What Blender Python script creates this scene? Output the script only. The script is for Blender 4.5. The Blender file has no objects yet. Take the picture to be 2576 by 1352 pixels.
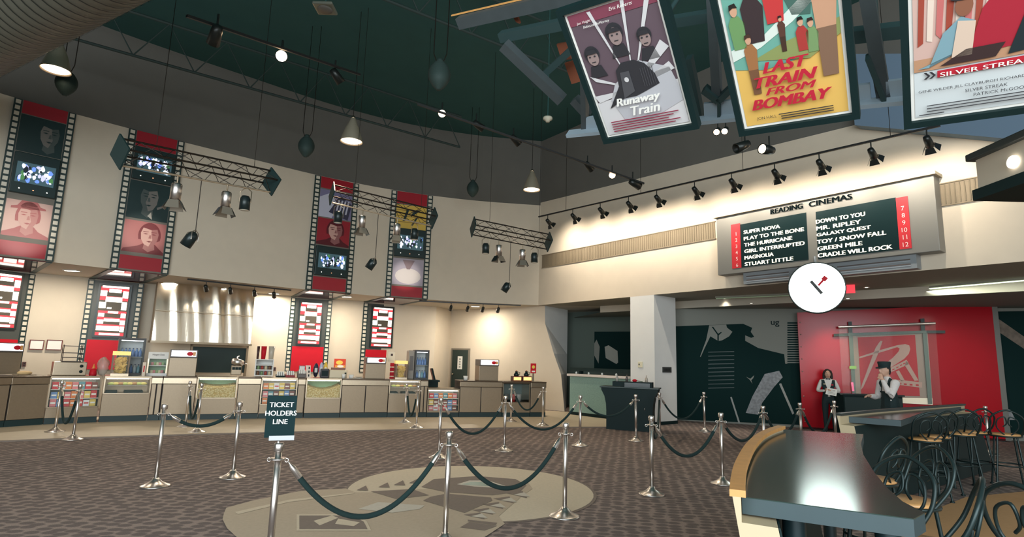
import bpy, math, random
from mathutils import Matrix, Vector
C = bpy.context.scene.collection
R2 = random.Random(7)
# ------------------------------------------------------------------ camera
CF, CT, CR, CH = 1440.0, .1585, .0292, 1.64          # focal length in px, pitch, roll, eye height
cam_d = bpy.data.cameras.new('camera'); cam = bpy.data.objects.new('camera', cam_d); C.objects.link(cam)
cam_d.sensor_width = 36; cam_d.lens = CF / 2576 * 36; cam_d.clip_end = 200; cam_d.clip_start = .05
_F = Vector((0, math.cos(CT), math.sin(CT))); _U0 = Vector((0, -math.sin(CT), math.cos(CT))); _R0 = Vector((1, 0, 0))
_R = _R0 * math.cos(CR) + _U0 * math.sin(CR); _U = -_R0 * math.sin(CR) + _U0 * math.cos(CR)
cam.matrix_world = Matrix(((_R.x, _U.x, -_F.x, 0), (_R.y, _U.y, -_F.y, 0), (_R.z, _U.z, -_F.z, CH), (0, 0, 0, 1)))
bpy.context.scene.camera = cam
S = bpy.context.scene
S.view_settings.view_transform = 'Standard'; S.view_settings.look = 'None'
S.view_settings.gamma = 1; S.view_settings.use_curve_mapping = False
S.view_settings.exposure = 0.42
S.cycles.max_bounces = 6; S.cycles.diffuse_bounces = 3; S.cycles.glossy_bounces = 3; S.cycles.transmission_bounces = 4
S.cycles.transparent_max_bounces = 8; S.cycles.sample_clamp_indirect = 4; S.cycles.use_denoising = True
S.cycles.caustics_reflective = False; S.cycles.caustics_refractive = False
W = bpy.data.worlds.new('world'); S.world = W; W.use_nodes = True
W.node_tree.nodes['Background'].inputs[0].default_value = (.9, .9, .86, 1)
W.node_tree.nodes['Background'].inputs[1].default_value = .5
def light(kind, name, loc, power, col=(1, .86, .68), target=None, parent=None, size=.1, spot=60, blend=.6, sy=None):
    d = bpy.data.lights.new(name, kind); d.energy = power; d.color = col
    if kind == 'AREA':
        d.size = size
        if sy: d.shape = 'RECTANGLE'; d.size_y = sy
    else: d.shadow_soft_size = size
    if kind == 'SPOT': d.spot_size = math.radians(spot); d.spot_blend = blend
    o = bpy.data.objects.new(name, d); C.objects.link(o)
    M = Matrix.Translation(Vector(loc))
    if target is not None:
        q = (Vector(target) - Vector(loc)).to_track_quat('-Z', 'Y'); M = M @ q.to_matrix().to_4x4()
    if parent is not None: o.parent = parent; M = MW[parent.name].inverted() @ M
    o.matrix_basis = M
    return o
MW = {}
# daylight from the glazed entrance front behind the camera
light('AREA', 'daylight', (-1, -5.5, 3.6), 1800, (.86, .95, 1), (-1, 10, 3.2), size=16, sy=6)
# ------------------------------------------------------------------ pixel -> ray helpers (photo frame 2576x1352)
def ray(px, py):
    dx = (px - 1288) / CF; dy = (676 - py) / CF
    x = dx * math.cos(CR) - dy * math.sin(CR); y = dx * math.sin(CR) + dy * math.cos(CR)
    return Vector((x, math.cos(CT) - math.sin(CT) * y, math.sin(CT) + math.cos(CT) * y))
EYE = Vector((0, 0, CH))
def onz(px, py, z=0.0): d = ray(px, py); return EYE + d * ((z - CH) / d.z)
def atd(px, py, D): return EYE + ray(px, py).normalized() * D
def onpl(px, py, A, B):                                  # on the vertical plane over A-B
    n = Vector((-(B[1] - A[1]), B[0] - A[0], 0)); d = ray(px, py)
    return EYE + d * ((n.x * A[0] + n.y * A[1]) / n.dot(d))
def onP(px, py, P, n): d = ray(px, py); return EYE + d * ((Vector(P) - EYE).dot(n) / n.dot(d))
# ------------------------------------------------------------------ materials
def lin(c):
    c = c / 255.0
    return c / 12.92 if c <= .04045 else ((c + .055) / 1.055) ** 2.4
_mats = {}
def mat(name, rgb, rough=.6, metal=0, emit=0, noise=0, nscale=8, spec=.5, alpha=1, trans=0, bump=0):
    if name in _mats: return _mats[name]
    m = bpy.data.materials.new(name); m.use_nodes = True; nt = m.node_tree; b = nt.nodes['Principled BSDF']
    col = tuple(lin(c) for c in rgb) + (1,)
    b.inputs['Base Color'].default_value = col; b.inputs['Roughness'].default_value = rough; b.inputs['Metallic'].default_value = metal
    b.inputs['Specular IOR Level'].default_value = spec
    if alpha < 1: b.inputs['Alpha'].default_value = alpha
    if trans: b.inputs['Transmission Weight'].default_value = trans; b.inputs['IOR'].default_value = 1.1
    if emit: b.inputs['Emission Color'].default_value = col; b.inputs['Emission Strength'].default_value = emit
    if noise or bump:
        tc = nt.nodes.new('ShaderNodeTexCoord'); n = nt.nodes.new('ShaderNodeTexNoise'); n.inputs['Scale'].default_value = nscale; n.inputs['Detail'].default_value = 4
        nt.links.new(tc.outputs['Object'], n.inputs['Vector'])
        if noise:
            mx = nt.nodes.new('ShaderNodeMix'); mx.data_type = 'RGBA'
            mx.inputs['A'].default_value = tuple(max(0, c * (1 - noise)) for c in col[:3]) + (1,); mx.inputs['B'].default_value = tuple(min(1, c * (1 + noise)) for c in col[:3]) + (1,)
            nt.links.new(n.outputs['Fac'], mx.inputs['Factor']); nt.links.new(mx.outputs['Result'], b.inputs['Base Color'])
        if bump:
            bp = nt.nodes.new('ShaderNodeBump'); bp.inputs['Strength'].default_value = bump; bp.inputs['Distance'].default_value = .01
            nt.links.new(n.outputs['Fac'], bp.inputs['Height']); nt.links.new(bp.outputs['Normal'], b.inputs['Normal'])
    m.diffuse_color = col
    _mats[name] = m
    return m
CREAM = mat('cream_paint', (209, 196, 176), .85, noise=.05, nscale=3)
BLUEW = mat('pale_grey_paint', (222, 222, 218), .85, noise=.04, nscale=3)
SOFF = mat('soffit_paint', (190, 182, 166), .9)
DARKP = mat('dark_taupe_paint', (98, 96, 90), .9, noise=.08, nscale=2)
CEIL = mat('dark_teal_ceiling', (36, 78, 76), .9, noise=.1, nscale=2)
BLACK = mat('soft_black', (15, 37, 37), .6, noise=.1, spec=.25)
BLACKG = mat('gloss_black', (16, 36, 37), .15)
TEALB = mat('black_velvet', (15, 42, 41), .9, noise=.2, nscale=60)
CHROME = mat('polished_steel', (222, 216, 210), .3, 1)
STEEL = mat('brushed_steel', (176, 160, 138), .3, 1, noise=.08, nscale=25)
STEELB = mat('dull_steel', (150, 134, 113), .42, .6, noise=.1, nscale=25)
RED = mat('red_laminate', (196, 26, 42), .5, noise=.06, spec=.2)
REDG = mat('red_gloss_panel', (172, 14, 30), .2, noise=.06, nscale=2, spec=.22)
DRED = mat('deep_red', (126, 30, 40), .5)
WHITE = mat('white_board', (232, 230, 224), .6)
PAPER = mat('white_paper', (238, 236, 228), .8)
GREYF = mat('grey_film_band', (112, 106, 96), .6)
FILMB = mat('film_black', (26, 48, 46), .5)
HOLE = mat('film_hole_cream', (214, 206, 188), .7)
WOOD = mat('honey_wood', (206, 150, 86), .45, noise=.18, nscale=14)
GLASS = mat('clear_glass', (220, 236, 228), .03, alpha=.04)
GRILL = mat('tan_grille', (132, 118, 96), .7, noise=.1, nscale=40)
BLUEG = mat('blue_grey_metal', (50, 68, 72), .5, .05, noise=.1, nscale=6)
SKIN = mat('skin', (206, 164, 140), .55)
SHIRT = mat('white_shirt', (222, 220, 214), .8)
HAIR = mat('dark_hair', (40, 34, 32), .6)
LIT = mat('lit_white', (255, 250, 240), .5, emit=1.6)
LAMPY = mat('lamp_glow', (255, 214, 160), .5, emit=14)
# carpet: rows of dark lozenges on warm grey
def carpet_mat():
    m = bpy.data.materials.new('patterned_carpet'); m.use_nodes = True; nt = m.node_tree; b = nt.nodes['Principled BSDF']; b.inputs['Roughness'].default_value = .95
    b.inputs['Specular IOR Level'].default_value = .1
    tc = nt.nodes.new('ShaderNodeTexCoord'); mp = nt.nodes.new('ShaderNodeMapping'); mp.inputs['Rotation'].default_value = (0, 0, .15); mp.inputs['Scale'].default_value = (6.6, 9.0, 1)
    vo = nt.nodes.new('ShaderNodeTexVoronoi'); vo.inputs['Scale'].default_value = 1; vo.inputs['Randomness'].default_value = .38; vo.voronoi_dimensions = '2D'
    rp = nt.nodes.new('ShaderNodeValToRGB'); e = rp.color_ramp.elements
    e[0].position = .36; e[0].color = (lin(115), lin(104), lin(100), 1); e[1].position = .52; e[1].color = (lin(154), lin(138), lin(129), 1)
    no = nt.nodes.new('ShaderNodeTexNoise'); no.inputs['Scale'].default_value = 120; no.inputs['Detail'].default_value = 2
    mx = nt.nodes.new('ShaderNodeMix'); mx.data_type = 'RGBA'; mx.blend_type = 'OVERLAY'; mx.inputs['Factor'].default_value = .5
    L = nt.links.new
    L(tc.outputs['Object'], mp.inputs['Vector']); L(mp.outputs['Vector'], vo.inputs['Vector']); L(vo.outputs['Distance'], rp.inputs['Fac'])
    L(tc.outputs['Object'], no.inputs['Vector']); L(rp.outputs['Color'], mx.inputs['A']); L(no.outputs['Fac'], mx.inputs['B']); L(mx.outputs['Result'], b.inputs['Base Color'])
    return m
CARPET = carpet_mat()
TILE = mat('beige_tile', (206, 190, 164), .5, noise=.1, nscale=5)
INLAY1 = mat('beige_inlay', (206, 192, 168), .7, noise=.12, nscale=30)
INLAY2 = mat('tan_inlay', (184, 168, 146), .75, noise=.12, nscale=30)
INLAY3 = mat('brown_inlay', (126, 113, 103), .8, noise=.12, nscale=30)
INLAY4 = mat('pale_grey_inlay', (196, 190, 176), .6, noise=.1, nscale=30)
TANFL = mat('tan_floor', (206, 160, 112), .6, noise=.1, nscale=20)
# ------------------------------------------------------------------ mesh helpers
class MB:
    def __init__(s): s.v = []; s.f = []; s.m = []; s.s = []
    def add(s, vs, fs, m, smooth=False, M=None):
        b = len(s.v)
        for p in vs:
            p = Vector(p); s.v.append(M @ p if M is not None else p)
        for f in fs: s.f.append([b + i for i in f]); s.m.append(m); s.s.append(smooth)
        return s
    def bx(s, x0, x1, y0, y1, z0, z1, m, M=None):
        vs = [(x, y, z) for z in (z0, z1) for y in (y0, y1) for x in (x0, x1)]
        return s.add(vs, [(0, 2, 3, 1), (4, 5, 7, 6), (0, 1, 5, 4), (2, 6, 7, 3), (0, 4, 6, 2), (1, 3, 7, 5)], m, M=M)
    def hexa(s, a, b, m, M=None):                        # two quads -> solid
        vs = list(a) + list(b)
        return s.add(vs, [(3, 2, 1, 0), (4, 5, 6, 7)] + [(i, (i + 1) % 4, 4 + (i + 1) % 4, 4 + i) for i in range(4)], m, M=M)
    def prism(s, pts, z0, z1, m, M=None, ax='z', cap=None):
        n = len(pts)
        if ax == 'z': vs = [(x, y, z0) for x, y in pts] + [(x, y, z1) for x, y in pts]
        elif ax == 'y': vs = [(x, z0, y) for x, y in pts] + [(x, z1, y) for x, y in pts]
        else: vs = [(z0, x, y) for x, y in pts] + [(z1, x, y) for x, y in pts]
        s.add(vs, [(i, (i + 1) % n, n + (i + 1) % n, n + i) for i in range(n)], m, M=M)
        s.add(vs, [tuple(range(n))[::-1], tuple(range(n, 2 * n))], cap or m, M=M)
        return s
    def poly(s, pts, m, M=None): return s.add(pts, [tuple(range(len(pts)))], m, M=M)
    def tube(s, path, r, m, n=8, M=None, cap=True, closed=False):
        P = [Vector(p) for p in path]; k = len(P); vs = []; fs = []; prev = None
        for i in range(k):
            if closed: t = P[(i + 1) % k] - P[i - 1]
            else: t = P[min(i + 1, k - 1)] - P[max(i - 1, 0)]
            t.normalize()
            if prev is None:
                a = Vector((0, 0, 1)) if abs(t.z) < .9 else Vector((1, 0, 0)); u = t.cross(a).normalized()
            else: u = (prev - t * prev.dot(t)).normalized()
            w = t.cross(u); prev = u; rr = r[i] if isinstance(r, (list, tuple)) else r
            for j in range(n):
                a = 2 * math.pi * j / n; vs.append(P[i] + u * (rr * math.cos(a)) + w * (rr * math.sin(a)))
        for i in range(k if closed else k - 1):
            i2 = (i + 1) % k
            for j in range(n): fs.append((i * n + j, i * n + (j + 1) % n, i2 * n + (j + 1) % n, i2 * n + j))
        s.add(vs, fs, m, True, M)
        if cap and not closed: s.add(vs[:n], [tuple(range(n))[::-1]], m, M=M); s.add(vs[-n:], [tuple(range(n))], m, M=M)
        return s
    def lathe(s, prof, m, n=20, M=None, c=(0, 0, 0), smooth=True):
        vs = [(c[0] + r * math.cos(2 * math.pi * j / n), c[1] + r * math.sin(2 * math.pi * j / n), c[2] + z) for r, z in prof for j in range(n)]
        fs = [(i * n + j, i * n + (j + 1) % n, (i + 1) * n + (j + 1) % n, (i + 1) * n + j) for i in range(len(prof) - 1) for j in range(n)]
        return s.add(vs, fs, m, smooth, M)
    def ell(s, c, r, m, n=14, k=9, M=None):
        vs = [(c[0] + r[0] * math.sin(math.pi * i / k) * math.cos(2 * math.pi * j / n), c[1] + r[1] * math.sin(math.pi * i / k) * math.sin(2 * math.pi * j / n), c[2] + r[2] * math.cos(math.pi * i / k)) for i in range(k + 1) for j in range(n)]
        fs = [(i * n + j, (i + 1) * n + j, (i + 1) * n + (j + 1) % n, i * n + (j + 1) % n) for i in range(k) for j in range(n)]
        return s.add(vs, fs, m, True, M)
    def build(s, name, parent=None, world=False, label=None, M=None, bevel=0):
        me = bpy.data.meshes.new(name)
        vs = s.v
        if world and parent is not None: I = MW[parent.name].inverted(); vs = [I @ p for p in vs]
        me.from_pydata([tuple(p) for p in vs], [], s.f)
        ms = []
        for m in s.m:
            if m not in ms: ms.append(m)
        for m in ms: me.materials.append(m)
        ix = {m: i for i, m in enumerate(ms)}
        me.polygons.foreach_set('material_index', [ix[m] for m in s.m]); me.polygons.foreach_set('use_smooth', s.s)
        me.validate(); me.update()
        o = bpy.data.objects.new(name, me); C.objects.link(o)
        if parent is not None: o.parent = parent
        if M is not None: o.matrix_basis = M; MW[o.name] = (MW[parent.name] @ M) if parent is not None else M
        else: MW[o.name] = MW[parent.name].copy() if parent is not None else Matrix()
        if label: o['label'] = label
        if bevel:
            b = o.modifiers.new('bevel', 'BEVEL'); b.width = bevel; b.segments = 2; b.limit_method = 'ANGLE'
        return o
def tag(o, label, cat, group=None, kind=None):
    o['label'] = label; o['category'] = cat
    if group: o['group'] = group
    if kind: o['kind'] = kind
    return o
def T(name, label, cat, M=None, group=None):
    o = bpy.data.objects.new(name, None); C.objects.link(o); o.empty_display_size = .1
    if M is None: M = Matrix()
    if not isinstance(M, Matrix): M = Matrix.Translation(Vector(M))
    o.matrix_basis = M; MW[o.name] = M
    return tag(o, label, cat, group)
def struct(mb, name): o = mb.build(name); o['kind'] = 'structure'; return o
def dup(root, M, label, group=None, cat=None):
    r = root.copy(); C.objects.link(r)
    if not isinstance(M, Matrix): M = Matrix.Translation(Vector(M))
    r.matrix_basis = M; MW[r.name] = M; r['label'] = label
    if group: r['group'] = group
    for ch in list(root.children):
        c = ch.copy()
        C.objects.link(c); c.parent = r
        for g in ch.children: d = g.copy(); C.objects.link(d); d.parent = c
    return r
def fr2(A, B, z=0.0):                                    # frame: x from A to B, y away from viewer, z up
    A = Vector((A[0], A[1], z)); x = Vector((B[0] - A[0], B[1] - A[1], 0)).normalized(); y = Vector((-x.y, x.x, 0))
    return Matrix(((x.x, y.x, 0, A.x), (x.y, y.y, 0, A.y), (0, 0, 1, A.z), (0, 0, 0, 1)))
def axM(o, x, y, z): return Matrix(((x[0], y[0], z[0], o[0]), (x[1], y[1], z[1], o[1]), (x[2], y[2], z[2], o[2]), (0, 0, 0, 1)))
def aim(o, d, up=(0, 0, 1)):                             # frame with -z along d
    return Matrix.Translation(Vector(o)) @ Vector(d).to_track_quat('-Z', 'Y').to_matrix().to_4x4()
def dist2(A, B): return math.hypot(B[0] - A[0], B[1] - A[1])
def cat(pts, k=6):
    P = [Vector((p[0], p[1], p[2] if len(p) > 2 else 0)) for p in pts]; out = []
    for i in range(len(P) - 1):
        a, b, c, d = P[max(i - 1, 0)], P[i], P[i + 1], P[min(i + 2, len(P) - 1)]
        for j in range(k):
            t = j / k
            out.append(.5 * ((2 * b) + (c - a) * t + (2 * a - 5 * b + 4 * c - d) * t * t + (3 * b - a - 3 * c + d) * t ** 3))
    out.append(P[-1]); return out
_tc = {}
def text_geo(s, shear=0, bold=0):
    key = (s, shear, bold)
    if key in _tc: return _tc[key]
    cu = bpy.data.curves.new('t', 'FONT'); cu.body = s; cu.size = 1; cu.shear = shear; cu.offset = bold; cu.resolution_u = 3; cu.fill_mode = 'FRONT'
    o = bpy.data.objects.new('t', cu); C.objects.link(o)
    dg = bpy.context.evaluated_depsgraph_get(); me = bpy.data.meshes.new_from_object(o.evaluated_get(dg))
    vs = [v.co.copy() for v in me.vertices]; fs = [tuple(p.vertices) for p in me.polygons]
    bpy.data.objects.remove(o); bpy.data.curves.remove(cu); bpy.data.meshes.remove(me)
    x0 = min(v.x for v in vs); x1 = max(v.x for v in vs); y0 = min(v.y for v in vs); y1 = max(v.y for v in vs)
    vs = [((v.x - x0) / (x1 - x0), (v.y - y0) / (y1 - y0)) for v in vs]
    _tc[key] = (vs, fs, (x1 - x0) / (y1 - y0)); return _tc[key]
def text(mb, s, u, v, h, m, w=None, dep=.004, y=0, align='l', M=None, shear=0, bold=0, skew=0):
    """flat raised letters in the local xz plane, facing -y"""
    vs, fs, asp = text_geo(s, shear, 0); w = w or h * asp
    if align == 'c': u -= w / 2
    if align == 'r': u -= w
    for k in ((-1, 0, 1) if bold else (0,)): mb.add([(u + a * w + k * bold * h * 1.6, y - dep - k * .0002, v + b * h + skew * a * w) for a, b in vs], fs, m, M=M)
class Pan:
    """flat graphics on a panel: polygons in (u,v), each layer a hair further out"""
    def __init__(s, w, h, t=.02): s.mb = MB(); s.w = w; s.h = h; s.t = t
    def rect(s, u0, u1, v0, v1, m, L=0): s.mb.poly([(a * s.w, -s.t - L * .004, b * s.h) for a, b in ((u0, v0), (u1, v0), (u1, v1), (u0, v1))], m)
    def poly(s, pts, m, L=1): s.mb.poly([(a * s.w, -s.t - L * .004, b * s.h) for a, b in pts], m)
    def ell(s, u, v, a, b, m, L=1, n=18): s.poly([(u + a * math.cos(2 * math.pi * i / n), v + b * math.sin(2 * math.pi * i / n)) for i in range(n)], m, L)
    def back(s, m): s.mb.bx(0, s.w, -s.t + .001, 0, 0, s.h, m)
# ================================================================== THE SETTING
ZS, ZT, ZC = 3.56, 7.17, 9.6
FAS = [(-14.2, 6.0), (-13.3, 8.6), (-12.3, 10.75), (-11.21, 12.38), (-10.58, 13.04), (-9.83, 13.83), (-8.92, 14.71), (-7.71, 15.82), (-6.25, 17.15), (-5.09, 17.98), (-4.14, 18.55), (-2.85, 19.14), (-1.17, 19.66), (.96, 20.0)]
FC = [(p.x, p.y) for p in cat(FAS, 4)]
K = Vector((.96, 20.0, 0)); RD = Vector((.6, -.8, 0)); RN = Vector((-.8, -.6, 0))     # right wall: corner, run, room-side normal
def RW(px, py, off=0): a = K + RN * off; return onpl(px, py, a, a + RD)
mb = MB()
mb.add([(-16, -6, 0), (20, -6, 0), (20, 26, 0), (-16, 26, 0)], [(0, 1, 2, 3)], CARPET); struct(mb, 'floor')
mb = MB(); mb.bx(-17, 20, -7, 26, ZC, ZC + .2, CEIL); struct(mb, 'ceiling')
mb = MB()
for (x0, y0), (x1, y1) in zip(FC, FC[1:]):
    mb.add([(x0, y0, ZS), (x1, y1, ZS), (x1, y1, ZT), (x0, y0, ZT)], [(0, 1, 2, 3)], CREAM, True)
    mb.add([(x0, y0, ZT), (x1, y1, ZT), (x1, y1, ZC), (x0, y0, ZC)], [(0, 1, 2, 3)], DARKP, True)
struct(mb, 'wall_left')
mb = MB(); mb.bx(-14.5, -14.2, -6, 6.05, 0, ZC, DARKP); mb.bx(-16.5, -14.3, 5.9, 6.1, 0, ZC, DARKP); mb.bx(-16.6, -16.4, 6, 13, 0, ZC, CREAM); struct(mb, 'wall_side')
E_ = K + RD * 17
mb = MB(); zr = lambda t: 7.27 - .042 * t
mb.add([K + Vector((0, 0, ZS)), E_ + Vector((0, 0, ZS)), E_ + Vector((0, 0, zr(17))), K + Vector((0, 0, zr(0)))], [(0, 1, 2, 3)], CREAM)
mb.add([K + Vector((0, 0, zr(0))), E_ + Vector((0, 0, zr(17))), E_ + Vector((0, 0, ZC)), K + Vector((0, 0, ZC))], [(0, 1, 2, 3)], DARKP)
struct(mb, 'wall_right')
BW = [(-16.5, 11.2), (-14, 13.6), (-12.67, 15.0), (-11.8, 15.88), (-9.6, 17.72), (-7.48, 19.3), (-6.24, 20.0), (-5.27, 20.55), (-4.08, 21.2), (-2.83, 21.75)]
WA, WB = (-2.4, 23.2), (1.2, 20.15)
mb = MB(); bw = [(p.x, p.y) for p in cat(BW, 3)]
for (x0, y0), (x1, y1) in zip(bw, bw[1:]): mb.add([(x0, y0, 0), (x1, y1, 0), (x1, y1, ZS), (x0, y0, ZS)], [(0, 1, 2, 3)], CREAM, True)
mb.add([(bw[-1][0], bw[-1][1], 0), WA + (0,), WA + (ZS,), (bw[-1][0], bw[-1][1], ZS)], [(0, 1, 2, 3)], CREAM)
struct(mb, 'wall_back')
# buttress wall with the slanting free edge, and its return
u = Vector((WB[0] - WA[0], WB[1] - WA[1], 0)).normalized(); Q = lambda s, z: Vector((WB[0], WB[1], 0)) + u * s + Vector((0, 0, z))
edge = [Q(0, ZS), Q(.02, 2.95), Q(.42, 1.9), Q(.74, 1.2), Q(.9, 0)]
mb = MB(); mb.poly([WA + (ZS,), WA + (0,)] + edge[::-1], CREAM)
RB = Vector((2.15, 21.6, 0))
for a, b in zip(edge, edge[1:]): mb.add([a, b, RB + Vector((0, 0, b.z)), RB + Vector((0, 0, a.z))], [(0, 1, 2, 3)], BLUEW)
struct(mb, 'wall_wing')
mb = MB(); mb.poly([p + (ZS,) for p in FC] + [WB + (ZS,), WA + (ZS,)] + [p + (ZS,) for p in bw[::-1]], SOFF); struct(mb, 'ceiling_soffit')
# right low area: soffit, lip, lower ceiling
LA, LB = onz(1720, 758, ZS), onz(2576, 706, ZS); ld = (LB - LA).normalized(); LA = LA - ld * 3.2; LB = LB + ld * 3
ZL = 3.34
mb = MB(); mb.poly([K + Vector((0, 0, ZS)), Vector((LA.x, LA.y, ZS)), Vector((LB.x, LB.y, ZS)), E_ + Vector((0, 0, ZS))], mat('taupe_soffit', (150, 148, 134), .9))
mb.add([(LA.x, LA.y, ZS), (LB.x, LB.y, ZS), (LB.x, LB.y, ZL), (LA.x, LA.y, ZL)], [(0, 1, 2, 3)], SOFF)
mb.poly([(LA.x, LA.y, ZL), (LB.x, LB.y, ZL), (19, LB.y - .5, ZL), (19, 24, ZL), (LA.x - 1, 24, ZL)], mat('low_ceiling_paint', (128, 134, 126), .9)); struct(mb, 'ceiling_low')
MU0, MU1 = Vector((4.75, 17.75, 0)), Vector((18, 12.93, 0))
mb = MB(); mb.add([MU0, MU1, MU1 + Vector((0, 0, ZL)), MU0 + Vector((0, 0, ZL))], [(0, 1, 2, 3)], mat('rear_grey_paint', (136, 138, 130), .9)); struct(mb, 'wall_rear')
# column
cl, cm, cr = Vector((3.48, 16.64, 0)), Vector((4.0, 15.95, 0)), Vector((4.78, 16.58, 0))
mb = MB(); mb.prism([(p.x, p.y) for p in (cl, cm, cr, cl + cr - cm)], 0, ZS, BLUEW); struct(mb, 'column')
mb = MB(); mb.prism([(p.x, p.y) for p in (cl, cm, cr, cl + cr - cm)], 0, .09, BLACK, M=Matrix.Translation((4.13, 16.6, 0)) @ Matrix.Diagonal((1.02, 1.02, 1, 1)) @ Matrix.Translation((-4.13, -16.6, 0))); struct(mb, 'baseboard_column')
# box office recess behind the pale green desk
bo0, bo1 = Vector((1.9, 19.45, 0)), Vector((3.48, 16.9, 0))
mb = MB(); GREY = mat('dim_green_grey', (96, 108, 100), .9)
bk0, bk1 = Vector((2.15, 22.6, 0)), Vector((6.5, 19.6, 0))
mb.add([RB, bk0, bk0 + Vector((0, 0, ZS)), RB + Vector((0, 0, ZS))], [(0, 1, 2, 3)], mat('ochre_grey_paint', (140, 132, 108), .9))
mb.add([bk0, bk1, bk1 + Vector((0, 0, ZS)), bk0 + Vector((0, 0, ZS))], [(0, 1, 2, 3)], GREY); struct(mb, 'wall_booth')
mb = MB(); mb.poly([(1.0, 20.1, ZS + .01), (2.15, 23, ZS + .01), (6.6, 19.6, ZS + .01), (3.48, 16.7, ZS + .01)], SOFF); struct(mb, 'ceiling_booth')
# beige tile strip before the counter, wood-tone floor bottom right
te = [onz(*p) for p in ((-120, 1122), (0, 1113), (250, 1103), (500, 1095), (800, 1088), (1100, 1082), (1350, 1077), (1540, 1077))]
mb = MB(); mb.poly([(p.x, p.y, .004) for p in te] + [(3.3, 17.2, .004), (1.95, 19.4, .004), (0, 20, .004), (-4, 18.5, .004), (-8, 15.5, .004), (-11, 13.2, .004), (-12.5, 11, .004)], TILE)
mb.tube([(p.x, p.y, .006) for p in te], .02, INLAY3, 4); struct(mb, 'floor_tile')
wf = [onz(*p) for p in ((1990, 1420), (2200, 1352), (2290, 1308), (2430, 1252), (2576, 1238))]
mb = MB(); mb.poly([(p.x, p.y, .004) for p in wf] + [(14, 9.5, .004), (14, 3, .004), (3, 3, .004)], TANFL); struct(mb, 'floor_wood')
# floor medallion: a reel and a fan of inlaid pieces
FZ = [.004]
def fl(mb, pts, m, lift=0): mb.poly([(p.x, p.y, .005 + lift) for p in (onz(540 + x / 2.576, 960 + y / 2.576) for x, y in pts)], m)
t = T('floor_medallion', 'large round beige floor inlay with a fan shape set in the brown carpet', 'floor inlay', (-.43, 7.67, 0))
mb = MB(); n = 64
mb.poly([(-.43 + 1.58 * math.cos(2 * math.pi * i / n), 7.67 + 1.58 * math.sin(2 * math.pi * i / n), .004) for i in range(n)], INLAY3)
mb.poly([(-.43 + 1.54 * math.cos(2 * math.pi * i / n), 7.67 + 1.54 * math.sin(2 * math.pi * i / n), .006) for i in range(n)], INLAY1); mb.build('disc', t, True)
mb = MB()
fl(mb, [(60, 860), (75, 825), (240, 780), (560, 715), (760, 705), (850, 700), (910, 725), (1010, 725), (1700, 680), (2030, 660), (2060, 700), (1990, 750), (1840, 880), (1880, 930), (1760, 1010), (1600, 1100), (1200, 1250), (700, 1260), (300, 1160), (80, 960), (50, 900)], INLAY2, .004)
mb.build('fan', t, True)
mb = MB(); L = .007
fl(mb, [(150, 870), (480, 790), (900, 735), (905, 728), (480, 775), (130, 855)], INLAY1, L)
for a in ([(530, 870), (900, 868), (985, 915), (1015, 978), (530, 978)],): fl(mb, a, INLAY1, L)
fl(mb, [(548, 880), (895, 880), (965, 920), (990, 968), (548, 968)], INLAY3, L + .002)
fl(mb, [(1010, 720), (1280, 705), (1390, 745), (1180, 770)], INLAY3, L); fl(mb, [(1340, 690), (1420, 640), (1700, 620), (1950, 640), (2020, 680), (1980, 720), (1800, 745), (1500, 725)], INLAY3, L)
fl(mb, [(1400, 755), (1500, 735), (1790, 760), (1800, 780), (1620, 860), (1350, 780)], INLAY3, L)
fl(mb, [(930, 835), (1060, 790), (1360, 812), (1330, 835), (1150, 860)], INLAY4, L)
fl(mb, [(1570, 675), (1650, 650), (1770, 650), (1900, 690), (1840, 700), (1680, 690)], INLAY4, L + .002); fl(mb, [(1600, 676), (1660, 660), (1760, 662), (1830, 690), (1700, 684)], mat('green_inlay', (110, 140, 128), .4), L + .003)
for i, (x, y) in enumerate(((1985, 740), (1900, 775), (1830, 812), (1765, 850), (1710, 880))):
    fl(mb, [(x - 95, y - 8), (x + 10, y - 22), (x + 40, y + 22)], INLAY3, L); fl(mb, [(x - 50, y + 4), (x + 20, y - 14), (x + 60, y + 16)], INLAY4, L + .001)
fl(mb, [(1640, 905), (1830, 925), (1820, 940), (1640, 915)], INLAY3, L); fl(mb, [(1590, 955), (1650, 920), (1830, 945), (1750, 975)], INLAY3, L)
for x, y in ((920, 702), (1060, 682), (1160, 668), (1260, 655)): fl(mb, [(x, y + 10), (x + 60, y - 20), (x + 75, y + 12)], INLAY3, L)
fl(mb, [(640, 915), (760, 880), (800, 895), (680, 945)], INLAY1, L + .003); fl(mb, [(800, 900), (940, 925), (900, 950), (780, 935)], INLAY1, L + .003)
mb.build('inset_pieces', t, True)
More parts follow.
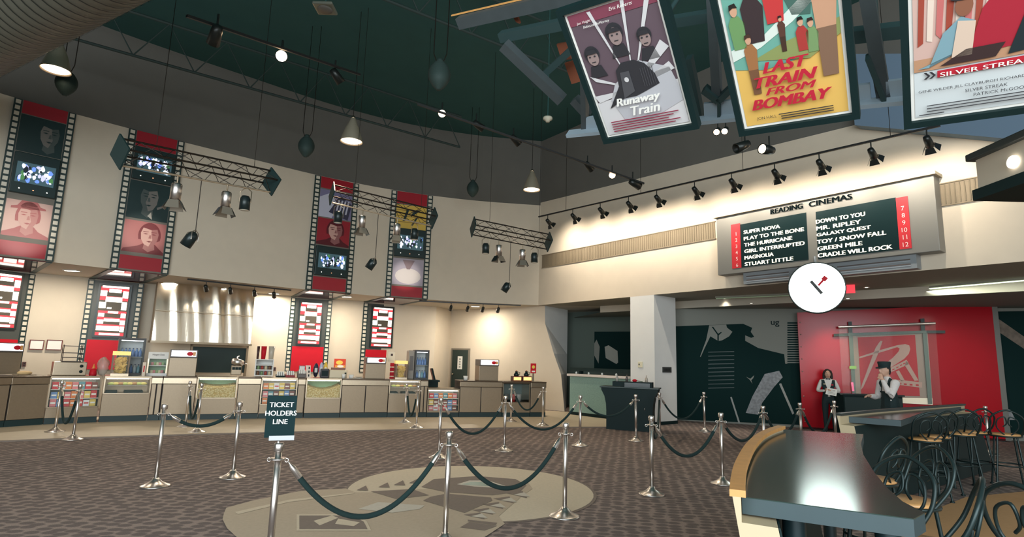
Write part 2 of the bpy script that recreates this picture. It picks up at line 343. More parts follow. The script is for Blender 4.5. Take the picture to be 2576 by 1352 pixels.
# ------------------------------------------------------------------ wall grilles on the right bulkhead
def wallbox(name, label, c, pxs, off, m, depth, group=None):
    A, B = RW(*pxs[0], off), RW(*pxs[1], off)
    z0, z1 = RW(*pxs[2], off).z, RW(*pxs[0], off).z
    return A, B, z0, z1
for nm, (xa, xb), lab in (('one', (1366, 1800), 'long tan wall grille between the corner and the film title board'), ('two', (2375, 2520), 'short tan wall grille right of the film title board')):
    A, B = RW(xa, 600), RW(xb, 600); z1, z0 = (5.3, 4.87) if nm == 'one' else (5.17, 4.76)
    M = fr2(A, B, z0); w = dist2(A, B); t = T('wall_grille', lab, 'grille', M, 'wall grilles')
    mb = MB(); mb.bx(0, w, -.015, .01, 0, z1 - z0, GRILL); mb.build('face', t)
    mb = MB(); k = int(w / .07)
    for i in range(min(k, 99)): mb.bx(i * w / k, i * w / k + .02, -.024, -.014, .015, z1 - z0 - .015, mat('tan_grille_rib', (118, 106, 86), .8))
    mb.build('fins', t)
    mb = MB(); mb.bx(-.02, w + .02, -.03, 0, -.02, 0, GRILL); mb.bx(-.02, w + .02, -.03, 0, z1 - z0, z1 - z0 + .02, GRILL); mb.build('frame', t)
# ------------------------------------------------------------------ big round duct, upper left
a, b = onz(-230, 190, 6.3), onz(230, -100, 6.3); dv = (b - a).normalized(); a = a - dv * 2; b = b + dv * 3
t = T('ventilation_duct', 'large round ribbed metal duct crossing the upper left corner', 'duct', (a + b) / 2)
DUCT = mat('duct_metal', (108, 108, 96), .5, .4, noise=.15, nscale=4)
mb = MB(); Ld = (b - a).length; RDU = .62
mb.tube([a + dv * Ld * i / 20 for i in range(21)], RDU, DUCT, 40); mb.build('pipe', t, True)
mb = MB(); k = int(Ld / .17)
for i in range(k): mb.tube([a + dv * (i * .17 - .012), a + dv * (i * .17 + .012)], RDU + .016, mat('duct_seam', (36, 42, 38), .6, .3), 36, cap=False)
mb.build('spiral_seam', t, True)
mb = MB()
for s in (.25, .6): p = a + dv * Ld * s; mb.tube([p + Vector((0, 0, .6)), Vector((p.x, p.y, ZC))], .02, BLACK, 6)
mb.build('hanger', t, True)
# ------------------------------------------------------------------ bar joists under the ceiling, following the wall
def joist(pts, z, h, label):
    t = T('roof_joist', label, 'joist', (pts[0][0], pts[0][1], z), 'open web roof joists')
    P = [Vector((x, y, z)) for x, y in pts]; U = Vector((0, 0, h)); J = mat('joist_paint', (44, 58, 55), .9)
    mb = MB(); mb.tube(P, .035, J, 4); mb.build('bottom_chord', t, True); mb = MB(); mb.tube([p + U for p in P], .035, J, 4); mb.build('top_chord', t, True)
    mb = MB()
    for p, q in zip(P, P[1:]):
        m_ = (p + q) / 2; mb.tube([p, m_ + U, q], .016, J, 5)
    mb.build('web', t, True)
j1 = [(-12.5 + .98 * i, 9.0 + .72 * i) for i in range(12)]; joist(j1, 8.1, 1.0, 'dark open web roof joist nearest the poster wall')
j2 = [(-10 + 1.0 * i, 5 + .68 * i) for i in range(13)]; joist(j2, 8.4, 1.0, 'dark open web roof joist nearer the room middle')
# ================================================================== QUEUE POSTS AND ROPES
def zat(px, py, P): d = ray(px, py); return CH + d.z * math.hypot(P[0], P[1]) / math.hypot(d.x, d.y)
def make_post():
    t = T('queue_post', '', 'queue post', (0, 0, 0), 'steel queue posts')
    mb = MB(); mb.lathe([(.0, .0), (.165, .0), (.168, .008), (.15, .014), (.12, .026), (.075, .05), (.045, .078), (.034, .1), (.0, .1)], CHROME, 28); mb.build('base', t)
    mb = MB(); mb.lathe([(.0, .09), (.025, .09), (.025, .93), (.0, .93)], CHROME, 16); mb.build('pole', t)
    mb = MB(); mb.lathe([(.0, .915), (.034, .915), (.037, .92), (.037, .965), (.032, .975), (.0, .977)], CHROME, 18); mb.build('cap', t)
    mb = MB(); mb.lathe([(.026, .855), (.062, .855), (.064, .86), (.062, .865), (.026, .865)], CHROME, 18)
    for a in (0, math.pi):
        c = (.066 * math.cos(a), 0, .852); mb.tube([(c[0] + .014 * math.cos(q), .0, c[2] + .014 * math.sin(q)) for q in [2 * math.pi * i / 10 for i in range(10)]], .004, CHROME, 6, closed=True)
    mb.build('hook_ring', t); return t
ZP = .975
POSTS = {  # key: (pixel x, pixel y, kind of point, label)
 'S': (703, 1115, 't', 'steel queue post holding the black queue sign in the foreground'),
 'C': (1131, 1086, 't', 'foreground steel queue post joining two ropes over the floor inlay, base out of view'),
 'A': (1420, 1300, 'b', 'steel queue post with its base on the right rim of the floor inlay'),
 'B': (1640, 1245, 'b', 'steel queue post between the floor inlay and near table, left of a pair'),
 'K': (1818, 1218, 'b', 'steel queue post closest to the near table'),
 'D': (1268, 1135, 'b', 'steel queue post in the middle of the carpet joining two ropes, beyond the inlay'),
 'F': (1459, 1122, 'b', 'steel queue post on the carpet just left of the black podium'),
 'G': (390, 1224, 'b', 'steel queue post at the left end of the lone rope facing the popcorn bin'),
 'H': (585, 1202, 'b', 'steel queue post at the right end of the lone rope, left of the sign'),
 'I': (1600, 1110, 'b', 'steel queue post standing directly in front of the black podium'),
 'J': (1773, 1087, 'b', 'thin far steel queue post against the dark mural wall'),
 'L': (138, 1087, 'b', 'steel queue post on the beige tile before the leftmost candy case'),
 'M': (183, 1107, 'b', 'steel queue post on the carpet edge before the leftmost candy case'),
 'N': (495, 1088, 'b', 'steel queue post on the tile edge before the left popcorn bin'),
 'N2': (466, 1074, 'b', 'far steel queue post against the steel counter left of the popcorn bin'),
 'O': (1018, 1064, 'b', 'steel queue post on the tile before the glass food case'),
 'P': (1047, 1077, 'b', 'steel queue post on the carpet edge right of the glass food case'),
 'Q': (1285, 1061, 'b', 'steel queue post on the tile before the condiment stand'),
 'R': (1365, 1071, 'b', 'steel queue post on the tile at the right end of the counter'),
 'C5': (1103, 1152, 'b', 'steel queue post at the left end of the mid-carpet rope pair'),
 'T': (1660, 1096, 'b', 'steel queue post just right of the black podium by the pale column'),
 'U': (1919, 1022, 't', 'steel queue post behind the curved wood cap of the near table'),
 'V': (2012, 1014, 't', 'steel queue post at the left edge of the red partition'),
 'X': (2098, 1009, 't', 'steel queue post in front of the standing woman'),
 'Y': (2478, 1022, 't', 'steel queue post among the wire stools at the far right')}
PP = {}; proto = make_post(); first = True
for k, (px, py, kd, lab) in POSTS.items():
    p = onz(px, py, ZP if kd == 't' else 0); PP[k] = Vector((p.x, p.y, 0))
    M = Matrix.Translation(PP[k])
    if first: proto.matrix_basis = M; MW[proto.name] = M; proto['label'] = lab; first = False
    else: dup(proto, M, lab)
ROPES = [('S', 'C', .5, 'thick dark green rope in the foreground, from the sign post'), ('C', 'A', .46, 'thick dark green rope over the round part of the floor inlay'),
 ('G', 'H', .16, 'dark rope hanging between the two posts left of the sign'), ('B', 'K', .42, 'dark rope hanging left of the near table'),
 ('L', 'M', .62, 'dark rope in a steep loop before the leftmost candy case'), ('N2', 'N', .62, 'dark rope in a steep loop before the left popcorn bin'),
 ('O', 'P', .62, 'dark rope in a steep loop before the glass food case'), ('C5', 'D', .5, 'dark rope from the mid-carpet post towards the low candy case'),
 ('D', 'F', .5, 'dark rope sagging before the pale green desk'), ('Q', 'R', .5, 'dark rope before the condiment stand'),
 ('F', 'I', .3, 'dark rope running from the post to the front of the podium'), ('T', 'B', .45, 'dark rope running towards the viewer right of the podium'),
 ('T', 'J', .5, 'dark rope before the pale column and mural wall'), ('K', 'U', .35, 'dark rope behind the curved wood cap, left one'),
 ('U', 'V', .4, 'dark rope behind the curved wood cap, before the mural'), ('V', 'X', .5, 'dark rope before the red partition, left of the standing woman')]
for a, b, sag, lab in ROPES:
    A = PP[a] + Vector((0, 0, .845)); B = PP[b] + Vector((0, 0, .845)); h = (B - A).normalized(); A = A + h * .07; B = B - h * .07
    t = T('queue_rope', lab, 'queue rope', (A + B) / 2 - Vector((0, 0, sag)), 'queue ropes')
    f = lambda s: A + (B - A) * s - Vector((0, 0, sag * (1 - (2 * s - 1) ** 2)))
    Ln = sum((f(i / 20) - f(i / 20 + .05)).length for i in range(20)); e = min(.3, .13 / Ln)
    mb = MB(); mb.tube([f(e + (1 - 2 * e) * i / 28) for i in range(29)], .022, TEALB, 10); mb.build('cord', t, True)
    for s0, s1 in ((0, e), (1, 1 - e)):
        P = [f(s0 + (s1 - s0) * i / 5) for i in range(6)]; mb = MB()
        mb.tube(P, [.006, .008, .022, .026, .026, .026], CHROME, 10); mb.build('end_ferrule', t, True, label='polished end ferrule with snap hook')
# black queue sign on its post
p = PP['S']; D = p.length; zt = 1.0
A = Vector((ray(664, 1100).x, ray(664, 1100).y, 0)); A = A * (D / A.length); B = Vector((ray(739, 1100).x, ray(739, 1100).y, 0)); B = B * (D / B.length)
z0, z1 = zat(700, 1108, p), zat(700, 996, p); M = fr2(A, B, z0); w = dist2(A, B)
t = T('queue_sign', 'black upright sign with white words, clipped on the foreground queue post', 'sign', M)
mb = MB(); mb.bx(0, w, -.006, .006, .02, z1 - z0, mat('sign_black', (18, 44, 46), .6, spec=.1)); mb.build('panel', t)
mb = MB()
for i, s in enumerate(('TICKET', 'HOLDERS', 'LINE')): text(mb, s, w / 2, .242 - i * .062, .036, WHITE, y=-.006, align='c', bold=.02)
mb.build('lettering', t)
mb = MB(); mb.bx(.035, w + .003, -.02, .014, 0, .034, mat('grey_clip', (176, 180, 184), .4, .4)); mb.build('clip', t)
mb = MB(); mb.lathe([(.0, -.04), (.012, -.04), (.012, .002), (.0, .002)], CHROME, 10, c=(w / 2, .004, 0)); mb.build('stem', t)
# ================================================================== CONCESSION COUNTER
CBP = [(-90, 1084), (0, 1077), (103, 1069.5), (244, 1063.5), (370, 1059.5), (500, 1056.8), (606, 1055), (763, 1053), (990, 1051), (1238, 1050.3), (1380, 1050)]
CB_ = [(px, onz(px, py)) for px, py in CBP]
def CB(px):
    d = ray(px, 1055); d = Vector((d.x, d.y, 0)).normalized()
    for (a, P), (b, Qq) in zip(CB_, CB_[1:]):
        if px <= b or b == 1380:
            e = Qq - P; den = d.x * e.y - d.y * e.x; tt = (P.x * e.y - P.y * e.x) / den; return d * tt
def eq(px0, px1, back=0, z=0):
    A, B = CB(px0), CB(px1); A = A * (1 + back / A.length); B = B * (1 + back / B.length)
    return fr2(A, B, z), dist2(A, B), (A + B) / 2
ZC0 = 1.02; DEP = .72
TOE = mat('toe_kick_black', (18, 46, 48), .5); EDGE = mat('dark_gap', (44, 38, 34), .6)
def base_parts(t, w, h=ZC0, z0=.13, top=True, dep=DEP):
    mb = MB(); mb.bx(.0, w, .03, dep, z0, h - .02, EDGE); mb.build('body', t)
    mb = MB(); mb.bx(0, w, .015, dep, .005, z0, TOE); mb.build('toe_kick', t)
    if top: mb = MB(); mb.bx(0, w, -.03, dep, h - .17, h - .03, STEEL); mb.bx(-.0, w, -.045, dep + .02, h - .03, h, mat('counter_top_dark', (92, 78, 64), .3, .6)); mb.build('ledge', t, bevel=.006)
def steel_unit(px0, px1, splits, label, h=ZC0, narrow=False):
    M, w, c = eq(px0, px1); t = T('counter_cabinet', label, 'counter cabinet', M, 'steel counter cabinets'); base_parts(t, w, h)
    xs = [0] + [w * (s - px0) / (px1 - px0) for s in splits] + [w]
    for a, b in zip(xs, xs[1:]): mb = MB(); mb.bx(a + .012, b - .012, -.012, .028, .14, h - .18, STEELB); mb.build('panel', t, bevel=.005)
    return t
GLOW = mat('case_white', (236, 232, 220), .7); GREENP = mat('greenish_backing', (150, 186, 140), .5)
def glass_case(px0, px1, kind, label, h=ZC0):
    M, w, c = eq(px0, px1); names = {'candy': 'candy_case', 'corn': 'popcorn_bin', 'food': 'food_case'}
    t = T(names[kind], label, {'candy': 'candy case', 'corn': 'popcorn bin', 'food': 'food case'}[kind], M)
    zl = {'candy': .34 if h > .9 else .16, 'corn': .5, 'food': .62}[kind]
    mb = MB(); mb.bx(0, w, .015, DEP, .005, .13, TOE); mb.build('toe_kick', t)
    mb = MB(); mb.bx(0, w, 0, DEP, .13, zl, STEELB); mb.build('lower_panel', t, bevel=.005)
    mb = MB(); mb.bx(0, w, DEP - .03, DEP, zl, h - .05, GLOW if kind == 'candy' else GREENP if kind == 'corn' else STEELB); mb.build('back_panel', t)
    mb = MB(); mb.bx(0, .02, .02, DEP - .03, zl, h - .05, STEEL); mb.bx(w - .02, w, .02, DEP - .03, zl, h - .05, STEEL); mb.build('side_panel', t)
    mb = MB(); mb.bx(-.0, w, -.03, DEP + .02, h - .05, h, STEEL); mb.build('top', t, bevel=.006)
    mb = MB(); mb.bx(0, w, -.012, .0, zl, zl + .02, STEEL); mb.bx(0, .025, -.012, 0, zl, h - .05, STEEL); mb.bx(w - .025, w, -.012, 0, zl, h - .05, STEEL); mb.build('glass_frame', t)
    if kind == 'candy':
        n = 3; dz = (h - .09 - zl) / n
        for i in range(1, n): mb = MB(); mb.bx(.02, w - .02, .02, DEP - .03, zl + i * dz - .012, zl + i * dz, GLOW); mb.build('shelf', t)
        mb = MB(); mb.bx(.04, w - .04, .06, .09, h - .075, h - .055, mat('case_glow_tube', (255, 246, 226), .5, emit=9)); mb.build('glow_tube', t)
    if kind == 'corn': mb = MB(); mb.bx(.04, w - .04, .12, .14, h - .075, h - .055, mat('case_glow_tube', (255, 246, 226), .5, emit=9)); mb.build('glow_tube', t)  # glowing tube added to brighten the popcorn
    if kind == 'food':
        mb = MB(); mb.bx(.02, w - .02, .05, DEP - .03, (zl + h) / 2 - .03, (zl + h) / 2 - .015, GLASS); mb.build('shelf', t)
        mb = MB(); mb.bx(.04, w - .04, .12, .14, h - .075, h - .055, mat('case_glow_tube', (255, 246, 226), .5, emit=9)); mb.build('glow_tube', t)
    mb = MB(); mb.bx(.025, w - .025, -.008, -.003, zl + .02, h - .05, GLASS); mb.build('glass_pane', t)
    return M, w, zl
UN = [(-60, 12, [], 'steel counter cabinet at the far left edge'), (13, 110, [], 'wide steel counter cabinet left of the leftmost candy case'),
 (370, 398, [384], 'narrow steel counter cabinet right of the hot food case'), (399, 484, [], 'steel counter cabinet under the leftmost full soda dispenser'),
 (590, 648, [], 'steel counter cabinet right of the left popcorn bin'), (742, 761, [], 'narrow steel counter cabinet behind the black queue sign'),
 (854, 973, [914], 'two-panel steel counter cabinet right of the right popcorn bin'), (1054, 1072, [1063], 'narrow steel counter cabinet right of the glass food case'),
 (1154, 1261, [1207], 'two-panel steel counter cabinet under the lone soda dispenser'), (1333, 1372, [], 'steel counter cabinet at the right end of the counter')]
for a in UN: steel_unit(*a)
MCOL = [('red', (204, 52, 56)), ('orange', (226, 128, 60)), ('white', (232, 232, 230)), ('blue', (104, 140, 190)), ('yellow', (226, 196, 96)), ('pink', (222, 128, 130)), ('brown', (130, 70, 56)), ('teal', (96, 150, 160))]
def cbox(col, rgb):
    mb = MB(); m = mat('candy_' + col, rgb, .4); m2 = mat('candy_band', (240, 236, 226), .4)
    mb.bx(-.5, .5, -.5, .5, 0, 1, m); mb.bx(-.38, .38, -.53, -.5, .38, .62, m2 if col != 'white' else mat('candy_red', MCOL[0][1], .4)); return mb
CM = {c: cbox(c, r).build('candy_box').data for c, r in MCOL}
for o in [o for o in C.objects if o.name.startswith('candy_box')]: bpy.data.objects.remove(o)
ORD = ['first', 'second', 'third', 'fourth', 'fifth', 'sixth', 'seventh', 'eighth']
def fill_case(M, w, zl, case, nper, h=ZC0):
    dz = (h - .09 - zl) / 3
    for r in range(3):
        z = zl + (r * dz if r else .02) + (.001); n = nper; last = None
        for i in range(n):
            c = R2.choice([k for k, _ in MCOL if k != last]); last = c
            o = bpy.data.objects.new('candy_box', CM[c]); C.objects.link(o)
            cw = (w - .1) / n; hh = (dz - .03) * R2.uniform(.78, .97)
            o.matrix_basis = M @ Matrix.Translation((.05 + cw * (i + .5), .13, z)) @ Matrix.Diagonal((cw * .94, .13, hh, 1))
            tag(o, f'{c} candy box, {ORD[i]} from left, {("bottom", "middle", "top")[r]} shelf of the {case}', 'candy box', f'candy boxes in the {case}')
M, w, zl = glass_case(111, 243, 'candy', 'lit glass candy case farthest left, behind two queue posts'); fill_case(M, w, zl, 'far left candy case', 7)
Mf1, wf1, zf1 = glass_case(249, 369, 'food', 'hot food case under the yellow chip warmer')
Mc1, wc1, zc1 = glass_case(486, 588, 'corn', 'glass-fronted popcorn bin below the stainless hood')
M, w, zl = glass_case(649, 741, 'candy', 'lit glass candy case partly hidden by the black queue sign'); fill_case(M, w, zl, 'case behind the queue sign', 6)
Mc2, wc2, zc2 = glass_case(763, 853, 'corn', 'glass-fronted popcorn bin right of the black queue sign')
Mf2, wf2, zf2 = glass_case(974, 1053, 'food', 'pale glass food case behind two queue posts')
M, w, zl = glass_case(1073, 1153, 'candy', 'low lit candy case, lower than the other cases', h=.79); fill_case(M, w, zl, 'low candy case', 6, .79)
def popcorn_mat():
    m = bpy.data.materials.new('popcorn'); m.use_nodes = True; nt = m.node_tree; b = nt.nodes['Principled BSDF']
    tc = nt.nodes.new('ShaderNodeTexCoord'); v = nt.nodes.new('ShaderNodeTexVoronoi'); v.inputs['Scale'].default_value = 26
    rp = nt.nodes.new('ShaderNodeValToRGB'); e = rp.color_ramp.elements; e[0].color = (lin(244), lin(232), lin(182), 1); e[1].color = (lin(196), lin(168), lin(100), 1); e[1].position = .7
    bp = nt.nodes.new('ShaderNodeBump'); bp.inputs['Distance'].default_value = .02; bp.invert = True
    L = nt.links.new; L(tc.outputs['Object'], v.inputs['Vector']); L(v.outputs['Distance'], rp.inputs['Fac']); L(rp.outputs['Color'], b.inputs['Base Color']); L(v.outputs['Distance'], bp.inputs['Height']); L(bp.outputs['Normal'], b.inputs['Normal'])
    return m
POPC = popcorn_mat()
def heap(M, w, zl, dip, label):
    nx, ny = 26, 12; mb = MB(); vs = []; top = []
    for j in range(ny + 1):
        for i in range(nx + 1):
            u = i / nx; x = .028 + (w - .056) * u; y = .012 + (DEP - .06) * j / ny
            z = zl + .21 + dip[0] * (1 - u) + dip[1] * u - dip[2] * math.sin(math.pi * u) + R2.uniform(-.008, .008) + .05 * j / ny
            vs.append((x, y, z))
    g = lambda i, j: j * (nx + 1) + i
    fs = [(g(i, j), g(i + 1, j), g(i + 1, j + 1), g(i, j + 1)) for j in range(ny) for i in range(nx)]
    b0 = len(vs); vs += [(.028 + (w - .056) * i / nx, .012, zl + .022) for i in range(nx + 1)]
    fs += [(b0 + i, b0 + i + 1, g(i + 1, 0), g(i, 0)) for i in range(nx)]
    c0 = len(vs); vs += [(.028, DEP - .048, zl + .022), (w - .028, DEP - .048, zl + .022)]
    fs += [tuple([b0] + [g(0, j) for j in range(ny + 1)] + [c0]), tuple([b0 + nx, c0 + 1] + [g(nx, j) for j in range(ny, -1, -1)])]
    mb.add(vs, fs, POPC); o = mb.build('popcorn', M=M); tag(o, label, 'popcorn', kind='stuff')
heap(Mc1, wc1, zc1, (.1, .1, .05), 'yellow popcorn heaped in the bin below the hood'); heap(Mc2, wc2, zc2, (.1, .12, .12), 'yellow popcorn dipping in the bin right of the sign')
# food inside the two food cases: wrapped sandwiches and trays
for Mx, wx, zx, n, wh in ((Mf1, wf1, zf1, 8, 'the hot food case'), (Mf2, wf2, zf2, 6, 'the pale glass food case')):
    for i in range(n):
        cn, cc = (('pale green', (196, 204, 120)), ('yellow', (222, 206, 120)), ('light brown', (186, 140, 90)))[i % 3]
        mb = MB(); mb.ell((0, 0, .032), (.075, .05, .032), mat('wrap_' + cn.replace(' ', '_'), cc, .6), 12, 7); mb.bx(-.06, .06, -.04, .04, 0, .006, PAPER)
        o = mb.build('wrapped_roll', M=Mx @ Matrix.Translation((.14 + (wx - .28) * i / (n - 1), .16, (zx + ZC0) / 2 - .014)))
        tag(o, f'{cn} wrapped roll, {ORD[i]} from left in {wh}', 'wrapped roll', 'wrapped rolls in ' + wh)
    for i, (a, b) in enumerate(((.06, .3), (.45, .85))):
        mb = MB(); x0, x1 = wx * a, wx * b; mb.bx(x0, x1, .1, .5, zx + .002, zx + .015, BLACK); mb.bx(x0, x1, .1, .115, zx + .015, zx + .06, BLACK); mb.bx(x0, x1, .485, .5, zx + .015, zx + .06, BLACK); mb.bx(x0, x0 + .015, .115, .485, zx + .015, zx + .06, BLACK); mb.bx(x1 - .015, x1, .115, .485, zx + .015, zx + .06, BLACK)
        o = mb.build('serving_tray', M=Mx); tag(o, f'{("small", "wide")[i]} black serving tray on the floor of {wh}', 'tray', 'trays in ' + wh)
# condiment stand: open box with glass end
M, w, c = eq(1262, 1332); t = T('condiment_stand', 'open dark-topped condiment stand carrying the coffee warmers', 'condiment stand', M)
mb = MB(); mb.bx(0, w, .0, DEP, .13, .42, STEELB); mb.build('lower_panel', t); mb = MB(); mb.bx(0, w, .02, DEP, .005, .13, TOE); mb.build('toe_kick', t)
mb = MB(); mb.bx(0, w, DEP - .03, DEP, .42, .96, mat('stand_inside', (70, 92, 92), .5)); mb.build('back_panel', t)
mb = MB(); mb.bx(0, w, -.04, DEP, .96, 1.02, mat('counter_top_dark', (92, 78, 64), .3, .6)); mb.build('top', t, bevel=.006)
mb = MB(); mb.bx(0, .03, 0, DEP, .42, .96, STEEL); mb.build('side_panel', t); mb = MB(); mb.bx(w - .03, w, 0, DEP, .42, .96, STEEL); mb.build('side_panel', t)
mb = MB(); mb.bx(.03, w - .03, -.004, .002, .5, .94, GLASS); mb.build('glass_pane', t)
for x, cn, cc in ((.2, 'black', (30, 40, 42)), (.42, 'red', (176, 50, 50)), (.6, 'grey', (150, 150, 146))):
    mb = MB(); mb.lathe([(0, 0), (.07, 0), (.085, .2), (.08, .22), (0, .22)], mat('bin_' + cn, cc, .4), 14); o = mb.build('cup_holder', M=M @ Matrix.Translation((x, .3, .421))); tag(o, f'{cn} tub behind glass inside the condiment stand', 'tub', 'tubs in the condiment stand')
# ------------------------------------------------------------------ equipment on the counter
def E(name, label, catg, px0, px1, pyt, back=.1, group=None, z=ZC0):
    M, w, c = eq(px0, px1, back, z); h = zat((px0 + px1) / 2, pyt, c) - z
    return T(name, label, catg, M, group), w, h, M
HDR = mat('dispenser_lit_header', (236, 240, 250), .4, emit=1.7)
def dispenser(px0, px1, pyt, label, back=.12):
    t, w, h, M = E('soda_dispenser', label, 'soda dispenser', px0, px1, pyt, back, 'soda dispensers'); d = .5; hh = h * .7
    mb = MB(); mb.bx(0, w, 0, d, 0, hh, STEELB); mb.build('cabinet', t, bevel=.01)
    mb = MB(); mb.bx(0, w, -.05, d, hh, h, mat('header_shell', (92, 86, 80), .4)); mb.build('header', t, bevel=.01)
    mb = MB(); mb.bx(.03, w - .03, -.06, -.05, hh + .03, h - .02, HDR); mb.build('lit_sign', t)
    q = MB(); q.ell((w * .72, -.064, hh + (h - hh) * .5), (.07, .004, .05), RED, 10, 6); q.bx(w * .82, w * .93, -.066, -.06, hh + .05, h - .05, mat('header_amber', (212, 150, 84), .4)); q.build('sign_print', t)
dispenser(408, 479, 880, 'steel soda dispenser with lit header, left of the dark hood opening'); dispenser(911, 962, 899, 'steel soda dispenser with lit header on the two-panel cabinet')
dispenser(1201, 1250, 905, 'steel soda dispenser with lit header standing alone near the door'); dispenser(-40, 30, 862, 'steel soda dispenser cut by the left edge of the view', back=1.2)
# warmer with wire rack (far left)
t, w, h, M = E('roller_warmer', 'low steel warmer with a wire rack on the candy case', 'warmer', 114, 200, 911, .15)
mb = MB(); mb.bx(0, w, 0, .45, 0, h, STEEL); mb.build('cabinet', t, bevel=.012)
for z in (.3, .7): mb = MB(); mb.lathe([(0, 0), (.035, 0), (.03, .03), (0, .03)], BLACK, 12, M=Matrix.Translation((w - .1, 0, h * z)) @ Matrix.Rotation(math.pi / 2, 4, 'X')); mb.build('knob', t)
t2, w2, h2, M2 = E('wire_rack', 'empty wire display rack standing on the low steel warmer', 'wire rack', 134, 182, 868, .25); M3 = M2 @ Matrix.Translation((0, 0, h)); t2.matrix_basis = M3; MW[t2.name] = M3
hh = h2 - h; WIRE = mat('dark_wire', (58, 48, 42), .4, .5)
for x in (0, w2):
    mb = MB(); mb.tube([(x, 0, 0), (x, 0, hh), (x, .25, hh), (x, .25, 0)], .008, WIRE, 6); mb.build('side_frame', t2)
for z in (.04, .28, .55, .96): mb = MB(); mb.bx(0, w2, -.02, .27, hh * z - .015, hh * z, WIRE); mb.build('shelf', t2)
# chip warmers
def chips(px0, px1, pyt, label, hdr=True, back=.12):
    t, w, h, M = E('chip_warmer', label, 'chip warmer', px0, px1, pyt, back, 'chip warmers'); d = .4
    mb = MB(); mb.bx(0, w, 0, d, 0, .05, STEEL); mb.build('base', t); mb = MB(); mb.bx(0, w, 0, d, h - .09, h, mat('warmer_amber_header', (232, 206, 120), .4, emit=.5)); mb.build('header', t)
    for x in (0, w - .03): mb = MB(); mb.bx(x, x + .03, 0, d, .05, h - .09, mat('warmer_frame', (120, 96, 70), .4)); mb.build('side_frame', t)
    mb = MB(); mb.bx(.03, w - .03, .004, .008, .05, h - .09, GLASS); mb.build('glass_pane', t)
    mb = MB(); CH_ = mat('corn_chips', (226, 186, 96), .6, noise=.25, nscale=30)
    for i in range(120):
        x, y, z = R2.uniform(.08, w - .08), R2.uniform(.05, d - .06), .06 + (h - .22) * R2.random() ** 1.2; a, b = R2.uniform(0, 6.3), R2.uniform(-1, 1); s = .055
        P = [Vector((x + s * math.cos(a + k * 2.09), y + s * math.sin(a + k * 2.09) * .4, z + s * .8 * math.sin(a + b + k * 2.09))) for k in range(3)]
        P = [Vector((min(max(p.x, .035), w - .035), max(p.y, .012), max(p.z, .052))) for p in P]; mb.hexa((P[0], P[1], P[2], P[2]), tuple(p + Vector((0, .006, .006)) for p in (P[0], P[1], P[2], P[2])), CH_)
    o = mb.build('chips', t); o['kind'] = 'stuff'; return t
chips(262, 308, 884, 'tall chip warmer full of yellow chips, left group'); chips(988, 1018, 908, 'tall chip warmer full of yellow chips, beside the right bottle cooler')
# bottle coolers
BOT = [('blue', (92, 130, 190)), ('clear', (190, 206, 214)), ('teal', (110, 160, 176))]
def bottle_mesh(rgb, nm):
    mb = MB(); mb.lathe([(0, 0), (.034, 0), (.036, .02), (.036, .12), (.014, .17), (.014, .19)], mat('bottle_' + nm, rgb, .2), 10); mb.lathe([(.0155, .185), (.0155, .21), (0, .21)], mat('bottle_cap', (40, 50, 90), .4), 10); return mb
BMS = {}
for nm, rgb in BOT: o = bottle_mesh(rgb, nm).build('bottle'); BMS[nm] = o.data; bpy.data.objects.remove(o)
def cooler(px0, px1, pyt, label, where, n, back=.6, z=ZC0):
    t, w, h, M = E('bottle_cooler', label, 'bottle cooler', px0, px1, pyt, back, None, z); d = .5; DK = mat('cooler_shell', (52, 50, 50), .4)
    mb = MB(); mb.bx(0, w, d - .03, d, 0, h, mat('cooler_inside', (206, 212, 214), .5)); mb.build('back_panel', t)
    for x in (0, w - .035): mb = MB(); mb.bx(x, x + .035, 0, d - .03, 0, h, DK); mb.build('side_panel', t)
    mb = MB(); mb.bx(.035, w - .035, 0, d - .03, 0, .04, DK); mb.build('base', t); mb = MB(); mb.bx(.035, w - .035, 0, d - .03, h - .05, h, DK); mb.build('top', t)
    mb = MB(); mb.bx(.05, w - .05, .03, .05, h - .075, h - .055, mat('cooler_tube', (240, 246, 255), .4, emit=3)); mb.build('glow_tube', t)
    mb = MB(); mb.bx(.035, w - .035, .002, .008, .04, h - .05, GLASS); mb.build('glass_door', t)
    rows = max(2, int((h - .15) / .3)); dz = (h - .1) / rows
    for r in range(rows):
        if r: mb = MB(); mb.bx(.035, w - .035, .03, d - .05, .04 + r * dz - .01, .04 + r * dz, mat('cooler_shelf', (196, 200, 204), .4)); mb.build('shelf', t)
        for i in range(n):
            nm = BOT[(i + r) % 3 if r != rows - 1 else 0][0]; o = bpy.data.objects.new('bottle', BMS[nm]); C.objects.link(o)
            o.matrix_basis = M @ Matrix.Translation((.09 + (w - .18) * i / (n - 1), .12, .042 + r * dz)); MW[o.name] = o.matrix_basis
            tag(o, f'{nm} bottle, {ORD[i]} from left on the {ORD[r]} shelf up in the {where}', 'bottle', 'bottles in the ' + where)
    return t
cooler(273, 343, 850, 'glass door cooler of blue bottles behind the left chip warmer', 'left bottle cooler', 6, back=.7)
cooler(1036, 1072, 881, 'glass door cooler of blue bottles beside the right chip warmer', 'right bottle cooler', 4, back=.35)
t, w, h, M = E('vending_cabinet', 'grey cabinet standing left of the right bottle cooler', 'cabinet', 1019, 1035, 882, .4); mb = MB(); mb.bx(0, w, 0, .45, 0, h, mat('grey_cabinet', (150, 142, 132), .5)); mb.build('case', t, bevel=.02); mb = MB(); mb.bx(.04, w - .04, -.01, 0, h * .3, h * .8, mat('cabinet_dark_panel', (90, 84, 80), .4)); mb.build('front_panel', t)
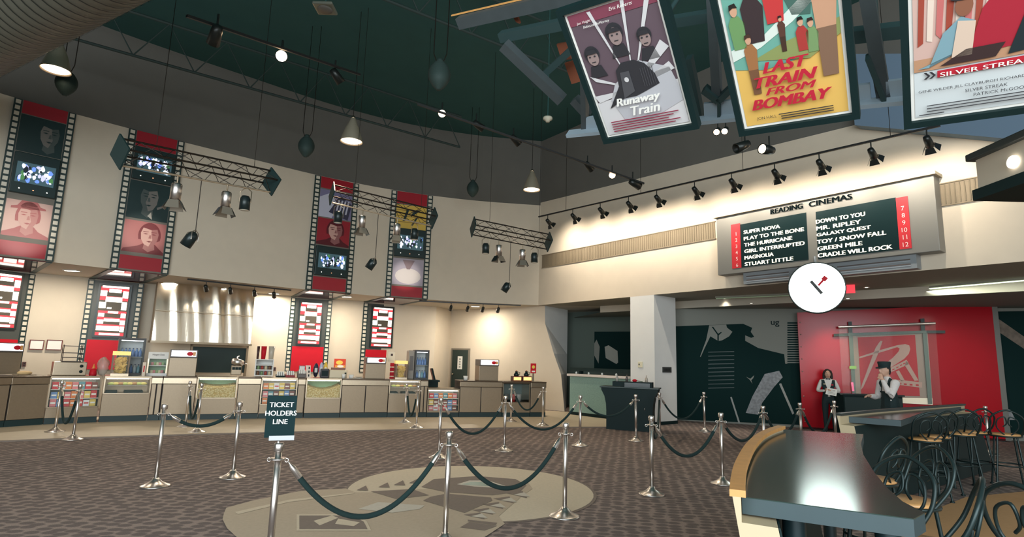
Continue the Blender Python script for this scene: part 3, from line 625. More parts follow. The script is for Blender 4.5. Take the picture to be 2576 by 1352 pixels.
# ice cream freezer
t, w, h, M = E('ice_cream_freezer', 'small white ice cream display with a lettered header, left of the steel dispenser', 'freezer', 353, 405, 886, .3)
mb = MB(); mb.bx(0, w, 0, .4, 0, .06, WHITE); mb.build('base', t); mb = MB(); mb.bx(0, w, -.01, .4, h - .16, h, WHITE); mb.build('header', t); mb = MB(); text(mb, 'Häagen-Dazs', w / 2, h - .09, .05, mat('dark_print', (60, 40, 40), .6), w=w * .6, y=-.011, align='c'); mb.build('lettering', t)
for x in (0, w - .03): mb = MB(); mb.bx(x, x + .03, 0, .4, .06, h - .16, STEEL); mb.build('side_panel', t)
mb = MB(); mb.bx(.03, w - .03, .37, .4, .06, h - .16, GREENP); mb.build('back_panel', t); mb = MB(); mb.bx(.03, w - .03, .02, .37, (h - .1) / 2, (h - .1) / 2 + .015, WHITE); mb.build('shelf', t); mb = MB(); mb.bx(.03, w - .03, .002, .008, .06, h - .16, GLASS); mb.build('glass_pane', t)
for r in range(2):
    for i in range(5):
        cn, cc = (('cream', (226, 214, 176)), ('pink', (214, 140, 140)), ('green', (150, 180, 120)))[(i + r) % 3]
        mb = MB(); mb.lathe([(0, 0), (.032, 0), (.036, .06), (.038, .07), (0, .07)], mat('tub_' + cn, cc, .5), 12); o = mb.build('ice_cream_tub', M=M @ Matrix.Translation((.1 + (w - .2) * i / 4, .12, .061 if r == 0 else (h - .1) / 2 + .016)))
        tag(o, f'{cn} ice cream tub, {ORD[i]} from left on the {("lower", "upper")[r]} shelf of the small freezer', 'ice cream tub', 'ice cream tubs')
# clear bag, red funnel, small box on the left counter
t, w, h, M = E('plastic_bag', 'crumpled clear plastic bag left of the chip warmer', 'plastic bag', 228, 258, 900, .1)
mb = MB(); vs = []
mb.ell((w / 2, .18, h * .5), (w * .5, .16, h * .5), mat('bag_plastic', (206, 196, 184), .2, alpha=.45, bump=.8), 16, 10)
for p in mb.v: p.x += R2.uniform(-.02, .02); p.z = max(0, p.z + R2.uniform(-.02, .02))
mb.build('bag', t)
t, w, h, M = E('squeeze_bottle', 'small red squeeze bottle beside the clear bag', 'squeeze bottle', 212, 226, 916, .08); mb = MB(); mb.lathe([(0, 0), (.07, 0), (.075, .03), (.06, .14), (.03, .16)], RED, 14, c=(w / 2, .1, 0)); mb.build('bottle_body', t); mb = MB(); mb.lathe([(.03, .16), (.028, .18), (.006, h), (0, h)], mat('cap_orange', (226, 140, 70), .5), 12, c=(w / 2, .1, 0)); mb.build('nozzle', t)
t, w, h, M = E('napkin_box', 'small red and white box left of the ice cream freezer', 'box', 342, 350, 912, .05); mb = MB(); mb.bx(0, w, 0, .15, 0, h, mat('box_cream', (226, 210, 190), .6)); mb.build('carton', t); mb = MB(); mb.bx(.02, w - .02, -.004, 0, h * .3, h * .75, RED); mb.build('printed_patch', t)
t, w, h, M = E('bread_tray', 'long tan bread tray on the far left counter', 'tray', 30, 74, 938, .2); mb = MB(); mb.prism([(0, 0), (w, 0), (w, .3), (0, .3)], 0, .02, STEEL); mb.build('pan', t); mb = MB(); mb.ell((w / 2, .15, .05), (w * .45, .09, .045), mat('bread_crust', (222, 186, 132), .7, noise=.15), 16, 8); mb.build('loaf', t)
# popcorn kettle popper in the dark opening
t, w, h, M = E('popcorn_kettle', 'chrome popcorn popper with tilted kettle below the hood', 'popcorn popper', 562, 602, 896, 1.2, z=ZC0)
mb = MB(); mb.bx(w * .15, w * .85, .1, .5, 0, h * .5, STEELB); mb.build('burner_box', t, bevel=.02)
for i in range(3): mb = MB(); mb.bx(w * .22 + i * w * .2, w * .22 + i * w * .2 + .07, .085, .1, h * .28, h * .42, BLACK); mb.build('switch', t)
mb = MB(); mb.lathe([(0, 0), (w * .36, 0), (w * .42, .06), (w * .42, h * .26), (w * .36, h * .3), (0, h * .34)], CHROME, 22, M=Matrix.Translation((w * .5, .3, h * .52)) @ Matrix.Rotation(.2, 4, 'Y')); mb.build('kettle', t)
mb = MB(); mb.tube([(w * .5, .3, h * .84), (w * .5, .3, h * .95), (w * .62, .3, h)], .02, CHROME, 8); mb.build('stirrer', t); mb = MB(); mb.tube([(w * .85, .2, h * .55), (w * 1.15, .1, h * .6)], .018, CHROME, 8); mb.build('handle', t)
mb = MB(); mb.tube([(w * .5, .3, h * .5), (w * .5, .3, h * .53)], .05, STEELB, 10); mb.build('pivot', t)
# cups and ice display right of the hood
t, w, h, M = E('cup_display', 'white tray display with small jars right of the hood', 'display', 628, 676, 904, .9)
mb = MB(); mb.bx(0, w, .33, .36, 0, h, WHITE); mb.build('back_panel', t)
for x in (0, w - .03): mb = MB(); mb.bx(x, x + .03, 0, .33, 0, h, WHITE); mb.build('side_panel', t)
for z in (0, .33, .62, .94): mb = MB(); mb.bx(.03, w - .03, 0, .33, h * z, h * z + .025, WHITE); mb.build('shelf', t)
for r in range(2):
    for i in range(4):
        cn, cc = (('brown', (120, 84, 60)), ('green', (130, 156, 110)), ('red', (170, 70, 60)), ('cream', (220, 206, 170)))[(i + r) % 4]
        mb = MB(); mb.lathe([(0, 0), (.035, 0), (.035, .08), (.02, .1), (0, .1)], mat('jar_' + cn, cc, .4), 10); o = mb.build('jar', M=M @ Matrix.Translation((.09 + (w - .18) * i / 3, .1, h * (.33 if r else 0) + .026))); tag(o, f'{cn} jar, {ORD[i]} from left on the {("lower", "middle")[r]} shelf of the white tray display', 'jar', 'jars in the white display')
for px0, px1, cn, m in ((629, 637, 'dark brown', mat('cup_dark', (66, 40, 40), .4)), (640, 655, 'large red', RED), (659, 676, 'clear grey', mat('cup_clear', (190, 182, 166), .3))):
    A_, w_, c_ = eq(px0, px1, .95, 0); zb = MW[t.name].translation.z + h * .965; top = zat((px0 + px1) / 2, 871, c_); r = w_ / 2
    mb = MB(); mb.lathe([(0, 0), (r * .7, 0), (r, (top - zb)), (r * .9, top - zb), (0, top - zb - .02)], m, 14); o = mb.build('cup', M=A_ @ Matrix.Translation((r, .15, zb))); tag(o, f'{cn} drink cup on top of the white tray display', 'cup', 'sample cups')
# registers and papers
def register(px0, px1, pyt, label, m, scr, back=.35):
    t, w, h, M = E('cash_register', label, 'cash register', px0, px1, pyt, back, 'cash registers')
    mb = MB(); mb.prism([(0, 0), (.4, 0), (.4, h * .55), (.22, h * .5), (0, h * .3)], 0, w, m, ax='x'); mb.build('housing', t, bevel=.01)
    mb = MB(); mb.bx(w * .15, w * .85, .28, .36, h * .5, h, m); mb.bx(w * .2, w * .8, .272, .28, h * .62, h * .95, scr); mb.build('display', t)
    mb = MB()
    for i in range(4):
        for j in range(3): mb.bx(w * (.12 + .2 * i), w * (.26 + .2 * i), .04 + .06 * j, .085 + .06 * j, h * .3 + .03 * j, h * .3 + .05 + .03 * j, PAPER)
    mb.build('keys', t)
register(684, 708, 938, 'black cash register behind the sign, left one', BLACK, mat('screen_dim', (70, 90, 90), .2)); register(709, 733, 934, 'red and black cash register behind the sign', mat('register_red', (150, 40, 46), .5), BLACKG)
register(740, 762, 921, 'grey cash register with a white display right of the sign', mat('register_grey', (104, 98, 94), .5), WHITE, .3)
t, w, h, M = E('menu_card', 'leaning white menu card with dark icons by the grey register', 'card', 763, 777, 920, .1); mb = MB(); mb.hexa([(0, .0, 0), (w * .7, .0, 0), (w * .7, .01, 0), (0, .01, 0)], [(-.05, .08, h), (w * .55, .08, h), (w * .55, .09, h), (-.05, .09, h)], mat('card_cream', (232, 216, 200), .6)); mb.build('card', t)
mb = MB()
for k in (.2, .5, .8): mb.bx(w * .2, w * .42, .08 * k - .012, .08 * k + .0, h * k - .03, h * k + .03, BLACK)
mb.build('icons', t)
for i, (px0, px1, pyt, cn, cc) in enumerate(((778, 792, 914, 'black', (40, 40, 60)), (793, 804, 912, 'lilac', (190, 190, 216)), (804, 815, 911, 'yellow', (236, 196, 70)))):
    t, w, h, M = E('candy_bag', f'{cn} candy bag hanging on the display right of the right register', 'candy bag', px0, px1, pyt, .5, 'candy bags'); mb = MB(); mb.ell((w / 2, .1, h * .5), (w * .5, .06, h * .5), mat('bag_' + cn, cc, .35), 12, 8); mb.build('bag', t); mb = MB(); mb.bx(w * .25, w * .75, .035, .045, h * .35, h * .65, PAPER); mb.build('printed_patch', t)
t, w, h, M = E('speaker_box', 'dark grey box below the candy bags', 'box', 797, 819, 928, .3); mb = MB(); mb.bx(0, w, 0, .15, 0, h, mat('dark_grey_plastic', (62, 58, 60), .5)); mb.build('case', t, bevel=.02); mb = MB(); mb.bx(.03, w - .03, -.004, 0, .05, h - .05, BLACK); mb.build('grille', t)
t, w, h, M = E('steam_table', 'long cream steam warmer right of the candy bags', 'warmer', 820, 865, 926, .35); mb = MB(); mb.bx(0, w, 0, .35, 0, h * .8, mat('warmer_cream', (222, 206, 172), .4)); mb.build('cabinet', t, bevel=.015); mb = MB(); mb.bx(.05, w - .05, .03, .32, h * .8, h, mat('warmer_brown', (140, 90, 70), .5)); mb.build('rack', t); mb = MB(); mb.bx(w * .85, w * .95, -.02, 0, h * .4, h * .55, BLACK); mb.build('switch', t)
for i, (px0, px1, pyt, lab) in enumerate(((852, 862, 942, 'small white paper cup in front of the cream warmer'), (870, 884, 944, 'small white dish right of the cream warmer'), (1163, 1175, 947, 'white paper cup on the cabinet left of the lone dispenser'))):
    t, w, h, M = E('paper_cup', lab, 'cup', px0, px1, pyt, .1, 'white cups on the counter'); r = w / 2; mb = MB(); mb.lathe([(0, 0), (r * .75, 0), (r, h), (r * .92, h), (r * .7, .02), (0, .02)], PAPER, 14, c=(r, r + .02, 0)); mb.build('cup_wall', t); mb = MB(); mb.tube([(r + r * math.cos(a), r + .02 + r * math.sin(a), h) for a in [i * .6283 for i in range(10)]], .006, PAPER, 5, closed=True); mb.build('rim', t)
t, w, h, M = E('receipt_pile', 'loose pile of papers on the counter left of the middle dispenser', 'papers', 884, 905, 941, .05)
for i in range(5): mb = MB(); a = R2.uniform(-.5, .5); Mx = Matrix.Translation((w * (.2 + .13 * i), .12, .004 + .01 * i)) @ Matrix.Rotation(a, 4, 'Z') @ Matrix.Rotation(.25 * (i % 2), 4, 'X'); mb.bx(-.1, .1, -.06, .06, 0, .004, PAPER if i % 2 else mat('paper_tan', (220, 190, 150), .8), M=Mx); mb.build('sheet', t)
t, w, h, M = E('price_sign', 'white header sign with dark words above red tags, right of the middle dispenser', 'sign', 966, 984, 885, .6); mb = MB(); mb.bx(0, w, 0, .02, h - .28, h, mat('sign_cream', (236, 222, 200), .6)); mb.build('header', t); mb = MB(); mb.bx(.08, w - .06, -.004, 0, h - .12, h - .06, mat('dark_print', (60, 40, 40), .6)); mb.build('print_line', t)
mb = MB(); mb.bx(.1, .13, 0, .02, 0, h - .28, STEEL); mb.build('post', t)
for i in range(4): mb = MB(); z = h - .42 - i * .13; mb.bx(.08, .3, -.012, -.002, z, z + .1, RED); mb.build('red_tag', t)
# coffee warmers
for i, (px0, px1, lab) in enumerate(((1288, 1310, 'left glowing orange coffee warmer on the condiment stand'), (1313, 1336, 'right glowing orange coffee warmer on the condiment stand'))):
    t, w, h, M = E('coffee_warmer', lab, 'coffee warmer', px0, px1, 947, .1, 'coffee warmers'); mb = MB(); mb.bx(0, w, 0, .25, 0, h, mat('warmer_shell', (110, 60, 44), .4)); mb.build('housing', t, bevel=.01); mb = MB(); mb.bx(.02, w - .02, -.006, 0, .03, h - .03, mat('warmer_orange_lit', (255, 190, 120), .5, emit=1.0)); mb.build('lit_front', t)
    c2 = M @ Matrix.Translation((w / 2, .12, h)); t2 = T('coffee_pot', f'{("left", "right")[i]} dark coffee pot standing on its orange warmer', 'coffee pot', c2, 'coffee pots')
    mb = MB(); mb.lathe([(0, 0), (.07, 0), (.08, .05), (.035, .11), (.04, .14), (0, .14)], BLACKG, 16); mb.build('jug', t2); mb = MB(); mb.lathe([(0, .14), (.035, .14), (.012, .17), (0, .175)], mat('pot_lid', (190, 110, 60), .4), 12); mb.build('lid', t2); mb = MB(); mb.tube([(.04, 0, .12), (.11, 0, .11), (.1, 0, .03), (.075, 0, .03)], .009, BLACK, 6); mb.build('handle', t2)
t, w, h, M = E('offer_sign', 'small red and yellow sign on a stem, right of the coffee pots', 'sign', 1332, 1346, 915, .2); mb = MB(); mb.bx(0, w, 0, .015, h * .45, h, RED); mb.build('board', t); mb = MB(); mb.ell((w / 2, -.004, h * .8), (w * .3, .004, .05), mat('sign_yellow', (236, 200, 90), .5), 10, 6); mb.bx(w * .2, w * .8, -.004, 0, h * .52, h * .6, PAPER); mb.build('print', t); mb = MB(); mb.bx(w * .35, w * .65, 0, .012, 0, h * .45, STEEL); mb.build('stem', t)
t, w, h, M = E('side_table', 'dark side table with a leaning tray behind the low candy case', 'side table', 1073, 1102, 957, .9, z=0); mb = MB(); mb.bx(0, w, 0, .5, h - .05, h, BLACK); mb.build('top', t); mb = MB(); mb.bx(.02, w - .04, .04, .46, h - .35, h - .05, BLACK); mb.build('drawer', t)
for x, y in ((.03, .05), (w - .08, .05), (.03, .42), (w - .08, .42)): mb = MB(); mb.bx(x, x + .05, y, y + .05, 0, h - .35, BLACK); mb.build('leg', t)
t, w, h, M = E('leaning_tray', 'thin brown tray leaning upright on the dark side table', 'tray', 1080, 1088, 928, 1.0, z=MW[t.name].translation.z + h); mb = MB(); mb.hexa([(.1, .1, 0), (.14, .1, 0), (.14, .4, 0), (.1, .4, 0)], [(.0, .1, h), (.04, .1, h), (.04, .4, h), (.0, .4, h)], mat('tray_brown', (110, 60, 50), .5)); mb.build('board', t)
mb = MB(); mb.hexa([(.09, .09, 0), (.15, .09, 0), (.15, .1, 0), (.09, .1, 0)], [(-.01, .09, h + .01), (.05, .09, h + .01), (.05, .1, h + .01), (-.01, .1, h + .01)], BLACK); mb.build('rim', t)
# ================================================================== FILM STRIP MURALS
def fasx(px): return onz(px, 645 + (px - 0) * .1, ZS)
SEP = mat('sepia_red_print', (168, 92, 90), .35); SEPD = mat('sepia_red_shadow', (116, 44, 48), .35); SEPL = mat('sepia_red_light', (204, 160, 148), .35)
BWD = mat('mono_print_dark', (24, 48, 48), .35); BWM = mat('mono_print_mid', (112, 108, 102), .35); BWL = mat('mono_print_light', (186, 178, 166), .35)
PUR = mat('violet_print', (122, 118, 150), .35); PURD = mat('violet_print_dark', (60, 58, 78), .35); PURL = mat('violet_print_light', (190, 190, 206), .35)
REDP = mat('red_print', (150, 34, 46), .35); REDD = mat('red_print_dark', (88, 20, 30), .35)
YEL = mat('yellow_print', (214, 178, 78), .4); PALE = mat('pale_print', (206, 196, 192), .35); PALEV = mat('pale_violet_print', (168, 158, 170), .35)
REDS = mat('red_strip_painted_dim', (160, 34, 46), .3)  # darker red for the upper bands, their weaker light painted in
def portrait(p, u0, u1, v0, v1, bg, dk, lt, cx=.55, flip=1, hat=False):
    """plain generic head and shoulders"""
    W_, H_ = u1 - u0, v1 - v0; f = lambda pts: [(u0 + W_ * min(1, max(0, cx + flip * a * 1.3)), v0 + H_ * min(1, max(0, (b - .5) * 1.18 + .5))) for a, b in pts]
    p.rect(u0, u1, v0, v1, bg, 0)
    p.poly(f([(-.52, 0), (-.45, .16), (-.2, .26), (-.1, .34), (.12, .34), (.2, .24), (.4, .14), (.42, 0)]), dk, 1)
    mid = mat('print_half_tone_' + dk.name + lt.name, tuple(int(255 * (((a ** .4545) + (b ** .4545)) / 2)) for a, b in zip(dk.diffuse_color[:3], lt.diffuse_color[:3])), .35)
    A_ = [i * math.pi / 14 for i in range(15)]
    p.poly(f([(.21 * math.cos(a), .56 + .35 * math.sin(a)) for a in A_] + [(-.2, .44), (-.15, .44), (.15, .42), (.2, .46)]), dk, 2)
    p.poly(f([(-.08, .36), (.1, .36), (.12, .2), (0, .12), (-.1, .2)]), mid, 2)
    p.poly(f([(-.165, .62), (-.15, .45), (-.09, .32), (0, .27), (.09, .32), (.15, .45), (.165, .62), (.13, .76), (0, .82), (-.13, .76)]), lt, 3)
    p.poly(f([(.02, .82), (.13, .76), (.165, .62), (.15, .45), (.09, .32), (.0, .27), (.04, .4), (.06, .46), (.03, .58)]), mid, 4)
    p.poly(f([(.2 * math.cos(a), .58 + .33 * math.sin(a)) for a in A_[2:12]] + [(-.12, .76), (.02, .72), (.14, .76)]), dk, 5)
    for x in (-.075, .075): p.poly(f([(x - .05, .6), (x, .615), (x + .05, .6), (x, .585)]), dk, 6); p.poly(f([(x - .055, .645), (x + .05, .655), (x + .05, .668), (x - .05, .662)]), dk, 6)
    p.poly(f([(-.005, .58), (.02, .58), (.035, .49), (-.02, .485)]), dk if 0 else mid, 6); p.poly(f([(-.055, .405), (0, .42), (.06, .405), (0, .38)]), dk, 6)
    if hat: p.poly(f([(-.3, .72), (.28, .76), (.26, .8), (.18, .82), (.12, .97), (-.14, .96), (-.2, .8), (-.3, .77)]), dk, 5)
SCR = [mat('screen_' + n, c, .4, emit=e) for n, c, e in (('white', (226, 232, 250), 1.0), ('blue', (96, 130, 220), .9), ('green', (70, 120, 70), .6), ('dark', (20, 34, 44), .2), ('red', (200, 70, 70), .7), ('lilac', (180, 180, 230), .9))]
def tv(t, w, x0, x1, z0, z1, seed):
    D_ = .1; m = mat('television_black', (22, 44, 44), .35); q = MB(); q.bx(x0, x1, -.02 - D_, -.02, z0, z1, m)
    tvb = q.build('television', t, bevel=.015)
    q = MB(); a, b = x0 + (x1 - x0) * .08, x1 - (x1 - x0) * .08; c, d = z0 + (z1 - z0) * .26, z1 - (z1 - z0) * .24
    q.bx(a, b, -.026 - D_, -.021 - D_, c, d, mat('screen_field', (58, 84, 92), .4, emit=.45)); r = random.Random(seed)
    for i in range(46):
        x = r.uniform(a + .06, b - .06); z = c + (d - c) * r.uniform(.15, .85); s = r.uniform(.025, .06); hh = min(s * r.uniform(.8, 2.2), z - c, d - z)
        q.poly([(x + s * math.cos(k) * r.uniform(.6, 1), -.0275 - D_ - i * .0003, z + hh * math.sin(k) * r.uniform(.6, 1)) for k in (0, .7, 1.57, 2.4, 3.1, 3.9, 4.7, 5.6)], SCR[r.choice((0, 0, 0, 0, 1, 2, 5, 5, 3, 3))])
    q.build('screen', t)
    q = MB()
    for k in (.2, .5, .8): q.bx(x0 + (x1 - x0) * k - .012, x0 + (x1 - x0) * k + .012, -.027 - D_, -.02 - D_, z0 + (z1 - z0) * .1, z0 + (z1 - z0) * .1 + .02, LIT if k != .5 else mat('tv_amber', (255, 170, 120), .5, emit=1))
    q.build('button', t)
def holes(t, name, x0, x1, z0, z1, n, y, m=HOLE):
    q = MB(); q.bx(x0, x1, y, 0, z0, z1, FILMB); dz = (z1 - z0) / n; a = (x1 - x0) * .2
    for i in range(n): q.bx(x0 + a, x1 - a, y - .006, y, z0 + dz * (i + .2), z0 + dz * (i + .84), m)
    q.build(name, t)
def menu(t, x0, x1, z0, z1):
    q = MB(); q.bx(x0 - .06, x1 + .06, -.07, -.02, z0 - .06, z1 + .06, mat('menu_frame', (30, 42, 42), .4)); f = q.build('menu_board', t, bevel=.01)
    RE = mat('menu_red_lit', (220, 50, 60), .5, emit=.75); WH = mat('menu_white_lit', (255, 250, 236), .5, emit=1.7); DK = mat('menu_grey', (86, 78, 66), .6)
    q = MB(); q.bx(x0, x1, -.074, -.07, z0, z1, DK); w, h = x1 - x0, z1 - z0
    R_ = lambda a, b, c, d, m, L: q.bx(x0 + w * a, x0 + w * b, -.078 - L * .003, -.074, z0 + h * c, z0 + h * d, m)
    for c, d in ((.88, .97), (.70, .78), (.44, .49), (.31, .36), (.15, .22), (.0, .06)): R_(0.02, .98, c, d, RE, 0)
    for a, b, c, d in ((.06, .97, .95, .99), (.3, .72, .86, .93), (.02, .24, .78, .89), (.78, .97, .76, .9), (.22, .78, .67, .77), (.02, .25, .54, .66), (.78, .96, .52, .68), (.3, .45, .53, .56), (.35, .7, .445, .485), (.04, .24, .37, .44), (.8, .97, .36, .45), (.04, .24, .23, .31), (.8, .97, .22, .31), (.25, .78, .28, .335), (.03, .8, .1, .19), (.82, .97, .08, .19), (.15, .85, .01, .05)): R_(a, b, c, d, WH, 1)
    q.build('menu_print', f)
def strip(pxl, pxr, low, label, content, menu_z, redtop, seed):
    A, B = onz(pxl[0], pxl[1], ZS), onz(pxr[0], pxr[1], ZS); M = fr2(A, B, ZS) @ Matrix.Translation((0, -.06, 0)); w = dist2(A, B); H_ = ZT - ZS - .02; e = w * .13
    t = T('film_strip_mural', label, 'wall mural', M, 'film strip murals')
    q = MB(); q.bx(e, w - e, -.02, .02, 0, H_, GREYF); q.build('backing', t)
    holes(t, 'perforated_edge', 0, e, 0, H_, 26, -.025); holes(t, 'perforated_edge', w - e, w, 0, H_, 26, -.025)
    for kind, f0, f1 in content:
        p = Pan(w, H_, .022); u0, u1, v0, v1 = (e + .012) / w, 1 - (e + .012) / w, 1 - f1, 1 - f0
        if kind == 'red': p.rect(u0, u1, v0, v1, REDS); p.mb.build('red_band', t)
        elif kind == 'tv': tv(t, w, u0 * w, u1 * w, v0 * H_, v1 * H_, seed)
        else:
            a, b, du, dv = u0, v0, u1 - u0, v1 - v0
            if kind == 'mono1': portrait(p, u0, u1, v0, v1, BWD, BWD, BWM, .68)
            if kind == 'mono2': portrait(p, u0, u1, v0, v1, BWD, BWD, BWM, .5, -1); p.poly([(a + du * .5, b + dv * .1), (a + du * .62, b + dv * .02), (a + du * .58, b + dv * .22)], BWL, 5); p.poly([(a + du * .72, b + dv * .3), (a + du * .95, b + dv * .45), (a + du * .95, b + dv * .5), (a + du * .7, b + dv * .36)], BWM, 5)
            if kind == 'sepia1': portrait(p, u0, u1, v0, v1, mat('sepia_red_pale', (206, 168, 156), .35), SEP, SEPL, .5, hat=True)
            if kind == 'sepia2': portrait(p, u0, u1, v0, v1, mat('sepia_red_field', (176, 108, 104), .35), SEPD, SEPL, .62)
            if kind == 'redface': portrait(p, u0, u1, v0, v1, REDP, REDD, SEPL, .55)
            if kind == 'violet':
                p.rect(u0, u1, v0, v1, PUR); p.poly([(a, b), (a + du * .4, b), (a + du * .6, b + dv * .5), (a + du * .3, b + dv * .9), (a, b + dv * .7)], PURL, 1); p.poly([(a + du * .3, b + dv * .2), (a + du * .9, b), (a + du, b + dv * .6), (a + du * .6, b + dv * .85)], PURD, 2)
                for i in range(4): p.poly([(a + du * (.5 + .1 * i), b + dv * .2), (a + du * (.55 + .1 * i), b + dv * .2), (a + du * (.62 + .1 * i), b + dv * .7), (a + du * (.57 + .1 * i), b + dv * .7)], PURL, 3)
            if kind == 'yellow':
                p.rect(u0, u1, v0, v1, YEL)
                for i in range(3): p.rect(u0, u1, v0 + dv * (.25 + .25 * i), v0 + dv * (.28 + .25 * i), mat('ochre_print', (150, 116, 50), .4), 1)
                p.poly([(a + du * .22, b + dv * .3), (a + du * .3, b + dv * .3), (a + du * .42, b + dv * .8), (a + du * .34, b + dv * .8)], BWD, 2); p.poly([(a + du * .48, b + dv * .5), (a + du * .7, b + dv * .72), (a + du * .8, b + dv * .85), (a + du * .62, b + dv * .82), (a + du * .5, b + dv * .62)], BWD, 2); p.poly([(a + du * .5, b + dv * .15), (a + du * .56, b + dv * .15), (a + du * .72, b + dv * .5), (a + du * .66, b + dv * .5)], BWD, 2)
            if kind == 'pale':
                p.rect(u0, u1, v0, v1, PALEV); p.poly([(a + du * (.5 + .42 * math.cos(k * .4)), b + dv * (.34 + .3 * math.sin(k * .4))) for k in range(16)], PALE, 1)
                p.poly([(a + du * .3, b + dv * .95), (a + du * .7, b + dv * .95), (a + du * .55, b + dv * .6), (a + du * .45, b + dv * .6)], mat('brown_violet_print', (132, 112, 116), .35), 2)
            p.mb.build('picture', t)
    # run under the soffit, then down the rear wall
    A2, B2 = onz(low[0][0], low[0][1], ZS), onz(low[1][0], low[1][1], ZS)
    Y = lambda P, off: P
    M2 = fr2(A2, B2, 1.05) @ Matrix.Translation((0, -.05, 0)); w2 = dist2(A2, B2); I = M.inverted(); e2 = w2 * .12
    L0, R0 = I @ Vector((A.x, A.y, ZS)), I @ Vector((B.x, B.y, ZS)); L1, R1 = I @ Vector((A2.x, A2.y, ZS)), I @ Vector((B2.x, B2.y, ZS))
    dn = Vector((0, 0, -.012)); mix = lambda a, b, s: a + (b - a) * s; GL = mat('gloss_red_black_panel', (84, 26, 32), .06, spec=.9)
    q = MB(); q.hexa([mix(L0, R0, .1) + dn * 2, mix(L0, R0, .9) + dn * 2, mix(L1, R1, .9) + dn * 2, mix(L1, R1, .1) + dn * 2], [mix(L0, R0, .1) + dn * .2, mix(L0, R0, .9) + dn * .2, mix(L1, R1, .9) + dn * .2, mix(L1, R1, .1) + dn * .2], GL); q.build('soffit_panel', t)
    for a, b in ((0, .1), (.9, 1)):
        q = MB(); q.hexa([mix(L0, R0, a) + dn * 2.4, mix(L0, R0, b) + dn * 2.4, mix(L1, R1, b) + dn * 2.4, mix(L1, R1, a) + dn * 2.4], [mix(L0, R0, a) + dn * .2, mix(L0, R0, b) + dn * .2, mix(L1, R1, b) + dn * .2, mix(L1, R1, a) + dn * .2], FILMB); q.build('soffit_edge', t)
    R_ = I @ M2; H2 = ZS - 1.05 - .05
    lowp = bpy.data.objects.new('lower_strip', None); C.objects.link(lowp); lowp.parent = t; lowp.matrix_basis = R_; MW[lowp.name] = M2
    q = MB(); q.bx(e2, w2 - e2, -.02, .04, 0, H2, mat('dark_grey_strip', (70, 74, 70), .5)); q.build('backing', lowp)
    q = MB(); q.bx(e2 + .01, w2 - e2 - .01, -.028, -.02, .0, H2 * redtop, RED); q.build('red_panel', lowp)
    for x0, x1 in ((0, e2), (w2 - e2, w2)):
        q = MB(); q.bx(x0, x1, -.025, .04, 0, H2, FILMB); a = (x1 - x0) * .2; dz = H2 / 18
        for i in range(18): q.bx(x0 + a, x1 - a, -.031, -.025, dz * (i + .2), dz * (i + .84), HOLE)
        q.build('perforated_edge', lowp)
    q = MB(); RE = mat('menu_red_lit', (220, 50, 60), .5, emit=.75); WH = mat('menu_white_lit', (255, 250, 236), .5, emit=1.7); DK = mat('menu_grey', (86, 78, 66), .6)
    x0, x1 = w2 * .235, w2 * .755; z0, z1 = H2 * menu_z[0], H2 * menu_z[1]; q.bx(x0 - .05, x1 + .05, -.07, -.02, z0 - .05, z1 + .05, mat('menu_frame', (30, 42, 42), .4)); q.bx(x0, x1, -.074, -.07, z0, z1, DK); w_, h_ = x1 - x0, z1 - z0
    B_ = lambda a, b, c, d, m, L: q.bx(x0 + w_ * a, x0 + w_ * b, -.078 - L * .003, -.074, z0 + h_ * c, z0 + h_ * d, m)
    for c, d in ((.88, .97), (.70, .78), (.44, .49), (.31, .36), (.15, .22), (.0, .06)): B_(0.02, .98, c, d, RE, 0)
    for a, b, c, d in ((.06, .97, .95, .99), (.3, .72, .86, .93), (.02, .24, .78, .89), (.78, .97, .76, .9), (.22, .78, .67, .77), (.02, .25, .54, .66), (.78, .96, .52, .68), (.3, .45, .53, .56), (.35, .7, .445, .485), (.04, .24, .37, .44), (.8, .97, .36, .45), (.04, .24, .23, .31), (.8, .97, .22, .31), (.25, .78, .28, .335), (.03, .8, .1, .19), (.82, .97, .08, .19), (.15, .85, .01, .05)): B_(a, b, c, d, WH, 1)
    q.build('menu_board', lowp)
    return t, M, w
S1 = strip((-34, 641), (132, 660), ((-62, 668), (87, 687)), 'leftmost film strip mural with a monochrome portrait on top, cut by the left edge', [('red', 0, .085), ('mono1', .09, .33), ('tv', .34, .60), ('sepia1', .64, .87), ('red', .9, .99)], (.42, .97), .3, 3)
S2 = strip((273.7, 676), (421, 692), ((224, 700), (364, 711)), 'film strip mural left of the stainless hood, behind the largest lighting truss', [('red', 0, .11), ('tv', .12, .355), ('mono2', .36, .63), ('sepia2', .645, .87), ('red', .895, .99)], (.38, .95), .33, 5)
S3 = strip((766, 729), (881, 740), ((732, 746), (836, 753.5)), 'film strip mural right of the hood with violet and red pictures', [('red', 0, .1), ('violet', .11, .355), ('redface', .365, .6), ('tv', .615, .87), ('red', .88, .99)], (.38, .95), .34, 8)
S4 = strip((967, 747), (1074, 754.5), ((914, 759.5), (1010, 767)), 'rightmost film strip mural with a yellow picture near the top', [('red', 0, .115), ('yellow', .125, .35), ('tv', .355, .62), ('pale', .635, .88), ('red', .895, .99)], (.38, .95), .33, 11)
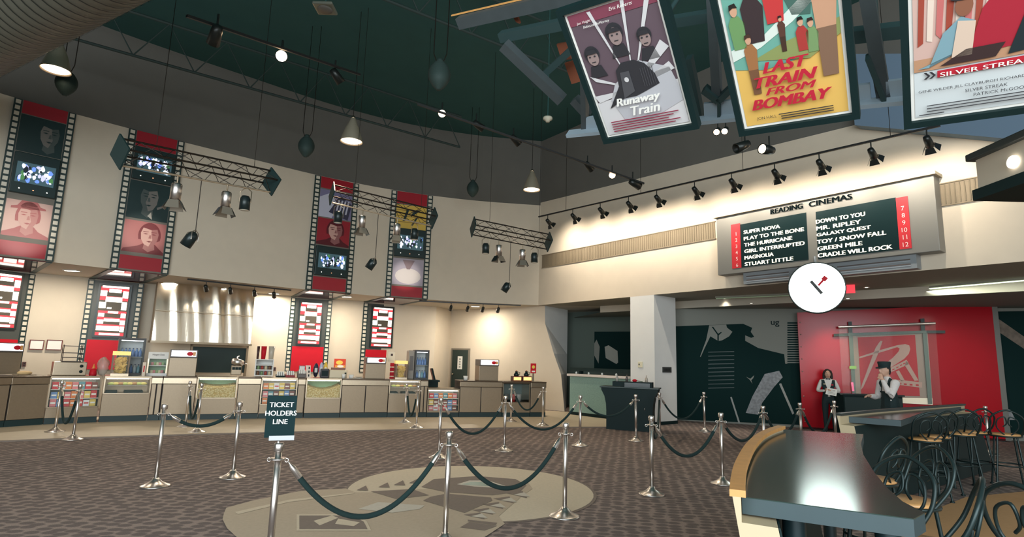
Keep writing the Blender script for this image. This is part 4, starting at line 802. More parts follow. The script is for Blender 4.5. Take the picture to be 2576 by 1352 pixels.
# ================================================================== STAINLESS HOOD AND POPPING NICHE
def bwp(px): return onpl(px, 800, bw_line[0], bw_line[1])
bw_line = ((-10.9, 16.62), (-7.3, 19.45))
A, B = onpl(388, 800, *bw_line), onpl(636, 800, *bw_line); A = A * .955; B = B * .955; M = fr2(A, B, 0); w = dist2(A, B); zb, zt = zat(520, 862, (A + B) / 2), zat(520, 712, (A + B) / 2)
t = T('popcorn_hood', 'large wavy stainless steel hood over the dark popcorn niche', 'hood', M); HOOD = mat('mirror_hood_steel', (240, 228, 208), .2, 1)
q = MB(); nx, nz = 48, 14; vs = []
for j in range(nz + 1):
    for i in range(nx + 1):
        u, v = i / nx, j / nz; vs.append((w * (u * (1 + .0 * v)), -.02 - .02 * math.sin(u * 31 + 2 * v) * (.6 + .4 * math.sin(u * 13)) - .006 * math.sin(u * 57 + v * 5) - .3 * v * (1 - v) * .3 + .1 * v, zb + (zt - zb) * v))
q.add(vs, [(j * (nx + 1) + i, j * (nx + 1) + i + 1, (j + 1) * (nx + 1) + i + 1, (j + 1) * (nx + 1) + i) for j in range(nz) for i in range(nx)], HOOD, True)
q.bx(0, w, .12, .5, zb, zt, STEELB); q.build('canopy', t)
q = MB(); q.bx(-.03, w + .03, -.09, .5, zb - .06, zb, STEEL); q.build('rim', t); q = MB(); q.bx(0, w, -.13, -.11, zb + (zt - zb) * .48, zb + (zt - zb) * .48 + .015, STEEL); q.build('seam_strip', t)
A3, B3 = onpl(482, 900, *bw_line) * .985, onpl(617, 900, *bw_line) * .985; M3 = fr2(A3, B3, 0); w3 = dist2(A3, B3)
t = T('popping_niche', 'dark framed popping niche in the wall below the stainless hood', 'niche', M3)
q = MB(); q.bx(0, w3, -.01, .05, 1.0, zb - .12, mat('niche_dark', (20, 46, 46), .5)); q.build('opening', t)
q = MB(); q.bx(-.06, 0, -.05, .05, .9, zb - .06, STEELB); q.bx(w3, w3 + .06, -.05, .05, .9, zb - .06, STEELB); q.bx(-.06, w3 + .06, -.05, .05, zb - .13, zb - .06, STEELB); q.build('frame', t)
# small things on the rear wall
for i, (x0, x1, y0, y1) in enumerate(((75, 112, 855, 880), (118, 158, 855, 881))):
    L_ = ((-14, 13.6), (-11.8, 15.88)); A, B = onpl(x0, y0, *L_), onpl(x1, y0, *L_); z1, z0 = A.z, onpl(x0, y1, *L_).z; M = fr2(A, B, z0) @ Matrix.Translation((0, -.02, 0)); w = dist2(A, B); h = z1 - z0
    t = T('wall_frame', ('left of two framed notices on the wall above the wire rack', 'right of two framed notices on the wall, partly behind the wire rack')[i], 'picture frame', M, 'framed notices')
    q = MB(); q.bx(.02, w - .02, -.012, 0, .02, h - .02, PAPER); q.build('sheet', t); q = MB(); F_ = mat('frame_redbrown', (110, 50, 46), .5)
    q.bx(0, w, -.022, 0, 0, .02, F_); q.bx(0, w, -.022, 0, h - .02, h, F_); q.bx(0, .02, -.022, 0, .02, h - .02, F_); q.bx(w - .02, w, -.022, 0, .02, h - .02, F_); q.build('frame', t)
for i, (px, py, L_, lab) in enumerate(((58, 917, ((-14, 13.6), (-11.8, 15.88)), 'dark wall outlet below the framed notices'), (690, 929, ((-9.6, 17.72), (-7.48, 19.3)), 'dark wall outlet right of the white tray display'))):
    A = onpl(px - 3, py, *L_); B = onpl(px + 3, py, *L_); M = fr2(A, B, A.z) @ Matrix.Translation((0, -.03, 0)); t = T('wall_outlet', lab, 'outlet', M, 'wall outlets'); q = MB(); q.bx(0, .08, 0, .015, -.06, .06, mat('outlet_brown', (92, 60, 56), .5)); q.build('plate', t); q = MB(); q.bx(.025, .055, -.003, 0, -.035, -.01, BLACK); q.bx(.025, .055, -.003, 0, .01, .035, BLACK); q.build('sockets', t)
L_ = ((-6.24, 20.0), (-5.27, 20.55)); A, B = onpl(841, 903, *L_), onpl(870, 903, *L_); M = fr2(A, B, onpl(841, 930, *L_).z) @ Matrix.Translation((0, -.03, 0)); w = dist2(A, B); h = A.z - onpl(841, 930, *L_).z
t = T('snack_poster', 'small red and yellow snack poster on the wall between two murals', 'poster', M); q = MB(); q.bx(0, w, 0, .01, 0, h, mat('poster_red', (206, 70, 44), .5)); q.build('sheet', t)
p = Pan(w, h, 0); p.ell(.45, .65, .3, .2, mat('sign_yellow', (236, 200, 90), .5)); p.rect(.1, .95, .05, .4, mat('poster_amber', (226, 160, 70), .5), 1); p.ell(.55, .3, .28, .12, PAPER, 2); p.mb.build('print', t)
# dark door with paper sign
L_ = ((WA[0], WA[1]), (WB[0], WB[1])); A, B = onpl(1139, 920, *L_), onpl(1179, 920, *L_); M = fr2(A, B, 0); w = dist2(A, B)
zd = zat(1158, 881, (A + B) / 2); DK = mat('door_dark', (34, 52, 50), .5); q = MB(); q.bx(0, w, -.05, .03, .01, zd, DK)
o = q.build('door_1', M=M); o['kind'] = 'structure'; MW[o.name] = M
q = MB(); q.bx(-.06, 0, -.06, .04, 0, zd + .06, mat('door_frame_taupe', (120, 112, 100), .6)); q.bx(w, w + .06, -.06, .04, 0, zd + .06, mat('door_frame_taupe', (120, 112, 100), .6)); q.bx(0, w, -.06, .04, zd, zd + .06, mat('door_frame_taupe', (120, 112, 100), .6)); q.build('frame', o)
q = MB(); q.lathe([(0, 0), (.03, 0), (.03, .05), (0, .06)], STEEL, 12, M=Matrix.Translation((.09, -.05, 1.02)) @ Matrix.Rotation(math.pi / 2, 4, 'X')); q.build('handle', o)
t = T('door_notice', 'white paper notice taped on the dark door', 'notice', M @ Matrix.Translation((w * .36, -.053, zd * .62))); q = MB(); q.bx(0, w * .3, -.004, 0, 0, .5, PAPER); q.build('sheet', t)
q = MB()
for i in range(4): q.bx(w * .1, w * .2, -.006, -.004, .06 + i * .1, .12 + i * .1, mat('grey_print', (150, 150, 146), .6))
q.build('print', t)
# ================================================================== LIGHTING TRUSSES
RODM = mat('truss_dark', (58, 52, 46), .35, .8); RODL = mat('truss_rod_painted_lit', (214, 196, 170), .3, .8)  # paler rod for one chord: the lamplight on it is put into the colour
def can_proto():
    t = T('can_spotlight', '', 'spotlight', (0, 0, 0), 'stage spotlights on the trusses')
    q = MB(); q.lathe([(0, .0), (.06, .0), (.085, -.05), (.09, -.25), (.0, -.25)], mat('can_black', (34, 46, 46), .35, .3), 18); q.build('can', t)
    q = MB(); q.tube([(.1, 0, -.12), (.1, 0, .08), (.03, 0, .14), (-.03, 0, .14), (-.1, 0, .08), (-.1, 0, -.12)], .008, STEEL, 6); q.build('yoke', t)
    q = MB(); q.lathe([(.0, -.252), (.075, -.252), (.078, -.258), (0, -.262)], mat('can_lens', (190, 180, 160), .2), 16); q.build('lens', t); return t
def barn_proto():
    t = T('barn_door_spotlight', '', 'spotlight', (0, 0, 0), 'chrome barn door lights on the trusses')
    q = MB(); q.lathe([(0, .02), (.07, .02), (.08, .0), (.08, -.26), (.0, -.26)], CHROME, 18); q.build('can', t)
    q = MB(); q.tube([(0, 0, .02), (0, 0, .14)], .014, STEEL, 8); q.build('stem', t)
    for a in range(4):
        q = MB(); R_ = Matrix.Rotation(a * math.pi / 2, 4, 'Z'); q.hexa([(.08, -.07, -.26), (.08, .07, -.26), (.15, .1, -.4), (.15, -.1, -.4)], [(.085, -.07, -.257), (.085, .07, -.257), (.155, .1, -.397), (.155, -.1, -.397)], mat('flap_steel', (168, 158, 142), .4, .6) if a % 2 else mat('can_black', (34, 46, 46), .35, .3), M=R_); q.build('flap', t)
    return t
CANP, BARNP = can_proto(), barn_proto(); used = {}
def place(p, M, label):
    if not used.get(p.name): used[p.name] = 1; p.matrix_basis = M; MW[p.name] = M; p['label'] = label; return p
    return dup(p, M, label)
def drop(M0, L, label):
    t = T('drop_rod_spotlight', label, 'hanging spotlight', M0, 'spotlights on long drop rods'); q = MB(); q.tube([(0, 0, 0), (0, 0, -L)], .007, RODM, 6); q.build('rod', t)
    q = MB(); R_ = Matrix.Translation((0, 0, -L)) @ Matrix.Rotation(.55, 4, 'Y'); q.lathe([(0, .0), (.05, -.02), (.09, -.07), (.09, -.27), (.0, -.27)], mat('can_black', (34, 46, 46), .35, .3), 16, M=R_); q.build('can', t)
    q = MB(); R2_ = Matrix.Translation((0, 0, -L)); q.tube([(0, -.1, -.14), (0, -.1, -.02), (0, 0, .03), (0, .1, -.02), (0, .1, -.14)], .009, CHROME, 6, M=R2_); q.build('yoke', t); return t
def truss(pA, pB, DA, DB, lights, label, lit, rod, seg=8):
    A, B = atd(*pA, DA), atd(*pB, DB); m_ = (A + B) / 2; x = (B - A).normalized(); up = Vector((0, 0, 1)); y = up.cross(x).normalized(); z = x.cross(y)
    M = axM(m_, x, y, z); L = (B - A).length; t = T('lighting_truss', label, 'lighting truss', M, 'hanging lighting trusses'); r = .2; R_ = [(0, r), (r, 0), (0, -r), (-r, 0)]
    X0, X1 = -L / 2 + .03, L / 2 - .03
    for i, (a, b) in enumerate(R_): q = MB(); q.tube([(X0, a, b), (X1, a, b)], .016, RODL if (i == 2 and lit) else RODM, 8); q.build('chord', t)
    q = MB(); dx = (X1 - X0) / seg
    for i in range(seg):
        for k in range(4):
            a, b = R_[k], R_[(k + 1) % 4]; 
            if i % 2: a, b = b, a
            q.tube([(X0 + i * dx, a[0], a[1]), (X0 + (i + 1) * dx, b[0], b[1])], .006, RODM, 4, cap=False)
    q.build('lacing', t)
    for s in (-1, 1): q = MB(); e = .27; q.hexa([(s * L / 2 - .012, 0, e), (s * L / 2 - .012, e, 0), (s * L / 2 - .012, 0, -e), (s * L / 2 - .012, -e, 0)], [(s * L / 2 + .012, 0, e), (s * L / 2 + .012, e, 0), (s * L / 2 + .012, 0, -e), (s * L / 2 + .012, -e, 0)], mat('truss_plate', (24, 50, 50), .5)); q.build('end_plate', t)
    for s in (-.3, .36): p = M @ Vector((s * L, 0, r)); q = MB(); q.tube([p, Vector((p.x, p.y, ZC))], .005, RODM, 5); q.build('cable', t, True)
    for s, kind, tw, lab in lights:
        p = M @ Vector((s * L, 0, -r - .01)); p.z -= .145
        R3 = Matrix.Translation(p) @ Matrix.Rotation(tw, 4, 'Z')
        if kind == 'c': place(CANP, R3 @ Matrix.Translation((0, 0, -.0)), lab)
        if kind == 'b': place(BARNP, R3, lab)
    s, ln, lab = rod; p = M @ Vector((s * L, 0, -r - .02)); drop(Matrix.Translation(p), ln, lab)
    return M, L
T1M, T1L = truss((302, 382), (683, 457), 10.3, 11.6, [(-.17, 'b', .3, 'chrome barn door light in front of the second mural'), (.16, 'b', .8, 'chrome barn door light in the middle of the largest truss'), (.3, 'c', 0, 'small dark can light at the right of the largest truss')], 'largest lighting truss, hanging before the second mural from the left', True, (-.02, .86, 'dark spotlight on a long rod under the largest truss'), 10)
T2M, T2L = truss((835, 487), (1090, 549), 13.0, 13.6, [(-.42, 'c', .5, 'dark can light at the left end of the middle truss'), (-.2, 'b', .6, 'chrome barn door light left of the middle truss drop rod'), (.14, 'b', .2, 'chrome barn door light right of the middle truss drop rod'), (.32, 'c', 1, 'dark can light over the yellow picture')], 'middle lighting truss, between the two right film strip murals', True, (-.05, 1.0, 'pale-lit spotlight on a long rod under the middle truss'), 9)
T3M, T3L = truss((1190, 571), (1380, 609), 14.2, 14.8, [(-.32, 'c', .4, 'dark can light at the left end of the right truss'), (-.15, 'b', .7, 'barn door light left of the right truss drop rod'), (.16, 'b', .2, 'barn door light right of the right truss drop rod'), (.32, 'c', -.4, 'dark can light at the right end of the right truss')], 'smallest lighting truss, hanging near the room corner', False, (.0, 1.0, 'dark spotlight on a long rod under the smallest truss'), 8)
# warm light the trusses throw on the murals
for (tt, Mx, wx), z, pw, src in ((S1, .7, 55, T1M @ Vector((-.4 * T1L, .1, -.85))), (S2, .95, 60, T1M @ Vector((0, .1, -.85))), (S4, .75, 70, T2M @ Vector((.22 * T2L, .1, -.85)))):
    light('SPOT', 'truss_spot_beam', src, pw * 13, (1, .93, .82), Mx @ Vector((wx * .45, 0, z)), spot=11 if z > .7 else 13, blend=.9, size=.05)
# ================================================================== HANGING SPEAKERS, PENDANTS, CEILING SPOTS
def speaker_proto():
    t = T('hanging_speaker', '', 'speaker', (0, 0, 0), 'beehive speakers hung from the ceiling'); SP = mat('speaker_weave', (44, 62, 58), .7, .2)
    q = MB(); prof = []
    for i in range(17): s = i / 16; r = .19 * math.sin(math.pi * (.12 + .84 * s)) ** .7; prof += [(r, -.05 - s * .46), (r * .92, -.05 - s * .46 - .018)]
    q.lathe([(0, -.05)] + prof + [(0, -.53)], SP, 20); q.build('cabinet', t)
    q = MB(); q.lathe([(0, .02), (.05, .02), (.07, -.07), (0, -.07)], SP, 14); q.build('cap', t)
    q = MB(); q.tube([(.11, 0, 1.2), (.11, 0, .12), (.05, 0, -.04)], .009, RODM, 5); q.build('cable', t); q = MB(); q.tube([(-.11, 0, 1.2), (-.11, 0, .12), (-.05, 0, -.04)], .009, RODM, 5); q.build('cable', t); return t
SPK = speaker_proto()
for px, py, D_, lab in ((1107, 152, 10.3, 'beehive speaker nearest the middle of the ceiling'), (773, 342, 14.8, 'beehive speaker in front of the dark band left of the bell pendant'), (1190, 455, 18.2, 'beehive speaker at the top edge of the cream wall near the corner'), (172, 178, 15, 'dim beehive speaker beside the big duct')):
    p = atd(px, py, D_); t = place(SPK, Matrix.Translation(p), lab)
    q = MB(); q.tube([p + Vector((.11, 0, 1.2)), Vector((p.x + .11, p.y, ZC))], .006, RODM, 4); q.tube([p + Vector((-.11, 0, 1.2)), Vector((p.x - .11, p.y, ZC))], .006, RODM, 4)
    o = q.build('ceiling_cable'); o.parent = t; o.matrix_basis = MW[t.name].inverted(); 
def pendant_proto():
    t = T('bell_pendant', '', 'pendant lamp', (0, 0, 0), 'bell shaped pendant lamps')
    q = MB(); q.lathe([(.05, .3), (.085, .22), (.155, .06), (.21, -.12), (.245, -.24), (.25, -.26), (.235, -.25), (.19, -.12), (.12, .05), (.05, .16)], mat('bell_steel', (216, 200, 176), .4, .7), 26); q.build('shade', t)
    q = MB(); q.lathe([(0, .36), (.03, .36), (.055, .3), (0, .29)], STEEL, 14); q.build('socket', t)
    q = MB(); q.lathe([(0, .1), (.06, .08), (.12, -.05), (.19, -.16), (.215, -.235), (.15, -.255), (0, -.27)], mat('bell_bulb', (255, 232, 200), .5, emit=5), 20); q.build('bulb', t)
    q = MB(); q.tube([(0, 0, .35), (0, 0, 2.2)], .007, RODM, 5); q.build('cord', t); return t
PEN = pendant_proto()
for px, py, D_, lab, pw in ((886, 330, 13.8, 'bell pendant lamp in the middle, over the hood side of the room', 160), (1338, 457, 16.7, 'bell pendant lamp near the room corner', 160), (145, 146, 14.5, 'bell pendant lamp half hidden by the big duct', 8)):
    p = atd(px, py, D_); t = place(PEN, Matrix.Translation(p), lab)
    light('SPOT', 'pendant_light', p + Vector((0, 0, -.3)), pw, (1, .8, .58), p + Vector((0, 0, -3)), t, size=.15, spot=120, blend=.6)
    q = MB(); q.tube([p + Vector((0, 0, 2.2)), Vector((p.x, p.y, ZC))], .006, RODM, 4); o = q.build('ceiling_cord'); o.parent = t; o.matrix_basis = MW[t.name].inverted()
# ceiling spot tracks
def track(pts, name, label, r=.02, m=None):
    t = T(name, label, 'light track', pts[0], 'ceiling light tracks'); q = MB()
    for a, b in zip(pts, pts[1:]):
        d = (Vector(b) - Vector(a)).normalized(); sd = Vector((0, 0, 1)).cross(d).normalized() * r; u_ = Vector((0, 0, r))
        q.hexa([Vector(a) - sd - u_, Vector(a) + sd - u_, Vector(a) + sd + u_, Vector(a) - sd + u_], [Vector(b) - sd - u_, Vector(b) + sd - u_, Vector(b) + sd + u_, Vector(b) - sd + u_], m or mat('track_black', (34, 34, 34), .5))
    q.build('rail', t, True); return t
def spot_head(p, d, label, lit=0, group='ceiling spot heads', s=1.0, power=0, spot=70, name='spotlight'):
    M = aim(p, d); t = T(name, label, 'spotlight', M, group)
    q = MB(); q.lathe([(0, .07 * s), (.05 * s, .06 * s), (.06 * s, 0), (.07 * s, -.16 * s), (.062 * s, -.16 * s), (.05 * s, -.1 * s), (0, -.1 * s)], mat('head_black', (36, 40, 38), .35, .4), 16); q.build('can', t)
    if lit: q = MB(); q.lathe([(.0, -.148 * s), (.06 * s, -.15 * s), (0, -.152 * s)], mat('lens_lit%g' % lit, (255, 214, 168), .5, emit=lit), 14); q.build('lens', t)
    q = MB(); up = M.inverted().to_3x3() @ Vector((0, 0, 1)); q.tube([up * .01, up * .2 * s], .012 * s, mat('head_black', (36, 40, 38), .35, .4), 6); q.build('stem', t)
    if power: light('SPOT', 'head_light', Vector(p) + Vector(d).normalized() * .17 * s, power, (1, .89, .74), Vector(p) + Vector(d), t, size=.05, spot=spot, blend=.9)
    return t
ca, cb_ = atd(470, 40, 9.6), atd(905, 188, 12.4); cc_, cd_ = atd(1050, 262, 12.5), atd(1620, 462, 13.8)
track([ca, cb_], 'ceiling_track', 'faint light track across the dark ceiling, left one'); track([cc_, cd_], 'ceiling_track', 'faint light track across the dark ceiling, right one')
tov = lambda p: (Vector((0, 0, CH + .2)) - p)
for px, py, D_, lab, lit, s, aimv in ((708, 141, 11.2, 'brightest lit ceiling spot, glaring towards the viewer', 60, 1.5, None), (1112, 286, 13, 'lit ceiling spot right of the middle, pointing down', 16, 1.3, None), (1540, 441, 13.5, 'lit ceiling spot near the right wall top', 16, 1.2, None), (545, 78, 9.8, 'unlit spot head at the left end of the ceiling track', 0, 1.3, (-.5, .6, -.6)), (842, 184, 12, 'unlit spot head right of the glaring spot', 0, 1.3, (.5, .5, -.7)), (1198, 312, 13, 'unlit spot head right of the middle lit spot', 0, 1.2, (.7, .3, -.4)), (1292, 348, 13.2, 'unlit spot head above the corner pendant', 0, 1.2, (.6, .4, -.5)), (1478, 415, 13.6, 'unlit spot head left of the right lit spot', 0, 1.1, (.6, .5, -.5)), (1592, 460, 13.7, 'dark spot head at the right end of the ceiling track', 0, 1.3, (.8, .4, -.3))):
    p = atd(px, py, D_); v = tov(p) if aimv is None else Vector(aimv); spot_head(p - (v.normalized() * .16 * s if aimv is None else Vector()), v, lab, lit, s=s)
    if lit: light('SPOT', 'ceiling_spot_beam', p + v.normalized() * .05, 130, (1, .84, .64), Vector((p.x * .6, p.y - 3, 0)), spot=80, size=.08)
for px, py, D_, lab in ((1806, 328, 10.5, 'left of two lit spot heads below the middle poster'), (1826, 326, 10.5, 'right of two lit spot heads below the middle poster')):
    p = atd(px, py, D_); spot_head(p, Vector((-.4, -.6, -.5)), lab, 14, s=.8)
for px, py, D_, lab, lit in ((1874, 365, 9.5, 'dark spot head under the middle poster frame', 0), (1936, 378, 9.5, 'warm-lit spot head right of the dark one under the middle poster frame', 10)):
    p = atd(px, py, D_); spot_head(p, Vector((-.8, -.2, -.4)) if not lit else Vector((-.9, -.5, -.1)), lab, lit, s=1.1)
# square ceiling speaker and smoke detector
p = atd(818, 20, 10.5); p.z = min(p.z, ZC - .3); t = T('ceiling_device', 'small square device with a round grille on the dark ceiling', 'ceiling device', p); q = MB(); q.bx(-.16, .16, -.16, .16, -.03, .02, mat('device_grey', (104, 108, 96), .6)); q.build('plate', t, bevel=.02); q = MB(); q.lathe([(.0, -.05), (.1, -.05), (.12, -.03), (.12, -.029)], DARKP, 20); q.build('grille', t); q = MB(); q.tube([(0, 0, .02), (0, 0, ZC - p.z)], .015, CEIL, 6); q.build('hanger', t)
p = atd(1378, 297, 12.5); t = T('smoke_detector', 'small round pale detector hanging below the dark ceiling', 'smoke detector', p); q = MB(); q.lathe([(0, -.09), (.04, -.09), (.05, -.06), (.1, -.03), (.1, .01), (0, .01)], mat('detector_cream', (196, 190, 170), .6), 18); q.build('body', t); q = MB(); q.tube([(0, 0, .01), (0, 0, ZC - p.z)], .01, CEIL, 6); q.build('hanger', t)
# ================================================================== RIGHT WALL WASH TRACK
tp = lambda px, py: RW(px, py, 1.2)
hp = [(1378, 541), (1441, 527), (1510, 511), (1581, 495), (1652, 478), (1747, 457), (1840, 436), (1948, 412), (2060, 386), (2190, 354), (2330, 321)]
P0, P1 = tp(1355, 546), tp(2365, 316)
track([P0, P1], 'wash_track', 'long light track with lamps before the bright right wall')
for i, (px, py) in enumerate(hp):
    s_ = (tp(px, py) - P0).length / (P1 - P0).length; p = P0.lerp(P1, s_) + Vector((0, 0, -.2))
    t = spot_head(p, Vector((.8, .6, -.75)), f'wall wash lamp on the right wall track, {ORD[i] if i < 8 else ("ninth", "tenth", "eleventh")[i - 8]} from the corner', 3, 'wall wash lamps', 1.0, 105 - 2.5 * i, 125, 'wash_lamp')
    q = MB()
    for a in range(4): q.hexa([(.07, -.06, -.15), (.07, .06, -.15), (.13, .09, -.24), (.13, -.09, -.24)], [(.074, -.06, -.148), (.074, .06, -.148), (.134, .09, -.238), (.134, -.09, -.238)], mat('head_black', (36, 40, 38), .35, .4), M=Matrix.Rotation(a * math.pi / 2, 4, 'Z'))
    q.build('barn_doors', t)
for i in range(4):
    p = P0.lerp(P1, .12 + .27 * i); q = MB(); q.tube([p, Vector((p.x, p.y, ZC))], .006, RODM, 4); q.build('hanger', bpy.data.objects[[o.name for o in C.objects if o.name.startswith('wash_track')][0]], True)
# soffit tracks and downlights over the counter
def soff(px, py): return onz(px, py, ZS - .04)
for nm, pts, heads, lab in (('soffit_track', ((472, 703), (732, 731)), (515, 573, 634, 686), 'light track under the soffit before the stainless hood'), ('soffit_track', ((1055, 758), (1310, 769)), (1134, 1176, 1214, 1253), 'light track under the soffit before the dark door')):
    a, b = soff(*pts[0]), soff(*pts[1]); track([a, b], nm, lab)
    for i, px in enumerate(heads):
        s_ = (px - pts[0][0]) / (pts[1][0] - pts[0][0]); p = a.lerp(b, s_) + Vector((0, 0, -.16))
        spot_head(p, Vector((-.25, 1, -.75)), f'{ORD[i]} spot head on the soffit track before the {"hood" if heads[0] < 600 else "dark door"}', 0, 'soffit spot heads', .9, 16, 80)
p = soff(1228, 781); spot_head(p + Vector((0, 0, -.16)), Vector((.2, 1, -.6)), 'lone dark spot head under the soffit behind the door track', 0, 'soffit spot heads', .8)
for i, (px, py, lab) in enumerate(((181, 684, 'rectangular downlight in the soffit between the two left murals'), (872, 749, 'rectangular downlight in the soffit between the two right murals'), (1106, 781, 'rectangular downlight before the recess with the dark door'), (1196, 773, 'rectangular downlight behind the door track'), (2, 690, 'rectangular downlight at the far left of the soffit'))):
    p = soff(px, py); p.z = ZS - .012; t = T('soffit_downlight', lab, 'downlight', p, 'soffit downlights'); q = MB(); q.bx(-.17, .17, -.1, .1, -.012, .01, WHITE); q.build('frame', t); q = MB(); q.bx(-.14, .14, -.07, .07, -.018, -.012, mat('downlight_lit', (255, 244, 224), .5, emit=4)); q.build('diffuser', t)
    light('AREA', 'downlight_light', p + Vector((0, 0, -.03)), 60, (1, .9, .74), p + Vector((0, 0, -2)), t, size=.3)
for i, px in enumerate((430, 560, 690, 1010)):
    p = onz(px, 700 + (px - 430) * .105 + 5, ZS - .012); p = p * 1.045; p.z = ZS - .012
    t = T('soffit_downlight', ('rectangular downlight above the left part of the hood', 'rectangular downlight above the middle of the hood', 'rectangular downlight right of the hood', 'rectangular downlight right of the last mural')[i], 'downlight', p, 'soffit downlights'); q = MB(); q.bx(-.17, .17, -.1, .1, -.012, .01, WHITE); q.build('frame', t); q = MB(); q.bx(-.14, .14, -.07, .07, -.018, -.012, mat('downlight_lit', (255, 244, 224), .5, emit=4)); q.build('diffuser', t)
    light('AREA', 'downlight_light', p + Vector((0, 0, -.03)), 60, (1, .9, .74), p + Vector((0, 0, -2)), t, size=.3)
# ================================================================== FILM TITLE BOARD
OFF = .32
A, B = RW(1804, 617, OFF), RW(2357, 540, OFF); A = Vector((A.x, A.y, 0)); B = Vector((B.x, B.y, 0)); zb, zt = 3.85, 5.3
M = fr2(A, B, zb); w, h = dist2(A, B), zt - zb; I = M.inverted()
def mq(x, y): p = I @ RW(1676 + x / 2.7044, 440 + y / 2.7044, OFF); return p.x, p.z
t = T('title_board', 'wide grey board of film titles with red number columns on the right wall', 'title board', M)
BG = mat('board_grey', (126, 124, 118), .5, .1)
q = MB(); q.bx(0, w, 0, OFF - .01, 0, h, BG); q.build('case', t, bevel=.01)
q = MB(); q.bx(-.05, w + .05, -.06, OFF - .01, h, h + .06, mat('board_lip', (186, 172, 146), .5)); q.build('top_lip', t)
def quad(q, pts, y, m): P = [mq(*p) for p in pts]; u0, u1 = min(p[0] for p in P), max(p[0] for p in P); v0 = (P[2][1] + P[3][1]) / 2; v1 = (P[0][1] + P[1][1]) / 2; q.bx((P[0][0] + P[3][0]) / 2, (P[1][0] + P[2][0]) / 2, y, 0, v0, v1, m); return v0, v1
BR = mat('board_red', (196, 44, 52), .5); SC = mat('board_screen', (18, 40, 42), .3)
q = MB(); quad(q, [(440, 340), (500, 333), (515, 632), (452, 640)], -.012, BR); q.build('number_column', t)
q = MB(); quad(q, [(1560, 158), (1640, 148), (1675, 500), (1592, 508)], -.012, BR); q.build('number_column', t)
q = MB(); quad(q, [(502, 333), (952, 265), (970, 578), (516, 632)], -.010, SC); q.build('screen', t)
q = MB(); quad(q, [(1015, 250), (1560, 160), (1590, 510), (1038, 575)], -.010, SC); q.build('screen', t)
q = MB(); a, b = mq(715, 278), mq(1268, 185); sp = [('READING', a[0], (b[0] - a[0]) * .42), ('CINEMAS', a[0] + (b[0] - a[0]) * .5, (b[0] - a[0]) * .5)]
for s, u_, ww in sp: text(q, s, u_, h - .17, .115, mat('title_black', (12, 20, 22), 1, spec=0), w=ww, dep=.02, bold=.05)
vs = list(q.v); q.build('name_lettering', t)
LED = mat('title_led', (255, 244, 220), .5, emit=1.2)
for rows, xs, ys in ((('SUPER NOVA', 'PLAY TO THE BONE', 'THE HURRICANE', 'GIRL INTERRUPTED', 'MAGNOLIA', 'STUART LITTLE'), (530, 540), (405, 447, 490, 532, 580, 622)), (('DOWN TO YOU', 'MR. RIPLEY', 'GALAXY QUEST', 'TOY / SNOW FALL', 'GREEN MILE', 'CRADLE WILL ROCK'), (1022, 1042), (335, 377, 423, 468, 513, 564))):
    lim = mq(962, 400)[0] if rows[0][0] == 'S' else mq(1560, 400)[0]
    q = MB(); u0 = mq(xs[0], ys[0])[0]; u1 = mq(xs[1], ys[-1])[0]; cw = (lim - u0) / 16.3
    v_lo, v_hi = mq(xs[1], ys[-1])[1], mq(xs[0], ys[0])[1]
    for i, s in enumerate(rows):
        v = v_hi + (v_lo - v_hi) * i / 5
        text(q, s, u0, v, .085, LED, w=cw * len(s) * .97, y=-.011, bold=.04)
    q.build('title_lettering', t)
for nums, x, y0, y1 in ((range(1, 7), 478, 415, 628), (range(7, 13), 1612, 243, 492)):
    q = MB(); u_ = mq(x, y0)[0]; va, vb = mq(x, y0)[1], mq(x, y1)[1]
    for i, n_ in enumerate(nums): text(q, str(n_), u_, va + (vb - va) * i / 5, .085, mat('number_pink_white', (244, 214, 206), .5), y=-.013, align='c')
    q.build('number_lettering', t)
a, b = mq(512, 700), mq(1690, 560); q = MB(); BL = mat('board_blue_grey', (140, 146, 150), .4, .2)
x0, x1 = a[0], b[0]; q.bx(x0, x1, .08, OFF - .01, -.27, 0, BL); lb = q.build('lower_box', t)
q = MB()
for xa, xb in ((x0 + .08, x0 + (x1 - x0) * .31), (x0 + (x1 - x0) * .6, x1 - .1)):
    for z in (-.1, -.19): q.bx(xa, xb, .07, .08, z, z + .02, mat('slot_dark', (90, 80, 76), .5)); q.bx(xa, xb, .072, .079, z - .03, z - .012, mat('slot_light', (190, 196, 204), .3, .5))
q.build('slots', lb)
# ------------------------------------------------------------------ clock
p = RW(2054, 724, .75); nrm = Vector((-p.x, -p.y, 0)).normalized(); xx = Vector((-nrm.y, nrm.x, 0)); xx = xx if xx.x > 0 else -xx
M = axM(p, xx, Vector((0, 0, 1)), xx.cross(Vector((0, 0, 1)))); r = 57 * Vector((p.x, p.y, 0)).length / CF
t = T('wall_clock', 'round white lit clock hanging below the film title board', 'clock', M)
